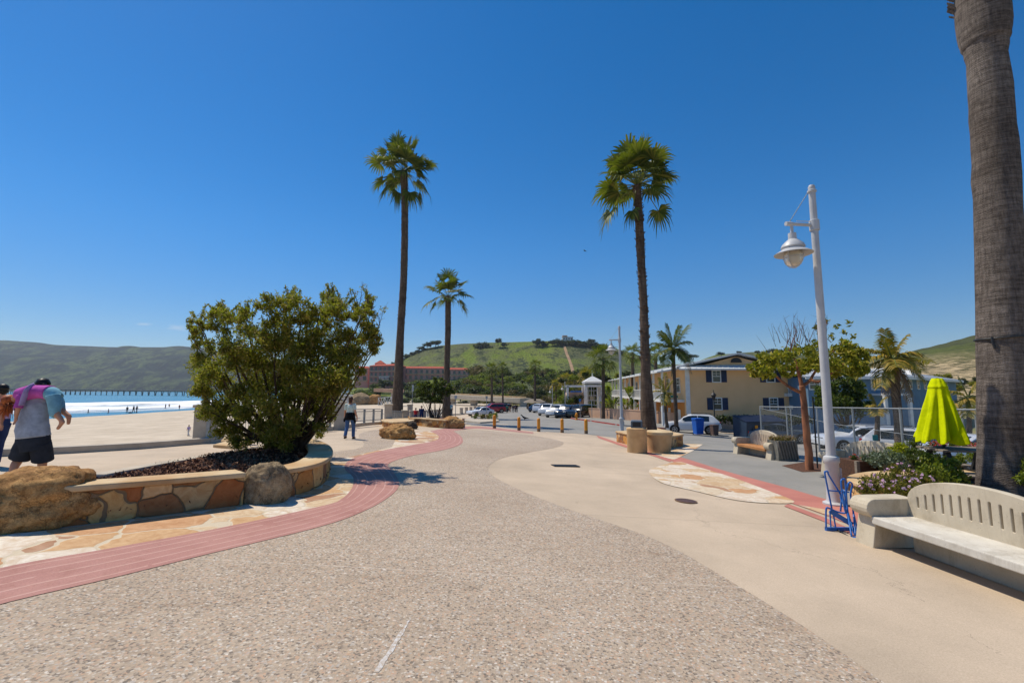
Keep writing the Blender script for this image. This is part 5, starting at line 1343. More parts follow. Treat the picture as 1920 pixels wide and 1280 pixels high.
# the big shrub in the long planter
def big_shrub():
    base = Vector(TB); base.z = mound(base.x, base.y); Y0 = base.y; k = ppm(Y0)
    t = thing('shrub_tree', 'big wind shaped evergreen shrub with several stems in the long planter', 'tree', base)
    blobs = [(374, 606, 24), (420, 598, 34), (465, 604, 33), (512, 588, 36), (560, 580, 34), (600, 586, 34), (642, 580, 36), (676, 594, 26), (622, 562, 22), (540, 566, 18), (692, 622, 20), (703, 655, 12), (704, 630, 12),
             (400, 676, 36), (432, 655, 40), (482, 650, 50), (540, 645, 54), (600, 648, 52), (650, 645, 42), (396, 716, 34), (450, 706, 54), (510, 706, 60), (580, 706, 60), (636, 698, 46), (668, 676, 28),
             (378, 735, 18), (420, 760, 32), (470, 768, 42), (530, 765, 48), (590, 752, 46), (624, 738, 22), (440, 798, 22), (490, 808, 26), (560, 796, 30), (615, 776, 18), (414, 786, 14), (520, 815, 20), (646, 704, 14), (366, 640, 12), (690, 570, 10), (420, 806, 18), (472, 822, 18), (596, 808, 14), (392, 772, 18), (536, 826, 16), (505, 832, 14), (445, 825, 14)]
    C = []; brs = []; twigs = []
    for px, py, r in blobs:
        for rep in range(2):
            dmax = 1.35 * math.sqrt(max(.08, 1 - ((px - 535) / 190) ** 2)); dy = random.uniform(-dmax, dmax) if rep else random.uniform(-dmax, 0) * .9
            c = Q(px + random.uniform(-4, 4), py + random.uniform(-3, 3), Y0 + dy); rr = r / k * (.92 if rep else 1)
            n = int(520 * (r / 40) ** 2 + 60); 
            # several sub clumps per blob
            for q in range(max(3, int(r / 5))):
                d = RNG.normal(size=3); d /= np.linalg.norm(d); cc = np.array(tuple(c)) + d * rr * (.35 + .6 * random.random())
                C.append(blob_points(cc, rr * (random.uniform(.26, .56) if r > 20 else random.uniform(.6, 1.0)), int(1.6 * n / max(3, int(r / 5))) + 8, .05, .9))
            brs.append((c, rr))
    O = base
    C = np.concatenate(C)
    leaves('crown', C, .095, .029, M['leaf'], t, .8, origin=tuple(O))
    tr = []
    st = [Vector((0, 0, 0)), Vector((.12, .1, 0)), Vector((-.1, .05, 0)), Vector((.32, -.05, 0))]
    for i, (c, rr) in enumerate(brs):
        if i % 2 == 0 or random.random() < .35:
            s0 = base + st[i % 4]; mid = s0.lerp(c, .5) + Vector((random.uniform(-.15, .15), random.uniform(-.15, .15), -.12 * (c - s0).length)); mid.z = max(mid.z, base.z + .3)
            tr.append(([s0 - Vector((0, 0, .15)), s0.lerp(mid, .5), mid, mid.lerp(c, .6), c], .042, .008))
    # the leaning right hand stem seen in the open
    sr = base + Vector((.34, -.1, -.1)); tr.append(([base + Vector((.18, -.1, -.1)), Q(561, 812, Y0 - .2), Q(575, 780, Y0 - .2), Q(590, 745, Y0 - .1), Q(610, 700, Y0)], .085, .04))
    tr.append(([base + Vector((-.05, -.08, -.15)), Q(540, 800, Y0 - .1), Q(536, 760, Y0), Q(520, 700, Y0)], .12, .05))
    tr.append(([base + Vector((-.12, -.02, -.15)), Q(530, 810, Y0), Q(505, 770, Y0), Q(470, 710, Y0)], .09, .04))
    branch_tree(t, base, tr, O)
    m = MB()
    for (x0, y0), (x1, y1) in (((668, 600), (681, 528)), ((676, 570), (700, 556)), ((672, 580), (662, 545)), ((700, 640), (722, 572)), ((712, 610), (706, 585)), ((690, 600), (702, 560)), ((470, 590), (478, 562)), ((395, 600), (360, 590)), ((620, 570), (612, 548))):
        a, b = Q(x0, y0, Y0), Q(x1, y1, Y0); m.tube([a - O, a.lerp(b, .5) - O + Vector((.02, 0, .02)), b - O], [.012, .008, .003], 5)
        for q in range(5):
            u = .3 + .14 * q; p = a.lerp(b, u); e = p + Vector((random.uniform(-.14, .14), random.uniform(-.1, .1), random.uniform(.05, .2))); m.tube([p - O, e - O], [.005, .002], 4)
    top = [b_ for b_ in blobs if b_[1] < 640 or abs(b_[0] - 535) > 120]; tl = []
    for i in range(85):
        px, py, r = random.choice(top); a0 = random.uniform(-1.0, 1.0); x1 = px + r * .8 * math.sin(a0) * (1.6 if abs(px - 535) > 110 else 1); y1 = py - r * .75 * math.cos(a0)
        a = Q(px, py, Y0 + random.uniform(-.5, .5)); e = Q(x1 + random.uniform(-4, 4), y1 - random.uniform(4, 22), a.y + random.uniform(-.2, .2)); mid = a.lerp(e, .55) + Vector((random.uniform(-.04, .04), 0, 0)); m.tube([a - O, mid - O, e - O], [.009, .006, .002], 4)
        for q in range(9): c_ = a.lerp(e, .45 + .06 * q); tl.append(blob_points(tuple(c_), .055, 4, .1))
    m.build('bare_twigs', M['twig'], t)
    for (x, y) in ((681, 540), (700, 560), (720, 580), (664, 550), (478, 566), (362, 592), (612, 552), (704, 590)):
        c = Q(x, y, Y0); tl.append(blob_points(tuple(c), .12, 22, .1))
    leaves('sparse_leaves', np.concatenate(tl), .09, .03, M['leaf'], t, .4, origin=tuple(O))
big_shrub()
# small dark tree in the low planter by the second palm
def simple_tree(label, base, blobs, Y0, depth, dens, lsz, mat, trunkpts=None, bark='bark', r0=.08, name='tree', flat=.8, group=None, cat='tree', upb=.3):
    t = thing(name, label, cat, base, 0, group); k = ppm(Y0); C = []; tr = []
    for px, py, r in blobs:
        rr = r / k
        for rep in range(2):
            c = Q(px, py, Y0 + random.uniform(-depth, depth) * (rep + .2)); nsub = max(3, int(r / 3.5))
            for q in range(nsub):
                d = RNG.normal(size=3); d /= np.linalg.norm(d); cc = np.array(tuple(c)) + d * rr * (.3 + .6 * random.random())
                C.append(blob_points(cc, rr * random.uniform(.3, .6), max(8, int(1.6 * dens * (rr ** 2) / nsub)), .05, flat))
            if rep == 0: tr.append(c)
    leaves('crown', np.concatenate(C), lsz, lsz * .42, M[mat], t, upb, origin=tuple(base))
    nodes = []
    for c in tr:
        s0 = Vector(base); mid = s0.lerp(c, .55); mid.z = s0.z + (c.z - s0.z) * .45; nodes.append(([s0 - Vector((0, 0, .1)), s0.lerp(mid, .6) + Vector((0, 0, .1)), mid, c], r0, r0 * .2))
    if trunkpts: nodes += trunkpts
    branch_tree(t, base, nodes, Vector(base), bark); return t
b = P(818, 793); Y0 = b.y; b = Vector((b.x, Y0 - .2, b.z))
simple_tree('small dense dark tree in the low planter beside the second palm', b, [(812, 728, 15), (796, 736, 14), (832, 732, 14), (815, 742, 16), (800, 722, 13), (834, 718, 12), (784, 738, 9), (846, 736, 9), (815, 712, 9), (826, 748, 11), (802, 748, 9), (840, 724, 9), (788, 726, 9)], Y0, 1.1, 420, .2, 'leafm', [([Vector((b.x, b.y, b.z - .1)), Q(806, 775, b.y), Q(808, 755, b.y), Q(812, 735, b.y)], .12, .06)], r0=.045)
# red barked tree by the fence
def red_tree():
    b = P(1518, 881); Y0 = b.y; k = ppm(Y0); base = Vector(b)
    t = thing('strawberry_tree', 'red barked tree with yellow green leaves and bare top twigs', 'tree', base); O = base
    q = lambda x, y, d=0: Q(x, y, Y0 + d)
    tr = [([base - Vector((0, 0, .1)), q(1516, 850), q(1511, 800), q(1507, 750), q(1503, 722)], .118, .078), ([q(1503, 725), q(1497, 700), q(1492, 680), q(1480, 655)], .062, .02), ([q(1503, 724), q(1520, 712), q(1530, 690, .2), q(1540, 665, .3)], .055, .02),
          ([q(1500, 735), q(1485, 728), q(1470, 718, -.2), q(1450, 700, -.3), q(1430, 690, -.4)], .055, .02), ([q(1520, 712), q(1535, 715, -.2), q(1560, 700, -.3), q(1585, 680, -.3)], .045, .018), ([q(1492, 690), q(1465, 690, .4), q(1440, 682, .5)], .04, .015), ([q(1530, 690), q(1550, 672, .4), q(1580, 640, .4)], .035, .01), ([q(1480, 660), q(1488, 635), q(1492, 610)], .02, .006), ([q(1540, 665), q(1545, 630), q(1550, 600)], .022, .006)]
    branch_tree(t, base, tr, O, 'redbark', 9)
    blobs = [(1612, 690, 14), (1590, 660, 16), (1615, 668, 12), (1570, 690, 16), (1520, 685, 16), (1430, 672, 14), (1418, 690, 16), (1440, 682, 20), (1462, 676, 22), (1488, 668, 24), (1515, 672, 24), (1545, 676, 24), (1570, 668, 22), (1592, 684, 18), (1605, 660, 14), (1440, 700, 12), (1530, 655, 18), (1500, 690, 14), (1580, 650, 14), (1604, 700, 12), (1560, 695, 14), (1475, 695, 12)]
    C = []
    for px, py, r in blobs:
        for rep in range(2):
            c = q(px, py, random.uniform(-1.0, 1.0)); rr = r / k
            for s in range(7):
                d = RNG.normal(size=3); d /= np.linalg.norm(d); C.append(blob_points(np.array(tuple(c)) + d * rr * .75, rr * .5, 22, .1, .8))
    for px, py in ((1550, 602), (1582, 622), (1530, 612), (1560, 630), (1590, 605), (1585, 640), (1540, 625), (1570, 612), (1600, 632)):
        C.append(blob_points(tuple(q(px, py, random.uniform(-.3, .3))), .10, 14, .2))
    leaves('crown', np.concatenate(C), .15, .058, M['leafy'], t, .6, origin=tuple(O))
    m = MB()
    for i in range(34):
        x = random.uniform(1462, 1560); a = q(x, random.uniform(640, 660), random.uniform(-.6, .6)); e = q(x + random.uniform(-24, 18), random.uniform(588, 622), a.y - Y0 + random.uniform(-.3, .3)); mid = a.lerp(e, .5) + Vector((random.uniform(-.08, .08), 0, 0))
        m.tube([a - O, mid - O, e - O], [.012, .007, .002], 4)
        for j in range(3):
            p = mid.lerp(e, random.random()); f = p + Vector((random.uniform(-.16, .16), random.uniform(-.1, .1), random.uniform(.08, .25))); m.tube([p - O, f - O], [.004, .0015], 4)
    for (x0, y0, x1, y1) in ((1455, 650, 1440, 612), (1440, 660, 1418, 628), (1452, 640, 1446, 606)): a, e = q(x0, y0), q(x1, y1); m.tube([a - O, e - O], [.007, .002], 4)
    m.build('bare_twigs', M['twig'], t)
    s = P(1533, 878); t2 = thing('tree_stake', 'thin dark stake standing beside the red barked tree', 'stake', s); m = MB(); m.tube([(0, 0, -.05), Q(1524, 745, s.y) - s], .022, 8); m.build('pole', M['dark'], t2)
red_tree()
# dense green tree behind the fence in front of the blue house
simple_tree('dense green tree behind the fence, before the blue house', Q(1590, 822, 31), [(1556, 738, 22), (1580, 722, 20), (1605, 740, 24), (1625, 760, 18), (1570, 760, 24), (1600, 765, 22), (1545, 755, 16), (1618, 738, 12), (1550, 722, 12), (1560, 700, 16), (1590, 705, 18), (1540, 735, 18), (1610, 722, 16), (1585, 745, 26)], 31, 1.6, 330, .26, 'leafm', r0=.09)

# --- near right planters: flowers and herbs
def bedplant(name, label, pts, mat, lsz, dens, cat='plant', flower=None, yd=.35, ratio=.4, nfl=60, fsz=.05, upb=.8):
    """pts: list of (px, py, rpx, Y)"""
    Y = pts[0][3]; b = Q(pts[0][0], pts[0][1] + pts[0][2], Y); t = thing(name, label, cat, b); C = []; FL = []; m = MB()
    for px, py, r, Y in pts:
        k = ppm(Y); c = Q(px, py, Y); rr = r / k
        for s in range(12):
            d = RNG.normal(size=3); d /= np.linalg.norm(d); cc = np.array(tuple(c)) + d * rr * .62; C.append(blob_points(cc, rr * .45, max(8, int(dens * rr * rr / 2)), .2))
        for s in range(14):
            d = Vector(RNG.normal(size=3)).normalized(); d.z = abs(d.z); m.tube([Vector((c.x, c.y, c.z - rr)) - b, c + d * rr * .9 - b], [.007, .003], 4)
        if flower:
            for s in range(int(nfl / len(pts)) + 1):
                d = RNG.normal(size=3); d[2] = abs(d[2]) * .8 + .1; d[1] = -abs(d[1]); d /= np.linalg.norm(d); FL.append(np.array(tuple(c)) + d * rr * 1.02)
    leaves('foliage', np.concatenate(C), lsz, lsz * ratio, M[mat], t, upb, origin=tuple(b)); m.build('stems', M['stalk'], t)
    if flower:
        P_ = []
        for f in FL: P_.append(blob_points(f, fsz * .35, 9, .1))
        leaves('flowers', np.concatenate(P_), fsz * .8, fsz * .5, M[flower], t, .2, origin=tuple(b))
    return t
bedplant('flowering_plant', 'low mound of pink and lilac flowers in the rounded planter', [(1632, 908, 22, 7.6), (1662, 902, 24, 7.9), (1690, 890, 22, 8.2), (1700, 916, 24, 7.4), (1672, 922, 22, 7.3), (1620, 915, 14, 7.4), (1725, 905, 20, 7.6)], 'succ', .05, 2600, flower='flowerp', nfl=64, fsz=.045)
bedplant('leafy_plant', 'bright green bushy plant to the right of the pink flowers', [(1750, 892, 26, 8.0), (1775, 880, 26, 8.3), (1740, 872, 22, 8.5), (1790, 895, 22, 8.0), (1730, 912, 20, 7.6)], 'leafl', .085, 1300)
bedplant('leafy_plant', 'leafy green plant at the far right, beyond the nearest palm trunk', [(1925, 900, 16, 7.6), (1940, 880, 22, 7.7)], 'leafl', .085, 1300)
bedplant('herb_plant', 'silver grey herb spilling over the dark timber planter box', [(1650, 862, 20, 10.1), (1672, 856, 20, 10.2), (1690, 868, 18, 10.0), (1628, 858, 14, 10.3)], 'leafs', .07, 1500)
bedplant('herb_plant', 'rounded lime green tuft between the herb planters', [(1688, 843, 14, 10.6), (1676, 845, 11, 10.6)], 'lime', .05, 4200)
bedplant('herb_plant', 'mid green herbs in the timber planter beside the umbrella', [(1715, 855, 18, 10.2), (1735, 848, 18, 10.3), (1750, 860, 18, 10.1), (1700, 860, 14, 10.1)], 'leafm', .06, 1600)
bedplant('flowering_plant', 'red flowering plant behind the picnic table', [(1752, 838, 10, 11.2), (1775, 836, 12, 11.2), (1800, 835, 12, 11.3), (1820, 838, 10, 11.3)], 'leafm', .06, 2200, flower='flowerr', nfl=80, fsz=.06)
bedplant('leafy_plant', 'low green plants under the picnic table', [(1800, 862, 14, 10.6), (1825, 858, 12, 10.7), (1780, 866, 12, 10.6)], 'leafl', .06, 2000)
bedplant('herb_plant', 'spiky tuft of grass rising above the herbs by the umbrella', [(1708, 838, 14, 10.8), (1718, 832, 10, 10.8)], 'leafm', .2, 500, ratio=.1)
bedplant('herb_plant', 'tiny red flowers in the brown timber box by the lamp post', [(1600, 858, 7, 10.6), (1618, 858, 7, 10.6)], 'leafm', .05, 3000, flower='flowerr', nfl=16, fsz=.04)

# --- low shrubs on the car park island
for (x, y, r, lb, mt) in ((895, 780, 11, 'low green shrub on the kerbed island, left', 'leafm'), (908, 780, 9, 'low purple brown shrub in the middle of the kerbed island', 'leafb'), (924, 779, 11, 'low green shrub on the kerbed island, right', 'leafl')):
    b = P(x, 788); simple_tree(lb, b, [(x, y, r * .8), (x - 5, y + 2, r * .6), (x + 6, y + 1, r * .6)], b.y, .5, 500, .12, mt, r0=.02, name='low_shrub', cat='shrub')
# kerb of that island
m = MB(); isl = [P(*p) for p in ((866, 790), (900, 794), (936, 791), (930, 784), (890, 782))]
m.prism([(p.x, p.y) for p in isl], lambda x, y: g(x, y) - .05, lambda x, y: g(x, y) + .14); o = m.build('traffic_island', M['kerbc']); o['kind'] = 'structure'

# --- background trees: a few crown shapes shared by many trees
def crown_mesh(seed, nl, lsz, flat=.8, nclump=26):
    rs = np.random.default_rng(seed); C = []
    for i in range(nclump):
        d = rs.normal(size=3); d /= np.linalg.norm(d); d[2] = d[2] * .8 + .1; c = d * (.35 + .5 * rs.random()); C.append(blob_points(c * np.array([1, 1, flat]), .22 + .2 * rs.random(), nl // nclump, .2))
    V, F = leaf_arrays(np.concatenate(C), lsz, lsz * .6, .2); me = bpy.data.meshes.new('crown'); n, m_ = len(V), len(F)
    me.vertices.add(n); me.vertices.foreach_set('co', V.astype(np.float32).ravel()); me.loops.add(m_ * 4); me.loops.foreach_set('vertex_index', F.astype(np.int32).ravel()); me.polygons.add(m_); me.polygons.foreach_set('loop_start', np.arange(0, m_ * 4, 4, dtype=np.int32)); me.update(calc_edges=True)
    me.materials.append(M['leafd']); return me
CROWNS = [crown_mesh(i, 1500, .17) for i in range(5)]
tk = MB(); tk.tube([(0, 0, -1.2), (.03, 0, -.5), (0, .02, .1)], [.07, .05, .02], 6)
TRK = None
def bgtree(px, py, wpx, hpx, Y, mat, label, group, name='tree', cat='tree', zf=None):
    """crown centred on (px,py) with given pixel size at depth Y"""
    global TRK
    k = ppm(Y); c = Q(px, py, Y); rx, rz = wpx / 2 / k, hpx / 2 / k
    t = thing(name, label, cat, (c.x, c.y, c.z - rz), random.uniform(0, 6), group); t.scale = (rx, rx, rz)
    if TRK is None:
        o = tk.build('trunk', M['bark'], t); TRK = o.data
    else: o = link(bpy.data.objects.new('trunk', TRK), t)
    o.location = (0, 0, 1)
    me = random.choice(CROWNS); o = link(bpy.data.objects.new('crown', me), t); o.location = (0, 0, 1)
    o.material_slots[0].link = 'OBJECT'; o.material_slots[0].material = M[mat]; return t
GH = 'oak trees scattered on the hill'
for x, y, w, h in ((904, 650, 26, 20), (913, 656, 20, 18), (898, 655, 14, 14), (934, 639, 13, 12), (946, 646, 12, 9), (1012, 642, 22, 14), (1022, 646, 14, 10), (1046, 641, 20, 12), (1062, 645, 22, 14), (1080, 644, 24, 15), (1098, 646, 22, 15), (1114, 648, 22, 14), (1130, 652, 20, 14), (1146, 656, 18, 14), (1108, 640, 16, 9), (1036, 642, 14, 9), (1027, 667, 16, 18), (1020, 680, 22, 18), (1045, 678, 14, 12), (1160, 664, 20, 16), (1352, 663, 16, 7), (1420, 660, 10, 6), (1448, 658, 22, 10), (1466, 662, 16, 8), (1215, 672, 20, 14), (1300, 668, 16, 8), (1386, 660, 9, 5)):
    bgtree(x, y, w * 1.35, h * 1.35, 590, 'leafd', 'dark oak in the scattered clumps along the crest of the green hill', GH)
for i, (x, y) in enumerate(((738, 684), (748, 680), (757, 675), (765, 669), (774, 664), (783, 660), (791, 654), (801, 648), (808, 645), (817, 644), (822, 643), (729, 690))):
    bgtree(x, y - 1, random.uniform(16, 22), random.uniform(10, 14), 612, 'leafd', 'dark tree in the row running up the left ridge of the green hill', 'ridge trees on the green hill')
G3 = 'bushes covering the foot of the hill'
rs = random.Random(11)
n_ = 0
for i in range(120):
    x = rs.uniform(862, 1110); top = 692 + max(0, (900 - x) * .35) + 14 * math.sin(x * .06); y = rs.uniform(max(694, top), 752)
    Y = 150 + (752 - y) * 2.6 + rs.uniform(-10, 10); w = rs.uniform(22, 48); mt = rs.choice(['leafd', 'leafd', 'leafm', 'leafm', 'leafl', 'leafb'])
    bgtree(x, y, w, w * rs.uniform(.6, .8), Y, mt, {'leafd': 'dark green bush in the thicket at the foot of the hill', 'leafm': 'mid green bush in the thicket at the foot of the hill', 'leafl': 'bright green bush in the thicket at the foot of the hill', 'leafb': 'brown bush in the thicket at the foot of the hill'}[mt], G3, 'bush', 'bush')
G4 = 'garden plants behind the retaining wall'
for i in range(46):
    x = rs.uniform(1036, 1262); y = rs.uniform(694, 768) + (6 if x > 1120 else 0); Y = rs.uniform(70, 100); w = rs.uniform(16, 34); mt = rs.choice(['leafl', 'leafm', 'leafy', 'leafd'])
    if 1092 < x < 1136 and y > 695: Y = rs.uniform(88, 100)
    bgtree(x, y, w, w * rs.uniform(.7, 1.0), Y, mt, {'leafd': 'dark green garden shrub behind the pink retaining wall', 'leafm': 'mid green garden shrub behind the pink retaining wall', 'leafl': 'bright green garden shrub behind the pink retaining wall', 'leafy': 'yellow green garden shrub behind the pink retaining wall'}[mt], G4, 'garden_shrub', 'shrub')
G5 = 'bushes around the red hotel'
for i in range(34):
    x = rs.uniform(645, 870); y = rs.uniform(716, 744); Y = 340 - (y - 716) * 3 + rs.uniform(-8, 8); w = rs.uniform(20, 40); mt = rs.choice(['leafd', 'leafm', 'leafl', 'leafm'])
    bgtree(x, y, w, w * .6, Y, mt, {'leafd': 'dark bush on the slope below the red hotel', 'leafm': 'mid green bush on the slope below the red hotel', 'leafl': 'bright bush on the slope below the red hotel'}[mt], G5, 'bush', 'bush')
G6 = 'bushes on the slope at the right'
for i in range(26):
    x = rs.uniform(1690, 1990); y = rs.uniform(694, 742); Y = rs.uniform(70, 120); w = rs.uniform(16, 36); mt = rs.choice(['leafd', 'leafm', 'leafb', 'leafy'])
    bgtree(x, y + 6, w, w * .7, Y, mt, {'leafd': 'dark bush below the sandy slope at the right', 'leafm': 'green bush below the sandy slope at the right', 'leafb': 'brown bush below the sandy slope at the right', 'leafy': 'golden bush below the sandy slope at the right'}[mt], G6, 'bush', 'bush')
for x, y, w, Y, mt in ((846, 756, 30, 175, 'leafd'), (868, 757, 34, 172, 'leafd'), (892, 757, 30, 170, 'leafd'), (915, 757, 34, 168, 'leafb'), (940, 757, 30, 165, 'leafb'), (962, 757, 30, 160, 'leafd'), (980, 757, 26, 160, 'leafm'), (650, 750, 34, 200, 'leafd'), (668, 752, 30, 195, 'leafm'), (690, 750, 34, 190, 'leafd'), (712, 752, 34, 185, 'leafd'), (735, 750, 34, 190, 'leafd'), (760, 752, 34, 185, 'leafd'), (785, 752, 34, 185, 'leafm'), (812, 754, 34, 180, 'leafd'), (830, 754, 30, 180, 'leafd'), (640, 742, 36, 230, 'leafm'), (676, 738, 36, 240, 'leafm'), (610, 752, 34, 210, 'leafm')):
    bgtree(x, y, w, w * .5, Y, mt, {'leafd': 'dark bush on the creek bank behind the promenade railing', 'leafm': 'mid green bush on the creek bank behind the promenade railing', 'leafb': 'brown brush on the creek bank behind the promenade railing'}[mt], 'bushes on the creek bank', 'bush', 'bush')  # dark ones by the bridges also stand in for shade under the decks
# large leaved plants right above the pink wall
def bigleaf(px, py, rpx, Y, label):
    b = Q(px, py, Y); t = thing('banana_plant', label, 'plant', b, 0, 'large leaved plants above the pink wall'); V = []; F = []; k = ppm(Y); S = MB()
    for i in range(16):
        a = random.uniform(0, 6.28); el = random.uniform(.5, 1.3); d = Vector((math.cos(a) * math.cos(el), math.sin(a) * math.cos(el), math.sin(el))); L = rpx / k * random.uniform(.9, 1.5); w = d.cross(Vector((0, 0, 1))).normalized() * L * .13
        p1 = d * L * .4; p2 = d * L * .75 + Vector((0, 0, -.04 * L)); p3 = d * L + Vector((0, 0, -.22 * L)); q0 = len(V); S.tube([(0, 0, 0), p1], [.03, .02], 5)
        V += [p1 - w * .3, p1 + w * .3, p2 + w, p2 - w, p3 + w * .2, p3 - w * .2]; F += [(q0, q0 + 1, q0 + 2, q0 + 3), (q0 + 3, q0 + 2, q0 + 4, q0 + 5)]
    np_mesh('foliage', np.array([tuple(v) for v in V]), np.array(F), M['leafl'], t); S.build('stems', M['stalk'], t)
for x, y, r in ((1150, 766, 26), (1172, 768, 24), (1190, 768, 26), (1136, 768, 18), (1205, 770, 20), (1238, 775, 20), (1140, 742, 20), (1180, 745, 22)):
    bigleaf(x, y, r, 62 + (1200 - x) * .05, 'large leaved plant above the pink retaining wall')
# ================================================================== BUILDINGS
M['tanwall'] = pm('tan_stucco', (240, 194, 142), (230, 184, 132), .5, .9, .2, 30)
M['whitemetal'] = pm('white_metal_roof', (214, 214, 210), (200, 200, 198), .6, .55, .1)
M['bluewall'] = pm('blue_siding', (104, 134, 158), (94, 122, 146), 1, .8, .15, 12)
M['greyroof'] = pm('pale_metal_roof', (186, 190, 194), (170, 174, 180), .7, .5)
M['shutter'] = pm('navy_shutter', (44, 58, 86), (36, 48, 74), 3, .6)
M['orangewall'] = pm('orange_stucco', (208, 140, 70), (194, 128, 62), .5, .9)
M['pinkwall'] = pm('pink_block_wall', (204, 166, 138), (186, 148, 122), .6, .9, .2, 8)
M['redwall'] = pm('terracotta_stucco', (222, 160, 140), (204, 142, 124), .08, .9)
M['redwall2'] = pm('rust_stucco', (190, 126, 112), (170, 108, 98), .08, .9)
M['tile'] = pm('clay_tile_roof', (178, 84, 58), (156, 72, 52), .3, .9)
M['door'] = pm('dark_red_door', (112, 40, 32), (96, 34, 28), 2, .6)
class Frame:
    """local frame for a facade: origin o, direction along wall u, outward normal n, up z"""
    def __init__(s, o, u): s.o = Vector(o); s.u = Vector((u[0], u[1], 0)).normalized(); s.n = Vector((s.u.y, -s.u.x, 0))
    def p(s, a, z, d=0): return s.o + s.u * a + Vector((0, 0, z)) + s.n * d
def fbox(m, fr, a0, a1, z0, z1, d0, d1):
    vs = [fr.p(a, z, d) for z in (z0, z1) for d in (d0, d1) for a in (a0, a1)]
    m.add(vs, [(0, 2, 3, 1), (4, 5, 7, 6), (0, 1, 5, 4), (2, 6, 7, 3), (0, 4, 6, 2), (1, 3, 7, 5)]); return m
def window(t, O, fr, a, z, w, h, shutters=False, bars=2):
    f = MB(); b = .09
    fbox(f, fr, a - w / 2 - b, a + w / 2 + b, z - b, z, 0.003, .07); fbox(f, fr, a - w / 2 - b, a + w / 2 + b, z + h, z + h + b, .003, .07)
    fbox(f, fr, a - w / 2 - b, a - w / 2, z, z + h, .003, .07); fbox(f, fr, a + w / 2, a + w / 2 + b, z, z + h, .003, .07)
    fbox(f, fr, a - w / 2, a + w / 2, z + h * .5 - .03, z + h * .5 + .03, .006, .05)
    for i in range(1, bars): fbox(f, fr, a - w / 2 + w * i / bars - .015, a - w / 2 + w * i / bars + .015, z + h * .53, z + h, .006, .04)
    if bars > 1: fbox(f, fr, a - w / 2, a + w / 2, z + h * .75 - .015, z + h * .75 + .015, .006, .038)
    fo = f.build('window', M['paint_white'], t, O)
    fbox(MB(), fr, a - w / 2, a + w / 2, z, z + h, .001, .02).build('pane', M['winglass'], fo, O)
    if shutters:
        for s in (-1, 1):
            m = MB(); x = a + s * (w / 2 + b + .3); fbox(m, fr, x - .27, x + .27, z - .06, z + h + .06, .003, .05)
            for k in range(8): fbox(m, fr, x - .22, x + .22, z + h * (k + .2) / 8, z + h * (k + .7) / 8, .052, .065)
            m.build('shutter', M['shutter'], t, O)
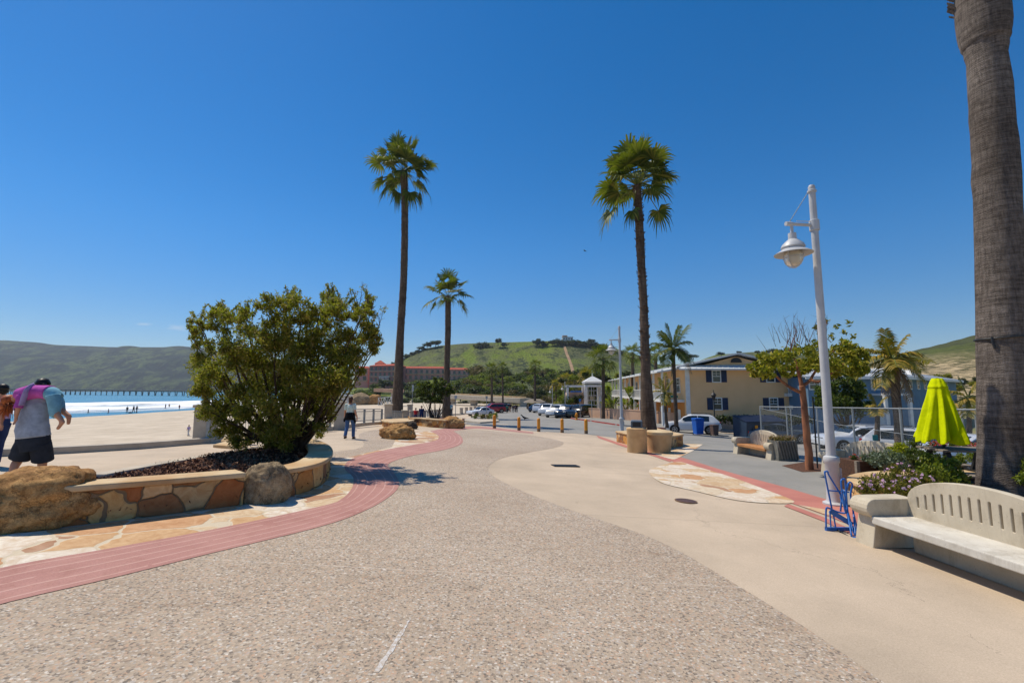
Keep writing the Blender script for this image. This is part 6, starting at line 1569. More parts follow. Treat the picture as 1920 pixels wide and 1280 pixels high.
def yellow_building():
    A = Vector((17.05, 45, 0)); B = Vector((27.6, 45, 0)); gz = g(20, 45) - .2; A.z = B.z = gz
    t = thing('apartment_building', 'two storey tan building with white metal roof and navy shutters', 'building', (22, 45, gz)); O = Vector(t.location)
    fr = Frame(A, B - A); L = (B - A).length
    zt = lambda py, Y=45: CZ + (HOR - py) / FPX * Y - gz     # height of a picture row on the facade
    eave = zt(690); apex = zt(665)
    D = 42.; dirn = (Vector((21.2, 88, 0)) - Vector((17.05, 45, 0))).normalized()
    def back(v, d=D): return v + dirn * d
    m = MB(); z0 = Vector((0, 0, -.5)); ze = Vector((0, 0, eave))
    c = [A + z0, B + z0, back(B) + z0, back(A) + z0, A + ze, B + ze, back(B) + ze, back(A) + ze]
    m.add(c, [(0, 1, 5, 4), (1, 2, 6, 5), (2, 3, 7, 6), (3, 0, 4, 7)]); m.build('wall', M['tanwall'], t, O)
    # gable above the skirt roof
    ca = L * .5; g0 = fr.p(1.3, eave + .12, -.3); g1 = fr.p(L - 1.3, eave + .12, -.3); gt = fr.p(ca, apex - .15, -.3)
    m = MB(); m.add([g0, g1, gt, back(g0, .3), back(g1, .3), back(gt, .3)], [(0, 1, 2), (3, 5, 4)]); m.build('gable', M['tanwall'], t, O)
    # main roof: two slopes along the depth
    ov = .9; m = MB(); th = Vector((0, 0, .14))
    for s in (0, 1):
        e = fr.p(-ov if s == 0 else L + ov, eave - .02, .35); r = fr.p(ca, apex + .02, .35); eb, rb = back(e, D + 1), back(r, D + 1)
        m.add([e, r, rb, eb, e + th, r + th, rb + th, eb + th], [(0, 1, 2, 3), (7, 6, 5, 4), (0, 4, 5, 1), (1, 5, 6, 2), (2, 6, 7, 3), (3, 7, 4, 0)])
        n = 40
        for i in range(n):
            p = e.lerp(eb, i / n) + th; q = r.lerp(rb, i / n) + th; m.bar(p, q, .05, .05)
    bm_fix(m.build('roof', M['whitemetal'], t, O))
    # skirt roof over the end wall
    m = MB(); a0, a1 = fr.p(-ov, eave - .1, 1.0), fr.p(L + ov, eave - .1, 1.0); b0, b1 = fr.p(-ov + .9, eave + .32, -.28), fr.p(L + ov - .9, eave + .32, -.28)
    m.add([a0, a1, b1, b0, a0 - th, a1 - th, b1 - th, b0 - th], [(0, 1, 2, 3), (7, 6, 5, 4), (0, 4, 5, 1), (1, 5, 6, 2), (2, 6, 7, 3), (3, 7, 4, 0)])
    for i in range(24): m.bar(a0.lerp(a1, i / 23) + Vector((0, 0, .02)), b0.lerp(b1, i / 23) + Vector((0, 0, .02)), .04, .04)
    bm_fix(m.build('skirt_roof', M['whitemetal'], t, O))
    m = MB(); n = 10; cc = fr.p(ca, zt(679.5), -.27); vs = [cc + fr.u * (.55 * math.cos(math.pi * i / n)) + Vector((0, 0, .5 * math.sin(math.pi * i / n))) for i in range(n + 1)]
    vs2 = [v + fr.n * .06 for v in vs]; m.add(vs2 + vs, [tuple(range(n + 1))] + [(i, i + n + 1, (i + 1) % (n + 1) + n + 1, (i + 1) % (n + 1)) for i in range(n + 1)]); bm_fix(m.build('vent', M['dark'], t, O))
    ax = lambda px: (px - CXP) / FPX * 45 - A.x
    for px in (1342, 1443):
        window(t, O, fr, ax(px), zt(715.5), .72, zt(695.5) - zt(715.5), True)
        window(t, O, fr, ax(px + (0 if px < 1400 else 3)), zt(766.5), .72, zt(746.5) - zt(766.5), True)
    for a0_, a1_ in ((.02, .42), (L - .3, L + .04)): fbox(MB(), fr, a0_, a1_, -.4, eave - .12, .004, .1).build('corner_trim', M['paint_white'], t, O)
    # long street side with balcony, columns and openings
    S = Frame(back(A), -dirn)           # outward normal towards the street
    if S.n.x > 0: S.n = -S.n
    m = MB(); fl = eave * .5
    fbox(m, S, 0, D - .4, fl - .25, fl, 0.01, 2.2); m.build('balcony', M['paint_white'], t, O)
    for i in range(11):
        a = D - .6 - i * 4.1; fbox(MB(), S, a - .16, a + .16, -.5, fl - .25, 1.9, 2.2).build('column', M['paint_white'], t, O); fbox(MB(), S, a - .1, a + .1, fl, eave - .1, 1.95, 2.15).build('column', M['paint_white'], t, O)
    m = MB()
    fbox(m, S, 0, D - .4, fl + .95, fl + 1.02, 2.05, 2.13)
    for i in range(150): a = D - .4 - i * .28; fbox(m, S, a - .02, a + .02, fl, fl + .95, 2.07, 2.11)
    m.build('balustrade', M['paint_white'], t, O)
    e0, e1 = S.p(D + .2, eave - .05, .02), S.p(-1, eave - .05, .02); f0, f1 = S.p(D + .2, eave - .45, 2.7), S.p(-1, eave - .45, 2.7)
    m = MB(); th2 = Vector((0, 0, .12)); m.add([e0, e1, f1, f0, e0 + th2, e1 + th2, f1 + th2, f0 + th2], [(0, 1, 2, 3), (7, 6, 5, 4), (0, 4, 5, 1), (1, 5, 6, 2), (2, 6, 7, 3), (3, 7, 4, 0)]); bm_fix(m.build('porch_roof', M['whitemetal'], t, O))
    m = MB(); fbox(m, S, 0, D - .45, -.4, fl - .3, .004, .02); m.build('lower_wall', M['orangewall'], t, O)
    for i in range(10):
        a = D - 2.4 - i * 4.1
        window(t, O, S, a, fl + .75, 1.2, 1.4, False, 2)
        m = MB(); fbox(m, S, a - .5, a + .5, -.1, 2.1, .03, .06); m.build('door', M['paint_white'], t, O)
yellow_building()
def stair_annex():
    Y = 44.3; z = lambda py: CZ + (HOR - py) / FPX * Y; X = lambda px: (px - CXP) / FPX * Y; gz = g(28, Y) - .3
    t = thing('stairwell_block', 'narrow white and blue stairwell block with dark red door between the buildings', 'building', (X(1488), Y + 2, gz)); O = Vector(t.location)
    fr = Frame((X(1477), Y + 1.2, gz), (1, 0)); L = X(1512) - X(1477)
    fbox(MB(), fr, 0, L, 0, z(704) - gz, -4, 0).build('wall', M['bluewall'], t, O)
    m = MB(); fbox(m, fr, -.2, L + .2, z(704) - gz, z(701) - gz, -4.2, .5); m.build('roof', M['whitemetal'], t, O)
    m = MB(); fbox(m, fr, -.1, L, z(743) - gz, z(737) - gz, .01, 1.1); m.build('landing', M['paint_white'], t, O)
    m = MB(); fbox(m, fr, -.1, L, z(728) - gz, z(726.5) - gz, 1.0, 1.1)
    for i in range(12): a = L * i / 11; fbox(m, fr, a - .02, a + .02, z(737) - gz, z(728) - gz, 1.03, 1.07)
    m.build('railing', M['paint_white'], t, O)
    m = MB(); fbox(m, fr, .2, 1.5, .2, z(746) - gz, .005, .06); m.build('door', M['door'], t, O)
    m = MB(); fbox(m, fr, L - .35, L - .1, 0, z(743) - gz, .9, 1.1); m.build('column', M['paint_white'], t, O)
stair_annex()
def blue_house():
    Y = 42.; z = lambda py: CZ + (HOR - py) / FPX * Y; X = lambda px: (px - CXP) / FPX * Y; gz = g(32, Y) - .4
    t = thing('blue_house', 'blue sided house with pale standing seam roof behind the ragged palm', 'building', (X(1600), Y, gz)); O = Vector(t.location)
    x0, x1 = X(1512), X(1676); fr = Frame((x0, Y, gz), (1, 0)); L = x1 - x0; ev = z(706.5) - gz
    c1 = Vector((x1, Y, gz)); d2 = Vector((24, 19, 0)); fr2 = Frame(c1, d2); L2 = d2.length
    m = MB(); fbox(m, fr, 0, L, -.2, ev, -9, 0); m.build('wall', M['bluewall'], t, O)
    m = MB(); fbox(m, fr2, 0, L2, -.2, ev, -7, 0); m.build('side_wing', M['bluewall'], t, O)
    th = Vector((0, 0, .12))
    def roof(f, a0, a1, name, rise=1.25, dep=-6):
        m = MB(); e0, e1 = f.p(a0, ev - .08, .7), f.p(a1, ev - .08, .7); r0, r1 = f.p(a0, ev + rise, dep), f.p(a1, ev + rise, dep); k0, k1 = f.p(a0, ev - .2, dep * 2 - .5), f.p(a1, ev - .2, dep * 2 - .5)
        for q in ((e0, e1, r1, r0), (r0, r1, k1, k0)): m.add([*q] + [v + th for v in q], [(0, 1, 2, 3), (7, 6, 5, 4), (0, 4, 5, 1), (1, 5, 6, 2), (2, 6, 7, 3), (3, 7, 4, 0)])
        n = int((a1 - a0) / .5)
        for i in range(n + 1): m.bar(e0.lerp(e1, i / n) + th, r0.lerp(r1, i / n) + th, .05, .05)
        bm_fix(m.build(name, M['greyroof'], t, O))
    roof(fr, -.6, L + .5, 'roof'); roof(fr2, -.2, L2 + .5, 'wing_roof', 1.0, -4)
    m = MB(); fbox(m, fr, -.6, L + .5, ev - .22, ev - .02, .66, .74); fbox(m, fr2, 0, L2 + .5, ev - .22, ev - .02, .66, .74); m.build('gutter', M['paint_white'], t, O)
    for px in (1524, 1558, 1640): window(t, O, fr, X(px) - x0, z(729) - gz, .85, z(712) - z(729), False, 2)
    for a in (2.2, 5.5, 8.8, 12, 16, 20, 24): window(t, O, fr2, a, z(728) - gz, 1.0, z(712.5) - z(728), False, 2)
    m = MB(); fbox(m, fr, X(1628) - x0, L, z(741) - gz, z(737) - gz, .01, 1.6); m.build('porch', M['paint_white'], t, O)
    for a0_ in (L - .25, L - 2.4): fbox(MB(), fr, a0_, a0_ + .25, -.2, z(741) - gz, 1.35, 1.6).build('column', M['paint_white'], t, O)
    m = MB(); fbox(m, fr, L - 1.8, L - .8, .1, 2.2, .005, .06); m.build('door', M['paint_white'], t, O)
    for i, a in enumerate((4, 8, 12)):
        dm = MB(); p = fr2.p(a, ev + .25, -.9)
        dm.add([p - fr2.u * .8, p + fr2.u * .8, p + Vector((0, 0, .75)), p - fr2.u * .8 - fr2.n * 2.4, p + fr2.u * .8 - fr2.n * 2.4, p + Vector((0, 0, .75)) - fr2.n * 2.4], [(0, 1, 2), (3, 5, 4), (0, 2, 5, 3), (1, 4, 5, 2), (0, 3, 4, 1)])
        bm_fix(dm.build('dormer', M['whitemetal'], t, O))
blue_house()
# retaining wall along the pavement
def retaining():
    a = [Vector(P(*p)) for p in ((1104, 784), (1160, 788), (1257, 798), (1330, 804), (1388, 809), (1436, 813))]
    t = thing('retaining_wall', 'long pink rendered garden wall along the pavement below the tan building', 'wall', a[2]); O = Vector(a[2])
    pts = seg_pts([(p.x, p.y) for p in a], 1.5); m = MB(); wall_strip(m, [(p.x, p.y) for p in pts], .25, lambda x, y: g(x, y) - .1, lambda x, y: g(x, y) + 1.28); m.build('wall', M['pinkwall'], t, O)
    m = MB(); q = [(p.x, p.y) for p in pts]; sh = []
    for i, p in enumerate(q):
        d = (Vector(q[min(i + 1, len(q) - 1)]) - Vector(q[max(i - 1, 0)])).normalized(); sh.append(Vector(p) + Vector((d.y, -d.x)) * .04)
    wall_strip(m, sh, .33, lambda x, y: g(x, y) + 1.282, lambda x, y: g(x, y) + 1.38); m.build('coping', M['pinkwall'], t, O)
retaining()
# white lattice pavilion
def pavilion():
    Y = 80.; k = ppm(Y); c = Q(1112, 775, Y); gz = g(c.x, Y) ; t = thing('pavilion', 'white open pavilion with pyramid roof and flag pole', 'pavilion', (c.x, Y, gz)); z = lambda py: CZ + (HOR - py) / FPX * Y - gz; hw = 15 / k
    m = MB(); r0 = 18 / k; m.add([(-r0, -r0, z(716)), (r0, -r0, z(716)), (r0, r0, z(716)), (-r0, r0, z(716)), (0, 0, z(704.5))], [(0, 1, 4), (1, 2, 4), (2, 3, 4), (3, 0, 4), (3, 2, 1, 0)]); m.build('roof', M['whitemetal'], t)
    for s in (-1, 1):
        for u in (-1, 1): MB().bar((s * hw, u * hw, 0), (s * hw, u * hw, z(724)), .5).build('column', M['paint_white'], t)
    for py in (717.5, 723.5): MB().box((0, 0, z(py)), (hw * 2.25, hw * 2.25, .35)).build('beam', M['paint_white'], t)
    m = MB()
    for s in (-1, 1):
        for i in range(0, 7, 2): m.bar((-hw + 2 * hw * i / 6, s * hw, .2), (-hw + 2 * hw * i / 6, s * hw, z(725)), .09); m.bar((s * hw, -hw + 2 * hw * i / 6, .2), (s * hw, -hw + 2 * hw * i / 6, z(725)), .09)
        for i in range(5): m.bar((-hw, s * hw, z(768 - i * 9)), (hw, s * hw, z(768 - i * 9)), .08)
    m.build('lattice', M['lampmetal'], t)
    m = MB(); m.tube([(0, 0, z(705)), (0, 0, z(694))], .12, 6); m.build('pole', M['paint_white'], t)
    m = MB(); m.bar((-hw * 3.4, -1, z(724)), (-hw * 1.0, -1, z(724)), .35); m.bar((-hw * 3.2, -1, 0), (-hw * 3.2, -1, z(724)), .35); m.build('side_pergola', M['paint_white'], t)
    MB().box((-hw * 2.0, .4, z(737)), (hw * 1.4, .2, .9)).build('blue_awning', M['blue'], t)
    MB().box((-hw * 2.2, 1.2, z(752)), (hw * 2, 3, z(742))).build('back_wall', M['pinkwall'], t)
pavilion()
# restroom hut
def hut():
    Y = 112.; k = ppm(Y); c = Q(1003, 768, Y); gz = g(c.x, Y); t = thing('restroom_hut', 'small low hut with pale hipped roof at the far end of the car park', 'hut', (c.x, Y, gz)); z = lambda py: CZ + (HOR - py) / FPX * Y - gz; w = 19 / k
    MB().box((0, 0, z(757) / 2), (w * 1.6, 5, z(757))).build('wall', M['darkwood'], t)
    m = MB(); e = z(753.5); m.add([(-w * 1.1, -4, e), (w * 1.1, -4, e), (w * 1.1, 4, e), (-w * 1.1, 4, e), (-w * .5, 0, z(747.5)), (w * .5, 0, z(747.5))], [(0, 1, 5, 4), (1, 2, 5), (2, 3, 4, 5), (3, 0, 4), (3, 2, 1, 0)]); m.build('roof', M['greywood'], t)
    for i in range(4): MB().box((-w * .7 + i * w * .35, -2.7, .6), (.25, .25, 1.2)).build('stone_post', M['cap'], t)
hut()
# low road bridge left of it
def bridge():
    Y = 155.; a = Q(845, 743, Y); b = Q(986, 751, Y - 25); gz = g(0, Y); t = thing('road_bridge', 'low pale concrete bridge deck crossing behind the parked cars', 'bridge', (a.x, a.y, gz)); O = Vector(t.location)
    m = MB(); m.bar(a - O, b - O, 5, 1.3); m.build('deck', M['kerbc'], t)
    m = MB(); m.bar(a - O + Vector((0, -2.6, .95)), b - O + Vector((0, -2.6, .95)), .15, .5); m.build('parapet', M['cap'], t)
    for u in (.03, .35, .68, .97):
        p = a.lerp(b, u) - O; MB().box((p.x, p.y, (p.z - .6) / 2), (2, 3.5, p.z - .6)).build('pier', M['kerbc'], t)
    a = Q(660, 731, 150); b = Q(742, 733, 150); t = thing('road_bridge', 'short pinkish bridge span with dark underside, left of the tall palm', 'bridge', (a.x, a.y, g(-7, 100))); O = Vector(t.location)
    m = MB(); m.bar(a + Vector((8, 0, 0)) - O, b + Vector((2, 0, 0)) - O, 6, 1.1); m.build('deck', M['pinkwall'], t)
    for u in (1.02,): p = a.lerp(b, u) - O; MB().box((p.x, p.y, (p.z - .5) / 2 - .8), (2.4, 5, p.z - .5 + 1.6)).build('pier', M['kerbc'], t)
    # white truss gangway in front
    a = Q(709, 760, 100); b = Q(745, 757, 100); t = thing('gangway', 'white truss gangway left of the tall palm', 'gangway', a); d = b - a; h = 14 / ppm(100); m = MB()
    m.bar((0, 0, h), d + Vector((0, 0, h)), .12); m.bar((0, 0, .1), d + Vector((0, 0, .1)), .12); n = 6
    for i in range(n): p, q = d * (i / n), d * ((i + 1) / n); m.bar(p + Vector((0, 0, .1 if i % 2 else h)), q + Vector((0, 0, h if i % 2 else .1)), .1); m.bar(p + Vector((0, 0, .1)), p + Vector((0, 0, h)), .08)
    m.build('truss', M['paint_white'], t); MB().bar((0, .8, .05), d + Vector((0, .8, .05)), 1.6, .1).build('deck', M['galv'], t)
    # lifeguard kiosk
    c = Q(644, 768, 85); t = thing('beach_kiosk', 'small white flat roofed beach kiosk behind the woman walking', 'kiosk', c); k = ppm(85)
    MB().box((0, 0, 12 / k), (12 / k, 2, 24 / k)).build('cabin', M['lampmetal'], t); MB().box((-2 / k, 0, 26.5 / k), (26 / k, 3.4, 2.5 / k)).build('roof', M['paint_white'], t)
    MB().box((0, 0, 30 / k), (8 / k, 1.6, 5 / k)).build('lookout', M['whitemetal'], t)
    MB().box((0, -1.03, 14 / k), (7 / k, .05, 8 / k)).build('window', M['winglass'], t)
bridge()
# rocky bank below the left bridge
for x, y, w, h, sd in ((676, 742, 44, 22, 2), (702, 744, 30, 24, 3), (655, 748, 26, 18, 5)):
    p = Q(x, y + h / 2, 170); k = ppm(170); o = rock('rock_bank', (w / 2 / k, w / 3 / k, h / 1.4 / k), M['boulder2'] if sd != 3 else M['boulder'], seed=sd, sub=4); o.location = p
    tag(o, {2: 'long brown rock outcrop beside the left bridge', 3: 'pale rock outcrop right under the left bridge', 5: 'low rock outcrop at the left, behind the shrub edge'}[sd], 'rock')
# red hotel on the hillside
def hotel():
    O = Vector((-90, 380, H1.z(-90, 380))); t = thing('hillside_hotel', 'large terracotta red hotel of several wings on the green hillside', 'hotel', O)
    def wing(px0, px1, ytop, ybot, Y, mat, roof, rows, dep=16, skew=0, cols=None, rise=1.2):
        a, b = Q(px0, ybot, Y), Q(px1, ybot, Y + skew); zt_ = CZ + (HOR - ytop) / FPX * Y; z0 = a.z - 6; fr = Frame((a.x, a.y, z0), (b - a)); L = math.hypot(b.x - a.x, b.y - a.y); h = zt_ - z0
        fbox(MB(), fr, 0, L, 0, h, -dep, 0).build('wall', M[mat], t, O)
        m = MB(); ov = .8; e = [fr.p(-ov, h, ov), fr.p(L + ov, h, ov), fr.p(L + ov, h, -dep - ov), fr.p(-ov, h, -dep - ov)]; r = [fr.p(3, h + rise * 1.6, -dep / 2), fr.p(L - 3, h + rise * 1.6, -dep / 2)]
        m.add(e + r, [(0, 1, 5, 4), (1, 2, 5), (2, 3, 4, 5), (3, 0, 4), (3, 2, 1, 0)]); m.build('roof', M[roof], t, O)
        n = cols or max(2, int(L / 5)); rh = (zt_ - a.z) / rows
        for r_ in range(rows):
            bm_ = MB(); fbox(bm_, fr, .4, L - .4, a.z - z0 + r_ * rh - .25, a.z - z0 + r_ * rh + .55, .02, .7); bm_.build('balcony', M['cap'] if mat == 'redwall' else M['pinkwall'], t, O)
            for i in range(n):
                c = L * (i + .5) / n; w = L / n * .5; z = a.z - z0 + r_ * rh + .6
                f = fbox(MB(), fr, c - w / 2, c + w / 2, z, z + rh * .62, .01, .05).build('window', M['winglass'], t, O)
    wing(664, 690, 690, 714, 405, 'redwall', 'tile', 2, 14)
    wing(692, 742, 686, 716, 395, 'redwall2', 'tile', 3, 18, -6, 6)
    wing(703, 718, 682, 690, 404, 'redwall', 'tile', 1, 8, 0, 2, 2)
    wing(744, 836, 690, 712, 415, 'redwall', 'tile', 2, 16, 4, 9)
    wing(838, 884, 692.5, 713, 408, 'redwall', 'tile', 2, 16, 8, 5)
    # pergola front under the left wing
    m = MB()
    for i in range(7): p = Q(712 + i * 2.6, 712, 388); m.bar(p - O + Vector((0, 0, -3)), p - O + Vector((0, 0, 2.6)), .35)
    a, b = Q(710, 706, 388), Q(730, 706, 388); m.bar(a - O, b - O, .8, .5); m.build('white_pergola', M['paint_white'], t)
hotel()
# hedge under the hotel, and house on the hill crest
a, b = Q(712, 718, 380), Q(742, 718, 380)
C = [np.array(tuple(a.lerp(b, random.random()))) + RNG.normal(size=3) * np.array([.3, 1.0, .8]) for _ in range(900)]
tag(leaves('hedge', np.array(C), 1.0, .6, M['leafd']), 'clipped dark hedge along the foot of the hotel left wing', 'hedge')
def crest_house():
    Y = 612.; k = ppm(Y); c = Q(1064, 638, Y); t = thing('hilltop_house', 'small white house on the crest of the green hill', 'house', c)
    MB().box((0, 0, 1.5), (20 / k, 8, 5)).build('wall', M['paint_white'], t); MB().box((-5 / k, 0, 5), (9 / k, 6, 3)).build('upper_storey', M['pinkwall'], t)
    MB().box((0, 0, 4.1), (21 / k, 9, .4)).build('roof', M['greyroof'], t)
    for i in range(4): MB().box(((-7 + i * 4.6) / k, -4.03, 2), (1.6, .1, 1.6)).build('window', M['winglass'], t)
crest_house()
# pier across the bay
def pier():
    a = Q(-140, 726.3, 840); b = Q(365, 733.5, 465); c = Q(640, 737.5, 372); t = thing('pier', 'long wooden pier on piles crossing the bay', 'pier', (b.x, b.y, SEA)); O = Vector(t.location)
    pts = [a, b, c]; dk = MB()
    for p, q in zip(pts, pts[1:]): dk.bar(p - O, q - O, 6, .9)
    dk.build('deck', M['greywood'], t)
    m = MB()
    for p, q in zip(pts, pts[1:]): m.bar(p - O + Vector((0, 0, 1.0)), q - O + Vector((0, 0, 1.0)), .2, .25)
    m.build('handrail', M['galv'], t)
    n = 0
    for p, q in zip(pts, pts[1:]):
        L = (q - p).length; k = int(L / 13); d = (q - p).normalized(); s = Vector((-d.y, d.x, 0)) * 2.4
        for i in range(k):
            r = p.lerp(q, i / k)
            if n < 98:
                mm = MB()
                for w in (-1, 1): mm.tube([r + s * w - O + Vector((0, 0, -.4)), Vector((r.x + s.x * w * 1.2, r.y + s.y * w * 1.2, SEA - 1)) - O], .42, 6)
                mm.bar(r - s - O + Vector((0, 0, -.7)), r + s - O + Vector((0, 0, -.7)), .4); mm.build('pile_bent', M['greywood'], t); n += 1
pier()
# dark lantern post before the tan building
p = Q(1341, 806, 39.5); gz = g(p.x, p.y); k = ppm(39.5); t = thing('garden_lantern', 'dark garden lantern post in front of the tan building wall', 'lamp post', (p.x, p.y, gz)); H_ = Q(1341, 731, 39.5).z - gz
m = MB(); m.lathe([(.09, 0), (.09, .4), (.05, .5), (.05, H_ - .9)], n=10); m.build('pole', M['dark'], t)
m = MB(); m.lathe([(.05, H_ - .9), (.22, H_ - .45), (.26, H_ - .42), (.12, H_ - .25), (.03, H_ - .2), (.03, H_)], n=6); m.build('lantern', M['dark'], t)
# low planting strip in front of the tan building
C = []
for i in range(60): x = random.uniform(17.5, 27); C.append(blob_points((x, 41.5 + random.uniform(-.3, .3), g(x, 41.5) + 1.25), .45, 26, .1))
t = thing('hedge', 'low dark hedge in front of the tan building wall', 'hedge', (22, 41.5, g(22, 41.5))); leaves('foliage', np.concatenate(C), .3, .16, M['leafd'], t, origin=tuple(t.location))
# two pale signs at far right behind the fence
for x, lb in ((1811, 'square white notice board behind the fence, left of the trunk'), (1836, 'white notice board partly hidden by the nearest palm trunk')):
    p = Q(x, 845, 24); p.z = g(p.x, 24); t = thing('notice_board', lb, 'sign', p); h = Q(x, 753, 24).z - p.z; m = MB(); m.tube([(0, 0, 0), (0, 0, h)], .05, 8); m.build('post', M['galv'], t); MB().box((0, -.06, h - .25), (.36, .03, .44)).build('board', M['paint_white'], t)
# a road surface and gravel lot behind the fence are part of the street; green marker post at the fence
p = P(1643, 858); t = thing('marker_post', 'thin post with small teal marker behind the half hidden bench', 'sign', Q(1645, 868, 13.6) * 1); p = t.location.copy(); p.z = g(p.x, p.y); t.location = p; h = Q(1645, 815, 13.6).z - p.z
m = MB(); m.tube([(0, 0, 0), (0, 0, h)], .012, 6); m.build('pole', M['dark'], t); MB().box((0, 0, h - .08), (.14, .03, .16)).build('marker', pm('teal_plastic', (44, 138, 132), None, 3, .5), t)

# ================================================================== VEHICLES
def car(name, label, cat, L, Wd, H, body, kind='suv', group='cars parked along the street', glassm='glass'):
    t = thing(name, label, cat, (0, 0, 0), 0, group)
    bt = .94 if kind != 'sedan' and kind != 'coupe' else .90
    if kind == 'pickup': bt = 1.08
    hz = {'suv': .66, 'cross': .62, 'wagon': .66, 'sedan': .66, 'coupe': .62, 'pickup': .62, 'boxy': .64}[kind] * H
    rf, rb = {'suv': (.40, .93), 'cross': (.43, .86), 'wagon': (.42, .90), 'sedan': (.43, .74), 'coupe': (.47, .72), 'pickup': (.36, .60), 'boxy': (.38, .95)}[kind]
    cowl = {'suv': .27, 'cross': .26, 'wagon': .27, 'sedan': .28, 'coupe': .33, 'pickup': .25, 'boxy': .28}[kind]
    belt0 = .60 * H if kind != 'pickup' else .62 * H
    st = [(0, .42 * H), (.012, .52 * H), (.05, hz * .92), (.14, hz * .97), (cowl, hz * 1.03)]
    st += [(cowl + (rf - cowl) * .5, H * .86), (rf, H * .965), (rf + .08, H), ((rf + rb) / 2, H * .998), (rb - .05, H * .97), (rb, H * .93)]
    if kind in ('suv', 'cross', 'wagon', 'boxy'):
        st += [(min(.985, rb + (.98 - rb) * .6), H * .74), (.985, H * .60), (1.0, H * .40)]
        rg = min(.985, rb + (.98 - rb) * .6)
    elif kind == 'pickup':
        st += [(rb + .02, H * .63), (.80, H * .62), (.985, H * .61), (1, H * .4)]; rg = rb + .02
    else:
        st += [((rb + .9) / 2, H * .80), (.90, H * .665), (.97, H * .64), (1.0, H * .42)]; rg = .90
    rings = []; zb0 = .17 * H
    for f, zt_ in st:
        ends = min(f, 1 - f); tp = .80 + .20 * min(1, ends / .07) ** .5; w = Wd / 2 * tp
        zb = zb0 + (.08 * H if ends < .02 else 0); belt = belt0 + .03 * H * f
        gh = zt_ > belt + .06
        if gh:
            r = (zt_ - belt) / (H - belt); wr = w * (.95 - .20 * r)
            half = [(0, zb), (w * .86, zb), (w * .985, zb + .08), (w, (zb + belt) / 2), (w * .985, belt - .07), (w * .95, belt), (wr, zt_ - .07 * (.3 + .7 * r)), (wr * .86, zt_), (0, zt_ + .015)]
        else:
            z = zt_; bz = min(belt, z)
            half = [(0, zb), (w * .86, zb), (w * .985, min(zb + .08, z - .05)), (w, (zb + bz) / 2), (w * .985, z - .085), (w * .95, z - .03), (w * .86, z - .008), (w * .6, z), (0, z + .015)]
        x = L / 2 - f * L
        rings.append(([Vector((x, -a, b)) for a, b in half[:-1]] + [Vector((x, 0, half[-1][1]))] + [Vector((x, a, b)) for a, b in half[-2:0:-1]], belt, gh, f, half))
    n = len(rings[0][0]); m = MB(); vs = [v for r in rings for v in r[0]]
    fs = [(i * n + j, i * n + (j + 1) % n, (i + 1) * n + (j + 1) % n, (i + 1) * n + j) for i in range(len(rings) - 1) for j in range(n)]
    fs += [tuple(range(n - 1, -1, -1)), tuple((len(rings) - 1) * n + j for j in range(n))]
    m.add(vs, fs); bo = bm_fix(m.build('body', body, t, smooth=True)); bo.data.set_sharp_from_angle(angle=R(32))
    def halfat(f):
        for (r0, r1) in zip(rings, rings[1:]):
            if r0[3] <= f <= r1[3]:
                u = (f - r0[3]) / (r1[3] - r0[3]); return [(a0 + (a1 - a0) * u, b0 + (b1 - b0) * u) for (a0, b0), (a1, b1) in zip(r0[4], r1[4])]
    def side(f0, f1, s, lo=.10, hi=.92):
        fr_ = sorted(set([f0, f1] + [r[3] for r in rings if f0 < r[3] < f1])); V = []; F = []
        for f in fr_:
            h = halfat(f); (a, za), (b, zb_) = h[5], h[6]
            for u in (lo, hi):
                y = a + (b - a) * u + .008; V.append((L / 2 - f * L, s * y, za + (zb_ - za) * u))
        for i in range(len(fr_) - 1): F.append((2 * i, 2 * i + 1, 2 * i + 3, 2 * i + 2))
        mm = MB(); mm.add(V, F); mm.build('window', M[glassm], t)
    sp = [(cowl + (rf - cowl) * .42, (rf + rb) / 2 - .06), ((rf + rb) / 2 - .045, rb - .07 if kind not in ('pickup', 'coupe', 'sedan') else rb - .01)]
    if kind in ('suv', 'wagon', 'boxy'): sp.append((rb - .055, rb + .02))
    if kind == 'coupe': sp = [(cowl + (rf - cowl) * .42, rb + .03)]
    for s in (-1, 1):
        for f0, f1 in sp: side(f0, f1, s)
    def screen(f0, f1, name='windshield'):
        fr_ = sorted(set([f0, f1] + [r[3] for r in rings if f0 < r[3] < f1])); V = []; F = []
        for f in fr_:
            h = halfat(f); yk = h[7][0] * .97; zk = h[7][1]
            for u in (-1, -.5, 0, .5, 1): V.append((L / 2 - f * L + (.010 if f < .5 else -.010), u * yk, zk + (.015 * (1 - abs(u))) + .010))
        for i in range(len(fr_) - 1):
            for j in range(4): F.append((i * 5 + j, i * 5 + j + 1, i * 5 + j + 6, i * 5 + j + 5))
        mm = MB(); mm.add(V, F); mm.build(name, M[glassm], t)
    screen(cowl + .02, rf - .005); screen(rb + .005, rg - .005, 'rear_window')
    # wheels
    rw = .225 * H if kind in ('sedan', 'coupe', 'wagon') else .215 * H
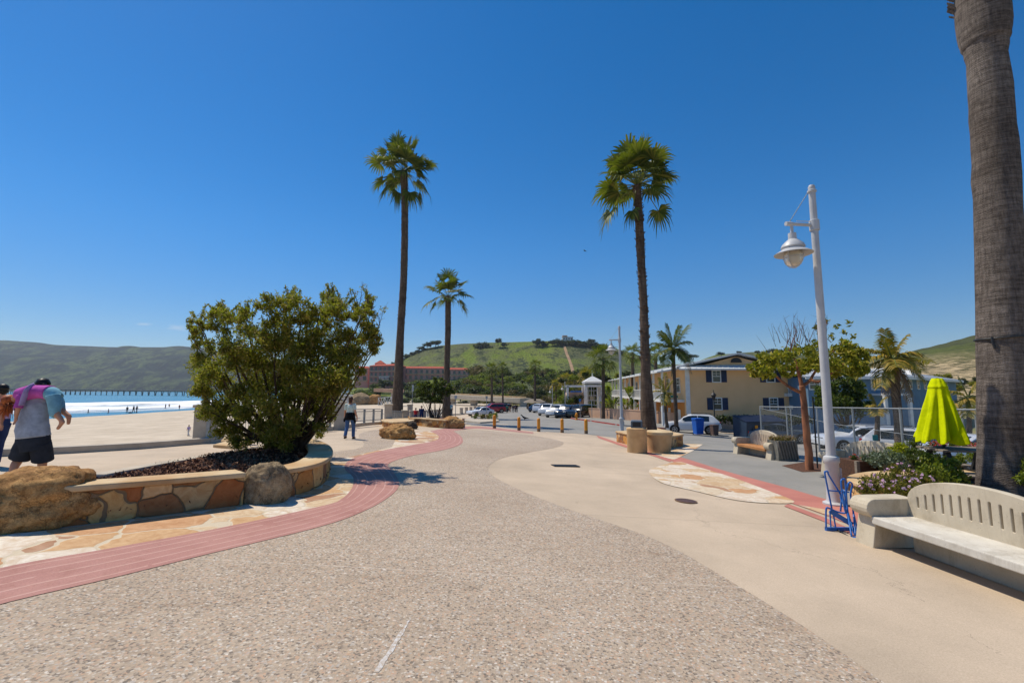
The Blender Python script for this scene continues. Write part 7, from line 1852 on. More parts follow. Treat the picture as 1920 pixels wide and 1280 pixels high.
    for fx in (.185, .79):
        for s in (-1, 1):
            x = L / 2 - fx * L; y = s * (Wd / 2 - .09); M3 = Matrix.Rotation(R(90) * s, 3, 'X')
            MB().lathe([(rw * 1.17, -.1), (rw * 1.17, .098), (rw * 1.05, .10)], (x, y, rw), 22, M3.to_3x3() if 0 else Matrix.Rotation(R(-90) * s, 3, 'X')).build('wheel_arch', M['black'], t)  # black disc stands in for the shaded hollow of the uncut wheel well
            w = MB().lathe([(rw * .6, -.1), (rw * .96, -.1), (rw, -.06), (rw, .07), (rw * .96, .108), (rw * .66, .112)], (x, y, rw), 22, Matrix.Rotation(R(-90) * s, 3, 'X')).build('wheel', M['black'], t, smooth='auto')
            rm = MB(); Mr = Matrix.Rotation(R(-90) * s, 3, 'X'); rm.lathe([(rw * .66, .104), (rw * .66, .114), (rw * .58, .116), (rw * .56, .106)], (x, y, rw), 20, Mr)
            for k_ in range(5):
                a = k_ * 2 * math.pi / 5; c0 = Vector((x, y, rw)); rm.bar(c0 + Mr @ Vector((0, 0, .112)), c0 + Mr @ Vector((math.cos(a) * rw * .6, math.sin(a) * rw * .6, .112)), rw * .2, .016, up=Mr @ Vector((0, 0, 1)))
            rm.build('rim', M['chrome'], w)
    zl = hz * .82
    for s in (-1, 1):
        MB().box((L / 2 - .035 * L, s * Wd * .37, zl), (.10, Wd * .17, .14), rz=-s * .45).build('headlight', M['headlight'], t, bevel=.02)
        MB().box((-L / 2 + .03 * L, s * Wd * .385, H * .58 if kind != 'sedan' else H * .56), (.12, Wd * .12, .15), rz=s * .35).build('taillight', M['taillight'], t, bevel=.02)
        MB().box((L / 2 - (cowl + .09) * L, s * (Wd / 2 + .07), belt0 + .07), (.10, .17, .12)).build('mirror', body, t, bevel=.03)
    MB().box((L / 2 - .018 * L, 0, hz * .72), (.09, Wd * .5, .16 if kind in ('sedan', 'coupe', 'cross', 'wagon') else .26)).build('grille', M['black'], t, bevel=.01)
    MB().box((L / 2 - .008 * L, 0, .24 * H), (.08, Wd * .74, .10)).build('bumper_trim', M['black'], t, bevel=.01)
    MB().box((-L / 2 + .01 * L, 0, .27 * H), (.08, Wd * .78, .12)).build('bumper_trim', M['black'], t, bevel=.01)
    if kind in ('cross', 'suv', 'wagon'):
        for s in (-1, 1): m = MB(); m.tube([(L / 2 - (rf + .06) * L, s * Wd * .33, H), (L / 2 - (rf + .09) * L, s * Wd * .33, H + .05), (L / 2 - (rb - .05) * L, s * Wd * .33, H + .03), (L / 2 - rb * L, s * Wd * .33, H - .05)], .018, 6); m.build('roof_rail', M['black'] if kind == 'cross' else M['chrome'], t)
    return t
def carpaint(name, c, metal=.0, rough=.22):
    n = NT(name); n.fin(n.ramp(n.noise(1.5, 3), [(.3, c), (.7, tuple(int(x * .96) for x in c))]), rough, .5, metal); n.b.inputs['Coat Weight'].default_value = .6; return n.m
M['cw'] = carpaint('white_car_paint', (222, 222, 222)); M['cs'] = carpaint('silver_car_paint', (208, 210, 214), .1); M['cr'] = carpaint('red_car_paint', (166, 22, 30)); M['ck'] = carpaint('black_car_paint', (20, 22, 26)); M['cb'] = carpaint('dark_blue_car_paint', (28, 40, 62)); M['cg'] = carpaint('grey_car_paint', (92, 98, 106), .3)
def place(t, p, head, L=None):
    """head: compass of the car nose, degrees from +X counter-clockwise"""
    t.location = (p[0], p[1], g(p[0], p[1]) + .006); t.rotation_euler.z = R(head)
# white crossover (seen from its rear three-quarter, nose to the left)
c = car('parked_car', 'white crossover with black wheel arches parked by the pink wall', 'car', 4.45, 1.78, 1.6, M['cw'], 'cross'); p = P(1303, 812.5); place(c, (p.x, p.y + .5), 160)
# silver wagon behind the fence
c = car('parked_car', 'long silver estate car parked behind the fence, nose to the left', 'car', 5.0, 1.85, 1.5, M['cs'], 'wagon'); p = Q(1615, 830, 27.5); place(c, (p.x, p.y), 176)
c = car('parked_car', 'silver hatchback behind the fence, angled towards the umbrella, right of the estate car', 'car', 4.3, 1.8, 1.55, M['cs'], 'cross'); p = Q(1716, 830, 22.5); place(c, (p.x, p.y), -42)
c = car('parked_car', 'low silver saloon behind the closed umbrella and picnic table', 'car', 4.6, 1.8, 1.42, M['cs'], 'sedan'); p = Q(1812, 845, 19); place(c, (p.x, p.y), 184)
c = car('parked_car', 'dark silver car just showing right of the dumpster', 'car', 4.5, 1.8, 1.4, M['cg'], 'sedan'); p = Q(1452, 818, 34); place(c, (p.x, p.y), -4)
# car park, left row
def atpx(px, by, h=0): return P(px, by)
c = car('parked_car', 'white coupe parked at the left side of the car park', 'car', 4.5, 1.8, 1.36, M['cw'], 'coupe'); p = P(901, 779); place(c, (p.x, p.y), 222)
c = car('parked_car', 'red sport utility car behind the white coupe', 'car', 4.7, 1.9, 1.75, M['cr'], 'suv'); p = P(924, 774); place(c, (p.x, p.y), 205)
c = car('parked_car', 'black car at the end of the left row, behind the red one', 'car', 4.7, 1.9, 1.6, M['ck'], 'suv'); p = P(934, 771.5); place(c, (p.x, p.y), 205)
# right row, noses towards the lane
for px, by, L, W_, H, mt, kind, lb, hd in ((1091, 784, 5.0, 1.95, 1.85, 'ck', 'boxy', 'black boxy off roader at the right end of the row, behind the hydrant', 228), (1066, 783.5, 4.9, 1.95, 1.75, 'cb', 'suv', 'dark blue sport utility car with chrome nose, second from the right', 236), (1047, 782, 5.0, 1.95, 1.8, 'cw', 'suv', 'white sport utility car with black grille in the right row', 240), (1030, 778.5, 5.3, 1.95, 1.85, 'cw', 'pickup', 'white pickup truck in the right row', 244), (1016, 773.5, 4.7, 1.85, 1.7, 'cs', 'suv', 'silver sport utility car seen from behind in the right row', 60), (1007, 772, 4.6, 1.8, 1.45, 'cb', 'sedan', 'small dark blue car at the far end of the right row', 60)):
    c = car('parked_car', lb, 'car', L, W_, H, M[mt], kind); p = P(px, by); place(c, (p.x, p.y + .8), hd)
# ================================================================== PEOPLE
SKINC = pm('skin', (206, 150, 118), (190, 134, 104), 6, .6, spec=.35)
def cloth(name, c): return pm(name, c, tuple(int(x * .86) for x in c), 9, .9, .25, 14, spec=.1, dist=.01)
def skin_obj(name, joints, bones, mat, parent, sub=2, root=None):
    """joints: {key: ((x,y,z), rx, ry)}; one continuous surface grown along the bones"""
    me = bpy.data.meshes.new(name); keys = list(joints); idx = {k: i for i, k in enumerate(keys)}
    me.from_pydata([joints[k][0] for k in keys], [(idx[a], idx[b]) for a, b in bones], []); me.update()
    o = bpy.data.objects.new(name, me); link(o, parent)
    md = o.modifiers.new('skin', 'SKIN'); md.use_smooth_shade = True; md.branch_smoothing = .4
    sv = me.skin_vertices[0].data if me.skin_vertices else None
    if sv is None:
        bm = bmesh.new(); bm.from_mesh(me); bm.verts.layers.skin.verify(); bm.to_mesh(me); bm.free(); sv = me.skin_vertices[0].data
    for k in keys:
        j = joints[k]; sv[idx[k]].radius = (j[1], j[2] if len(j) > 2 else j[1])
        sv[idx[k]].use_root = (k == (root or keys[0]))
    s = o.modifiers.new('sub', 'SUBSURF'); s.levels = sub; s.render_levels = sub
    dg = bpy.context.evaluated_depsgraph_get(); m2 = bpy.data.meshes.new_from_object(o.evaluated_get(dg))
    bpy.data.objects.remove(o); bpy.data.meshes.remove(me)
    m2.name = name; m2.materials.clear(); m2.materials.append(mat); m2.shade_smooth()
    return link(bpy.data.objects.new(name, m2), parent)
def hand(J, B, wr, key, d, side, palm, s=1.0, curl=.5):
    """five fingers growing from a palm; d pointing direction, side thumb direction, palm normal"""
    d, side, palm = Vector(d).normalized(), Vector(side).normalized(), Vector(palm).normalized(); w = Vector(wr)
    pm_ = w + d * .05 * s; J[key + 'p'] = (tuple(pm_), .026 * s, .016 * s); B.append((key, key + 'p'))
    for i, (off, L) in enumerate(((.030, .070), (.010, .080), (-.010, .075), (-.028, .058))):
        k0 = w + d * .092 * s + side * off * s; k1 = k0 + (d * (1 - curl * .4) + palm * curl * .5).normalized() * L * .55 * s; k2 = k1 + (d * (1 - curl) + palm * curl).normalized() * L * .5 * s
        for nme, p, r in (('a', k0, .0105), ('b', k1, .009), ('c', k2, .0075)): J[f'{key}f{i}{nme}'] = (tuple(p), r * s, r * s)
        B += [(key + 'p', f'{key}f{i}a'), (f'{key}f{i}a', f'{key}f{i}b'), (f'{key}f{i}b', f'{key}f{i}c')]
    t0 = w + d * .03 * s + side * .034 * s; t1 = t0 + (d * .6 + side * .7).normalized() * .035 * s; t2 = t1 + (d + side * .25 + palm * .3).normalized() * .03 * s
    for nme, p, r in (('a', t0, .013), ('b', t1, .0105), ('c', t2, .0085)): J[f'{key}t{nme}'] = (tuple(p), r * s, r * s)
    B += [(key + 'p', f'{key}ta'), (f'{key}ta', f'{key}tb'), (f'{key}tb', f'{key}tc')]
def etube(m, pts, rads, n=18, cap=True, wr=.0, seed=0):
    """tube with elliptical sections; vertical paths: (ry, rx), sideways paths: (ry, rz)"""
    pts = [Vector(p) for p in pts]; q = cr([tuple(p) for p in pts], 5); k = len(q); base = len(m.v); up = None
    for i, p in enumerate(q):
        x = i / (k - 1) * (len(pts) - 1); a = min(int(x), len(pts) - 2); u = x - a; u = u * u * (3 - 2 * u)
        r1 = rads[a][0] + (rads[a + 1][0] - rads[a][0]) * u; r2 = rads[a][1] + (rads[a + 1][1] - rads[a][1]) * u
        d = (q[min(i + 1, k - 1)] - q[max(i - 1, 0)]).normalized()
        if up is None: up = Vector((1, 0, 0)) if abs(d.z) > .7 else Vector((0, 0, 1))
        r = d.cross(up).normalized(); up = r.cross(d).normalized()
        for j in range(n):
            t = 2 * math.pi * j / n; v = p + r * (math.cos(t) * r1) + up * (math.sin(t) * r2)
            if wr: v = v + (v - p) * (wr * noise.noise(Vector((v.x * 9 + seed, v.y * 9, v.z * 16))))
            m.v.append(tuple(v))
    for i in range(k - 1):
        for j in range(n): m.f.append((base + i * n + j, base + i * n + (j + 1) % n, base + (i + 1) * n + (j + 1) % n, base + (i + 1) * n + j))
    if cap: m.f.append(tuple(base + j for j in reversed(range(n)))); m.f.append(tuple(base + (k - 1) * n + j for j in range(n)))
    return m
def ell(m, c, r, n=14, wob=.0, seed=0):
    c = Vector(c); b = len(m.v); k = 9
    for i in range(k + 1):
        f = math.pi * i / k
        for j in range(n):
            t = 2 * math.pi * j / n; d = Vector((math.sin(f) * math.cos(t), math.sin(f) * math.sin(t), math.cos(f))); w = 1 + wob * noise.noise(d * 3 + Vector((seed, 0, 0)))
            m.v.append((c.x + d.x * r[0] * w, c.y + d.y * r[1] * w, c.z + d.z * r[2] * w))
    for i in range(k):
        for j in range(n): m.f.append((b + i * n + j, b + (i + 1) * n + j, b + (i + 1) * n + (j + 1) % n, b + i * n + (j + 1) % n))
    return m
def figure(label, loc, rz, shirt, trousers, hair, H=1.7, stride=.22, armL=(.10, .02), armR=(-.10, .02), skirt=False, short=False, hands=True, sub=2, group=None, long_sleeve=False, hairlen=.0, extra=None, female=False, seated=False):
    """standing or walking person facing local +y"""
    t = thing('person', label, 'person', loc, rz, group); s = H / 1.75; J = {}; B = []
    sw = .19 if not female else .165; hw = .095
    def j(k, p, rx, ry=None): J[k] = (tuple(Vector(p) * s), rx * s, (ry or rx) * s)
    if seated:
        pz = .50; kn = lambda q: (q * .10, .42, .50); an = lambda q: (q * .10, .44, .10); hp = lambda q: (q * hw, .02, .50); off = -.42
    else:
        pz = .93; kn = lambda q: (q * .10, q * stride * .55 + .04, .50); an = lambda q: (q * .09, q * stride - (.05 if q * stride < 0 else 0), .09 + (.05 if q * stride < -.05 else 0)); hp = lambda q: (q * hw, 0, .88); off = 0
    j('pel', (0, 0, pz + .02), .135, .10); j('wai', (0, .005, pz + .17), .125 if not female else .11, .09); j('che', (0, .01, pz + .36), .155 if not female else .135, .105)
    j('nck', (0, .0, pz + .53), .058); j('hd0', (0, .015, pz + .60), .062, .066); j('hd1', (0, .02, pz + .70), .078, .092); j('hd2', (0, .012, pz + .785), .05, .062)
    j('nos', (0, .125, pz + .685), .011); B += [('pel', 'wai'), ('wai', 'che'), ('che', 'nck'), ('nck', 'hd0'), ('hd0', 'hd1'), ('hd1', 'hd2'), ('hd1', 'nos')]
    for q, nm, sg in ((-1, 'L', armL), (1, 'R', armR)):
        j('er' + nm, (q * .088, .005, pz + .69), .014, .02); B.append(('hd1', 'er' + nm))
        j('sh' + nm, (q * sw, 0, pz + .47), .062); j('el' + nm, (q * (sw + .06), sg[0] * .5 - .02, pz + .20), .044); j('wr' + nm, (q * (sw + .07 + sg[1]), sg[0] + .04, pz - .04), .029)
        B += [('che', 'sh' + nm), ('sh' + nm, 'el' + nm), ('el' + nm, 'wr' + nm)]
        if hands: hand(J, B, J['wr' + nm][0], 'wr' + nm, (0, .15, -1), (0, 1, .1), (-q, 0, 0), s)
        j('hp' + nm, hp(q), .098); j('kn' + nm, kn(q), .062); j('an' + nm, an(q), .042)
        a = an(q); j('he' + nm, (a[0], a[1] - .03, a[2] - .055), .036); j('to' + nm, (a[0] * 1.15, a[1] + .16, a[2] - .06), .030, .024)
        B += [('pel', 'hp' + nm), ('hp' + nm, 'kn' + nm), ('kn' + nm, 'an' + nm), ('an' + nm, 'he' + nm), ('an' + nm, 'to' + nm)]
    body = skin_obj('body', J, B, SKINC, t, sub, 'pel')
    V = lambda k: Vector(J[k][0])
    pel, che = V('pel'), V('che'); tw = .165 if female else .185
    m = MB(); etube(m, [pel + Vector((0, 0, .06)) * s, pel + Vector((0, .005, .2)) * s, che, che + Vector((0, 0, .09)) * s, che + Vector((0, -.005, .15)) * s], [(.125 * s, (tw - .005) * s), (.118 * s, (tw - .02) * s), (.132 * s, tw * s), (.11 * s, (tw - .01) * s), (.07 * s, .08 * s)], wr=.05)
    for nm in 'LR':
        a, b_ = V('sh' + nm), V('el' + nm); e = V('wr' + nm) if long_sleeve else a.lerp(b_, .75)
        etube(m, [a + (che - a) * .35, a, a.lerp(e, .5), e], [(.075 * s, .075 * s), (.076 * s, .076 * s), (.066 * s, .066 * s), (.062 * s, .062 * s)] if not long_sleeve else [(.075 * s,) * 2, (.076 * s,) * 2, (.06 * s,) * 2, (.042 * s,) * 2], 12, wr=.06)
    m.build('shirt', shirt, t, smooth=True)
    m = MB(); etube(m, [pel + Vector((0, 0, .10)) * s, pel, pel + Vector((0, 0, -.10)) * s], [(.115 * s, .16 * s), (.13 * s, .175 * s), (.12 * s, .165 * s)])
    for nm in 'LR':
        h, k, a = V('hp' + nm), V('kn' + nm), V('an' + nm); h2 = h + Vector((0, 0, .03)) * s
        if short: etube(m, [h2, h.lerp(k, .5), h.lerp(k, .85)], [(.105 * s, .105 * s), (.105 * s, .10 * s), (.105 * s, .10 * s)], 14, wr=.06)
        else: etube(m, [h2, h.lerp(k, .5), k, k.lerp(a, .5), a + Vector((0, 0, .0))], [(.105 * s,) * 2, (.09 * s,) * 2, (.074 * s,) * 2, (.07 * s,) * 2, (.066 * s,) * 2], 14, wr=.06)
    m.build('trousers' if not short else 'shorts', trousers, t, smooth=True)
    for nm in 'LR':
        m = MB(); h_, t_ = V('he' + nm), V('to' + nm); etube(m, [h_ + (h_ - t_) * .15, h_, h_.lerp(t_, .6), t_ + (t_ - h_) * .12], [(.03 * s, .03 * s), (.045 * s, .046 * s), (.045 * s, .038 * s), (.025 * s, .02 * s)], 10); m.build('shoe', M['black'], t, smooth=True)
    hc = V('hd1'); m = MB(); ell(m, hc + Vector((0, -.022, .030)) * s, (.096 * s, .108 * s, .098 * s), wob=.12)
    ell(m, hc + Vector((0, -.055, -.03 - hairlen * .6)) * s, (.082 * s, .06 * s, (.075 + hairlen) * s), wob=.15)
    m.build('hair', hair, t, smooth=True)
    if extra: extra(t, J, s)
    return t
HB = pm('brown_hair', (84, 54, 36), (58, 36, 24), 30, .5, .4, 60, stretch=(1, 1, .2)); HK_ = pm('black_hair', (28, 22, 20), (18, 14, 14), 30, .45); HR = pm('red_hair', (178, 96, 44), (132, 62, 26), 30, .5, .4, 60, stretch=(1, 1, .2))
white = cloth('mint_white_cloth', (206, 222, 212)); jean = cloth('blue_denim', (74, 104, 148)); blk = cloth('black_cloth', (24, 24, 28)); gry = cloth('grey_cloth', (172, 180, 194)); drk = cloth('charcoal_cloth', (52, 56, 66)); red = cloth('red_cloth', (178, 44, 52)); blu = cloth('navy_cloth', (48, 62, 104)); grn = cloth('teal_cloth', (52, 128, 110)); pnk = cloth('magenta_cloth', (196, 92, 176)); aqua = cloth('aqua_cloth', (138, 190, 206)); lil = cloth('lilac_cloth', (176, 160, 204)); wht = cloth('white_cloth', (214, 212, 208)); tanc = cloth('tan_cloth', (170, 140, 110))
# woman walking away with a dark jacket tied round her waist
p = P(655, 823); Hh = 78 / ppm(p.y)
def jacket(t, J, s):
    pel = Vector(J['pel'][0]); m = MB()
    etube(m, [pel + Vector((0, 0, .14)) * s, pel + Vector((0, -.005, .04)) * s, pel + Vector((0, -.015, -.08)) * s, pel + Vector((0, -.02, -.17)) * s], [(.135 * s, .178 * s), (.15 * s, .20 * s), (.155 * s, .215 * s), (.13 * s, .20 * s)], wr=.1)
    for q, dz in ((1, -.30), (-1, -.24)):
        etube(m, [pel + Vector((q * .14, -.04, -.02)) * s, pel + Vector((q * .21, -.04, -.14)) * s, pel + Vector((q * .235, -.02, dz)) * s], [(.05 * s,) * 2, (.05 * s,) * 2, (.03 * s,) * 2], 10, wr=.1)
    m.build('tied_jacket', blk, t, smooth=True)
figure('woman in a mint top and blue jeans walking away, black jacket round her waist', p, R(-4), white, jean, HB, Hh, .17, (.06, .04), (-.04, .06), female=True, hairlen=.04, extra=jacket)
# man with a child over his shoulder
pm0 = P(58, 905); kk = ppm(pm0.y)
def man_and_child():
    t = thing('person', 'man in a grey shirt and charcoal shorts carrying a child over his shoulders', 'person', pm0)
    def p(px, py, dy=0.0): return Q(px, py, pm0.y + dy) - pm0
    J = {}; B = []
    def j(k, v, a, b=None): J[k] = (tuple(v), a, b or a)
    j('pel', p(62, 822), .15, .12); j('wai', p(62, 800, -.02), .15, .12); j('che', p(63, 768, .02), .18, .13); j('nck', p(72, 741, .12), .065); j('hd0', p(76, 733, .17), .07); j('hd1', p(80, 722, .2), .085, .10); j('hd2', p(81, 713, .2), .06, .07); j('nos', p(81, 723, .31), .012)
    B += [('pel', 'wai'), ('wai', 'che'), ('che', 'nck'), ('nck', 'hd0'), ('hd0', 'hd1'), ('hd1', 'hd2'), ('hd1', 'nos')]
    for nm, sh, el, wr, q in (('L', (42, 752), (36, 756), (50, 742), -1), ('R', (84, 752), (90, 756), (74, 742), 1)):
        j('sh' + nm, p(*sh, .04), .07); j('el' + nm, p(*el, .24), .05); j('wr' + nm, p(*wr, .36), .032)
        B += [('che', 'sh' + nm), ('sh' + nm, 'el' + nm), ('el' + nm, 'wr' + nm)]
        hand(J, B, J['wr' + nm][0], 'wr' + nm, (-q * .5, -.1, .5), (0, -1, .2), (0, -.6, .3), 1.05, .7)
        j('er' + nm, p(80 + q * 9.5, 723, .19), .015, .022); B.append(('hd1', 'er' + nm))
    legs = {'L': ((51, 836, 0), (36, 860, .04), (21, 889, -.12), (20, 902, -.15), (19, 904, .04)), 'R': ((74, 836, 0), (80, 862, .14), (82, 892, .16), (82, 902, .13), (84, 904, .32))}
    for nm, (h, k, a, he, to) in legs.items():
        j('hp' + nm, p(*h), .11); j('kn' + nm, p(*k), .072); j('ca' + nm, p(*k).lerp(p(*a), .45) + Vector((0, -.02, 0)), .068); j('an' + nm, p(*a), .045); j('he' + nm, p(*he), .038); j('to' + nm, p(*to), .034, .026)
        B += [('pel', 'hp' + nm), ('hp' + nm, 'kn' + nm), ('kn' + nm, 'ca' + nm), ('ca' + nm, 'an' + nm), ('an' + nm, 'he' + nm), ('an' + nm, 'to' + nm)]
    skin_obj('body', J, B, SKINC, t, 2, 'pel')
    m = MB(); etube(m, [p(62, 819), p(61, 800, -.01), p(62, 780), p(64, 763, .02), p(65, 750, .03), p(68, 743, .06)], [(.17, .275), (.16, .265), (.155, .25), (.155, .25), (.13, .225), (.08, .11)], 24, wr=.07)
    for nm in 'LR':
        a, e = Vector(J['sh' + nm][0]), Vector(J['el' + nm][0]); etube(m, [a + (Vector(J['che'][0]) - a) * .3, a, a.lerp(e, .45), a.lerp(e, .8)], [(.09, .09), (.095, .09), (.08, .08), (.078, .078)], 12, wr=.06)
    m.build('shirt', gry, t, smooth=True)
    m = MB(); etube(m, [p(62, 814), p(62, 824), p(62, 846)], [(.155, .265), (.165, .28), (.135, .22)], 22, wr=.04)
    for a, b_, c_ in (((50, 828, 0), (43, 844, .02), (37, 859, .035)), ((75, 828, 0), (78, 845, .07), (80, 862, .13))): etube(m, [p(*a), p(*b_), p(*c_)], [(.14, .15), (.145, .155), (.14, .155)], 16, wr=.06)
    m.build('shorts', drk, t, smooth=True)
    m = MB(); ell(m, p(80.5, 718.5, .185), (.100, .112, .098), wob=.12); ell(m, p(79, 724, .13), (.085, .06, .07), wob=.1); m.build('hair', HK_, t, smooth=True)
    for nm in 'LR':
        m = MB(); h_, t_ = Vector(J['he' + nm][0]), Vector(J['to' + nm][0]); etube(m, [h_ + (h_ - t_) * .15 + Vector((0, 0, -.02)), h_ + Vector((0, 0, -.02)), t_ + (t_ - h_) * .15 + Vector((0, 0, -.02))], [(.04, .02), (.048, .022), (.045, .018)], 10); m.build('sandal', M['dark'], t)
    c = thing('person', "child in a magenta top and aqua leggings hanging over the man's shoulders", 'person', pm0)
    J = {}; B = []; yy = -.09
    j('pel', p(97, 738, yy), .11, .10); j('wai', p(80, 735, yy), .10, .09); j('che', p(52, 737, yy), .11, .10); j('nck', p(34, 742, yy), .05); j('hd0', p(27, 746, yy), .055); j('hd1', p(17, 752, yy), .085, .09); j('hd2', p(11, 759, yy), .06, .065); j('nos', p(20, 762, yy - .02), .011)
    B += [('pel', 'wai'), ('wai', 'che'), ('che', 'nck'), ('nck', 'hd0'), ('hd0', 'hd1'), ('hd1', 'hd2'), ('hd1', 'nos')]
    j('shA', p(40, 744, yy - .10), .05); j('elA', p(34, 766, yy - .14), .037); j('wrA', p(30, 782, yy - .13), .026); j('shB', p(32, 745, yy + .10), .05); j('elB', p(5, 772, yy + .12), .036); j('wrB', p(2, 794, yy + .08), .025)
    B += [('che', 'shA'), ('shA', 'elA'), ('elA', 'wrA'), ('che', 'shB'), ('shB', 'elB'), ('elB', 'wrB')]
    hand(J, B, J['wrA'][0], 'wrA', (-.1, 0, -1), (1, -.3, 0), (0, -1, 0), .78, .4); hand(J, B, J['wrB'][0], 'wrB', (.35, 0, -1), (1, -.3, 0), (0, -1, 0), .78, .5)
    for nm, d, hp_, kn_, an_, he_, to_ in (('A', -.08, (102, 744), (103, 774), (119, 790), (121, 794), (107, 805)), ('B', .08, (104, 740), (112, 767), (130, 780), (135, 781), (128, 796))):
        for k, q, r in (('hp', hp_, .082), ('kn', kn_, .06), ('an', an_, .034), ('he', he_, .030), ('to', to_, .026)): j(k + nm, p(q[0], q[1], yy + d), r)
        B += [('pel', 'hp' + nm), ('hp' + nm, 'kn' + nm), ('kn' + nm, 'an' + nm), ('an' + nm, 'he' + nm), ('an' + nm, 'to' + nm)]
    skin_obj('body', J, B, SKINC, c, 2, 'pel')
    m = MB(); etube(m, [p(33, 742, yy), p(42, 739, yy), p(55, 736, yy), p(74, 734, yy), p(94, 736, yy)], [(.08, .08), (.135, .12), (.145, .128), (.13, .118), (.13, .125)], 20, wr=.07)
    for nm, f in (('A', .95), ('B', .55)):
        a, e = Vector(J['sh' + nm][0]), Vector(J['el' + nm][0]); etube(m, [a + (Vector(J['che'][0]) - a) * .3, a, a.lerp(e, f * .5), a.lerp(e, f)], [(.07, .07), (.07, .07), (.06, .06), (.062, .062)], 12, wr=.08)
    m.build('top', pnk, c, smooth=True)
    m = MB(); etube(m, [p(88, 736, yy), p(97, 738, yy), p(106, 746, yy)], [(.115, .11), (.128, .12), (.115, .10)], 18, wr=.04)
    for nm in 'AB':
        h, k = Vector(J['hp' + nm][0]), Vector(J['kn' + nm][0]); a = Vector(J['an' + nm][0]); etube(m, [h + Vector((-.03, 0, .03)), h.lerp(k, .5), k, k.lerp(a, .22)], [(.10, .10), (.092, .092), (.078, .078), (.07, .066)], 14, wr=.06)
    m.build('leggings', aqua, c, smooth=True)
    m = MB(); ell(m, p(16, 750, yy), (.105, .105, .10), wob=.15, seed=2); ell(m, p(10, 759, yy), (.09, .085, .09), wob=.2, seed=4)
    for i in range(90):
        a = p(random.uniform(2, 24), random.uniform(752, 764), yy + random.uniform(-.09, .09)); m.tube([a, a + Vector((random.uniform(-.03, .03), random.uniform(-.03, .03), -.08)), a + Vector((random.uniform(-.07, .05), 0, random.uniform(-.24, -.12)))], [.010, .008, .002], 4)
    m.build('hair', HR, c, smooth=True)
    m = MB(); etube(m, [p(64, 722, yy - .02), p(53, 730, yy - .135), p(45, 745, yy - .165), p(40, 760, yy - .17)], [(.014, .05), (.014, .06), (.014, .06), (.014, .05)], 10, wr=.2); m.build('sash', lil, c, smooth=True)
man_and_child()
p = P(-12, 876); figure('dark haired person at the left edge beyond the hanging child', p, R(70), lil, blu, HK_, (876 - 724) / ppm(p.y), .15)
# seated pair on the low planter, figure by the second palm
for px, by, H_, sh, tr, hr, lb, rz, seat in ((779, 793, 0, red, blu, HB, 'person in a red top standing behind the low planter by the thin sign post', 160, False), (790, 793, 1, blu, blu, HK_, 'person in navy standing behind the low planter next to the one in red', 190, False)):
    p = P(px, by); figure(lb, p, R(rz), sh, tr, hr, (28 + 4 * H_) / ppm(p.y), 0, hands=False, sub=1, seated=seat)
p = P(844, 784); figure('person in a pale blue top standing right of the second palm trunk', p, R(20), aqua, drk, HB, 30 / ppm(p.y), .1, hands=False, sub=1)
# group strolling in the car park
base = None
for px, by, h, sh, tr, lb in ((951, 774, 15, grn, drk, 'walker in teal at the left of the group in the car park'), (957, 772.5, 17, blk, tanc, 'walker in black with bare tan legs, second from the left in the car park group'), (962, 773.5, 15, drk, drk, 'walker in charcoal in the middle of the car park group'), (966, 772.5, 15, blu, blk, 'walker in navy, second from the right in the car park group'), (969, 773, 16, blk, drk, 'walker in black at the right of the car park group'), (954, 771, 17, wht, drk, 'walker in white at the back of the car park group')):
    p = P(px, by); figure(lb, p, R(random.choice([0, 180, 170, 20])), sh, tr, HB, h / ppm(p.y), .2, hands=False, sub=1, group='people walking in the car park')
# people on the beach
for px, by, h, sh, tr, lb in ((165, 775.5, 9, blk, drk, 'tiny beach figure alone at the water edge, leftmost'), (203, 775, 9, tanc, red, 'tiny beach figure in red and tan, second from the left'), (238, 773.5, 12, blk, drk, 'tiny beach figure in dark clothes, left of the close pair'), (250, 773.5, 13, drk, blk, 'left one of the close dark pair on the beach'), (256, 773.5, 13, blk, drk, 'right one of the close dark pair on the beach'), (310, 767, 10, blk, blu, 'tiny beach figure in the water near the shrub, left'), (317, 765, 8, tanc, drk, 'tiny wading figure further out near the shrub'), (336, 767.5, 9, red, drk, 'tiny beach figure with red top nearest the shrub'), (353, 817, 20, lil, wht, 'small child in lilac on the sand beside the concrete pillar')):
    zf = beachz if by > 770 else (lambda x, y: max(beachz(x, y), SEA - .3))
    p = P(px, by, zf=zf); figure(lb, p, R(random.uniform(0, 360)), sh, tr, HB, h / ppm(p.y), .2, hands=False, sub=1, group='people on the beach' if h < 15 else None)
for px, by in ((244, 774.5),):
    p = P(px, by, zf=beachz); o = rock('beach_bag', (.5, .3, .25), blk, seed=2, sub=2); o.location = p + Vector((0, 0, .1)); tag(o, 'dark bundle on the sand between the beach figures', 'bag')
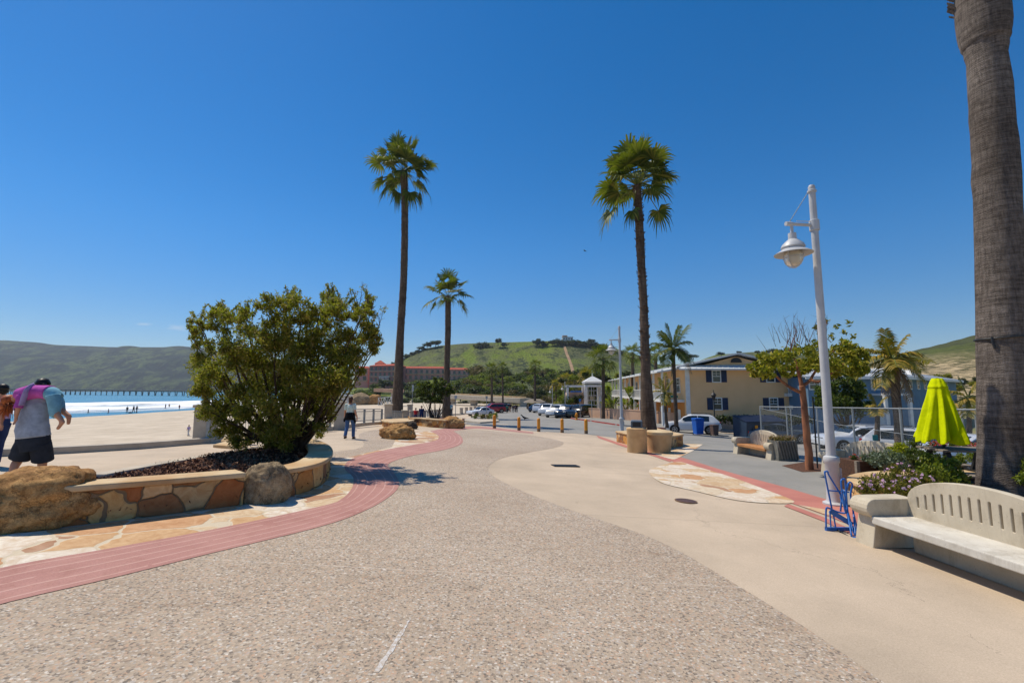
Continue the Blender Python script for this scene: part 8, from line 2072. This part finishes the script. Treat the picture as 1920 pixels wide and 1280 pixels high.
# birds
def bird(label, loc, rz, size, flying=False):
    t = thing('bird', label, 'bird', loc, rz); s = size
    J = {'b': ((0, 0, .10 * s), .055 * s, .06 * s), 'c': ((0, .09 * s, .14 * s), .045 * s), 'n': ((0, .14 * s, .20 * s), .024 * s), 'h': ((0, .165 * s, .235 * s), .03 * s), 'k': ((0, .215 * s, .228 * s), .008 * s), 't': ((0, -.12 * s, .08 * s), .03 * s, .015 * s), 'u': ((0, -.22 * s, .06 * s), .025 * s, .006 * s)}
    J = {k: (v[0], v[1], v[2] if len(v) > 2 else v[1]) for k, v in J.items()}; B = [('b', 'c'), ('c', 'n'), ('n', 'h'), ('h', 'k'), ('b', 't'), ('t', 'u')]
    if not flying:
        for q, nm in ((-1, 'L'), (1, 'R')): J['l' + nm] = ((q * .025 * s, 0, .05 * s), .008 * s, .008 * s); J['f' + nm] = ((q * .025 * s, .02 * s, .004), .006 * s, .006 * s); B += [('b', 'l' + nm), ('l' + nm, 'f' + nm)]
    skin_obj('body', J, B, M['dark'], t, 1, 'b')
    for q in (-1, 1):
        m = MB()
        if flying: m.add([(0, .07 * s, .12 * s), (q * .22 * s, .09 * s, .2 * s), (q * .45 * s, .0, .13 * s), (q * .2 * s, -.05 * s, .17 * s), (0, -.06 * s, .11 * s)], [(0, 1, 2, 3, 4)])
        else: m.add([(q * .055 * s, .07 * s, .15 * s), (q * .068 * s, 0, .13 * s), (q * .03 * s, -.2 * s, .08 * s), (q * .06 * s, .02 * s, .07 * s)], [(0, 1, 2, 3)])
        o = m.build('wing', M['black'], t); md = o.modifiers.new('solid', 'SOLIDIFY'); md.thickness = .012 * s
p = P(984, 787); bird('dark bird standing on the grey road behind the bollards', p, R(70), 15 / ppm(p.y) / .38)
bird('tiny dark bird flying in the blue sky left of the central palm', Q(1097, 472, 60), R(60), 1.1, True)

# ------------------------------------------------------------------ the air over the bay
def haze(density):
    m = MB(); m.box((-600, 1500, 130), (7600, 3960, 290)); mat = bpy.data.materials.new('sea_air'); mat.use_nodes = True; nt = mat.node_tree; nt.nodes.clear()
    out = nt.nodes.new('ShaderNodeOutputMaterial'); v = nt.nodes.new('ShaderNodeVolumePrincipled'); v.inputs['Density'].default_value = density; v.inputs['Color'].default_value = (.80, .88, 1, 1); v.inputs['Anisotropy'].default_value = .2
    nt.links.new(v.outputs[0], out.inputs['Volume']); o = m.build('haze', mat); o['kind'] = 'stuff'
if HAZE: haze(HAZE)
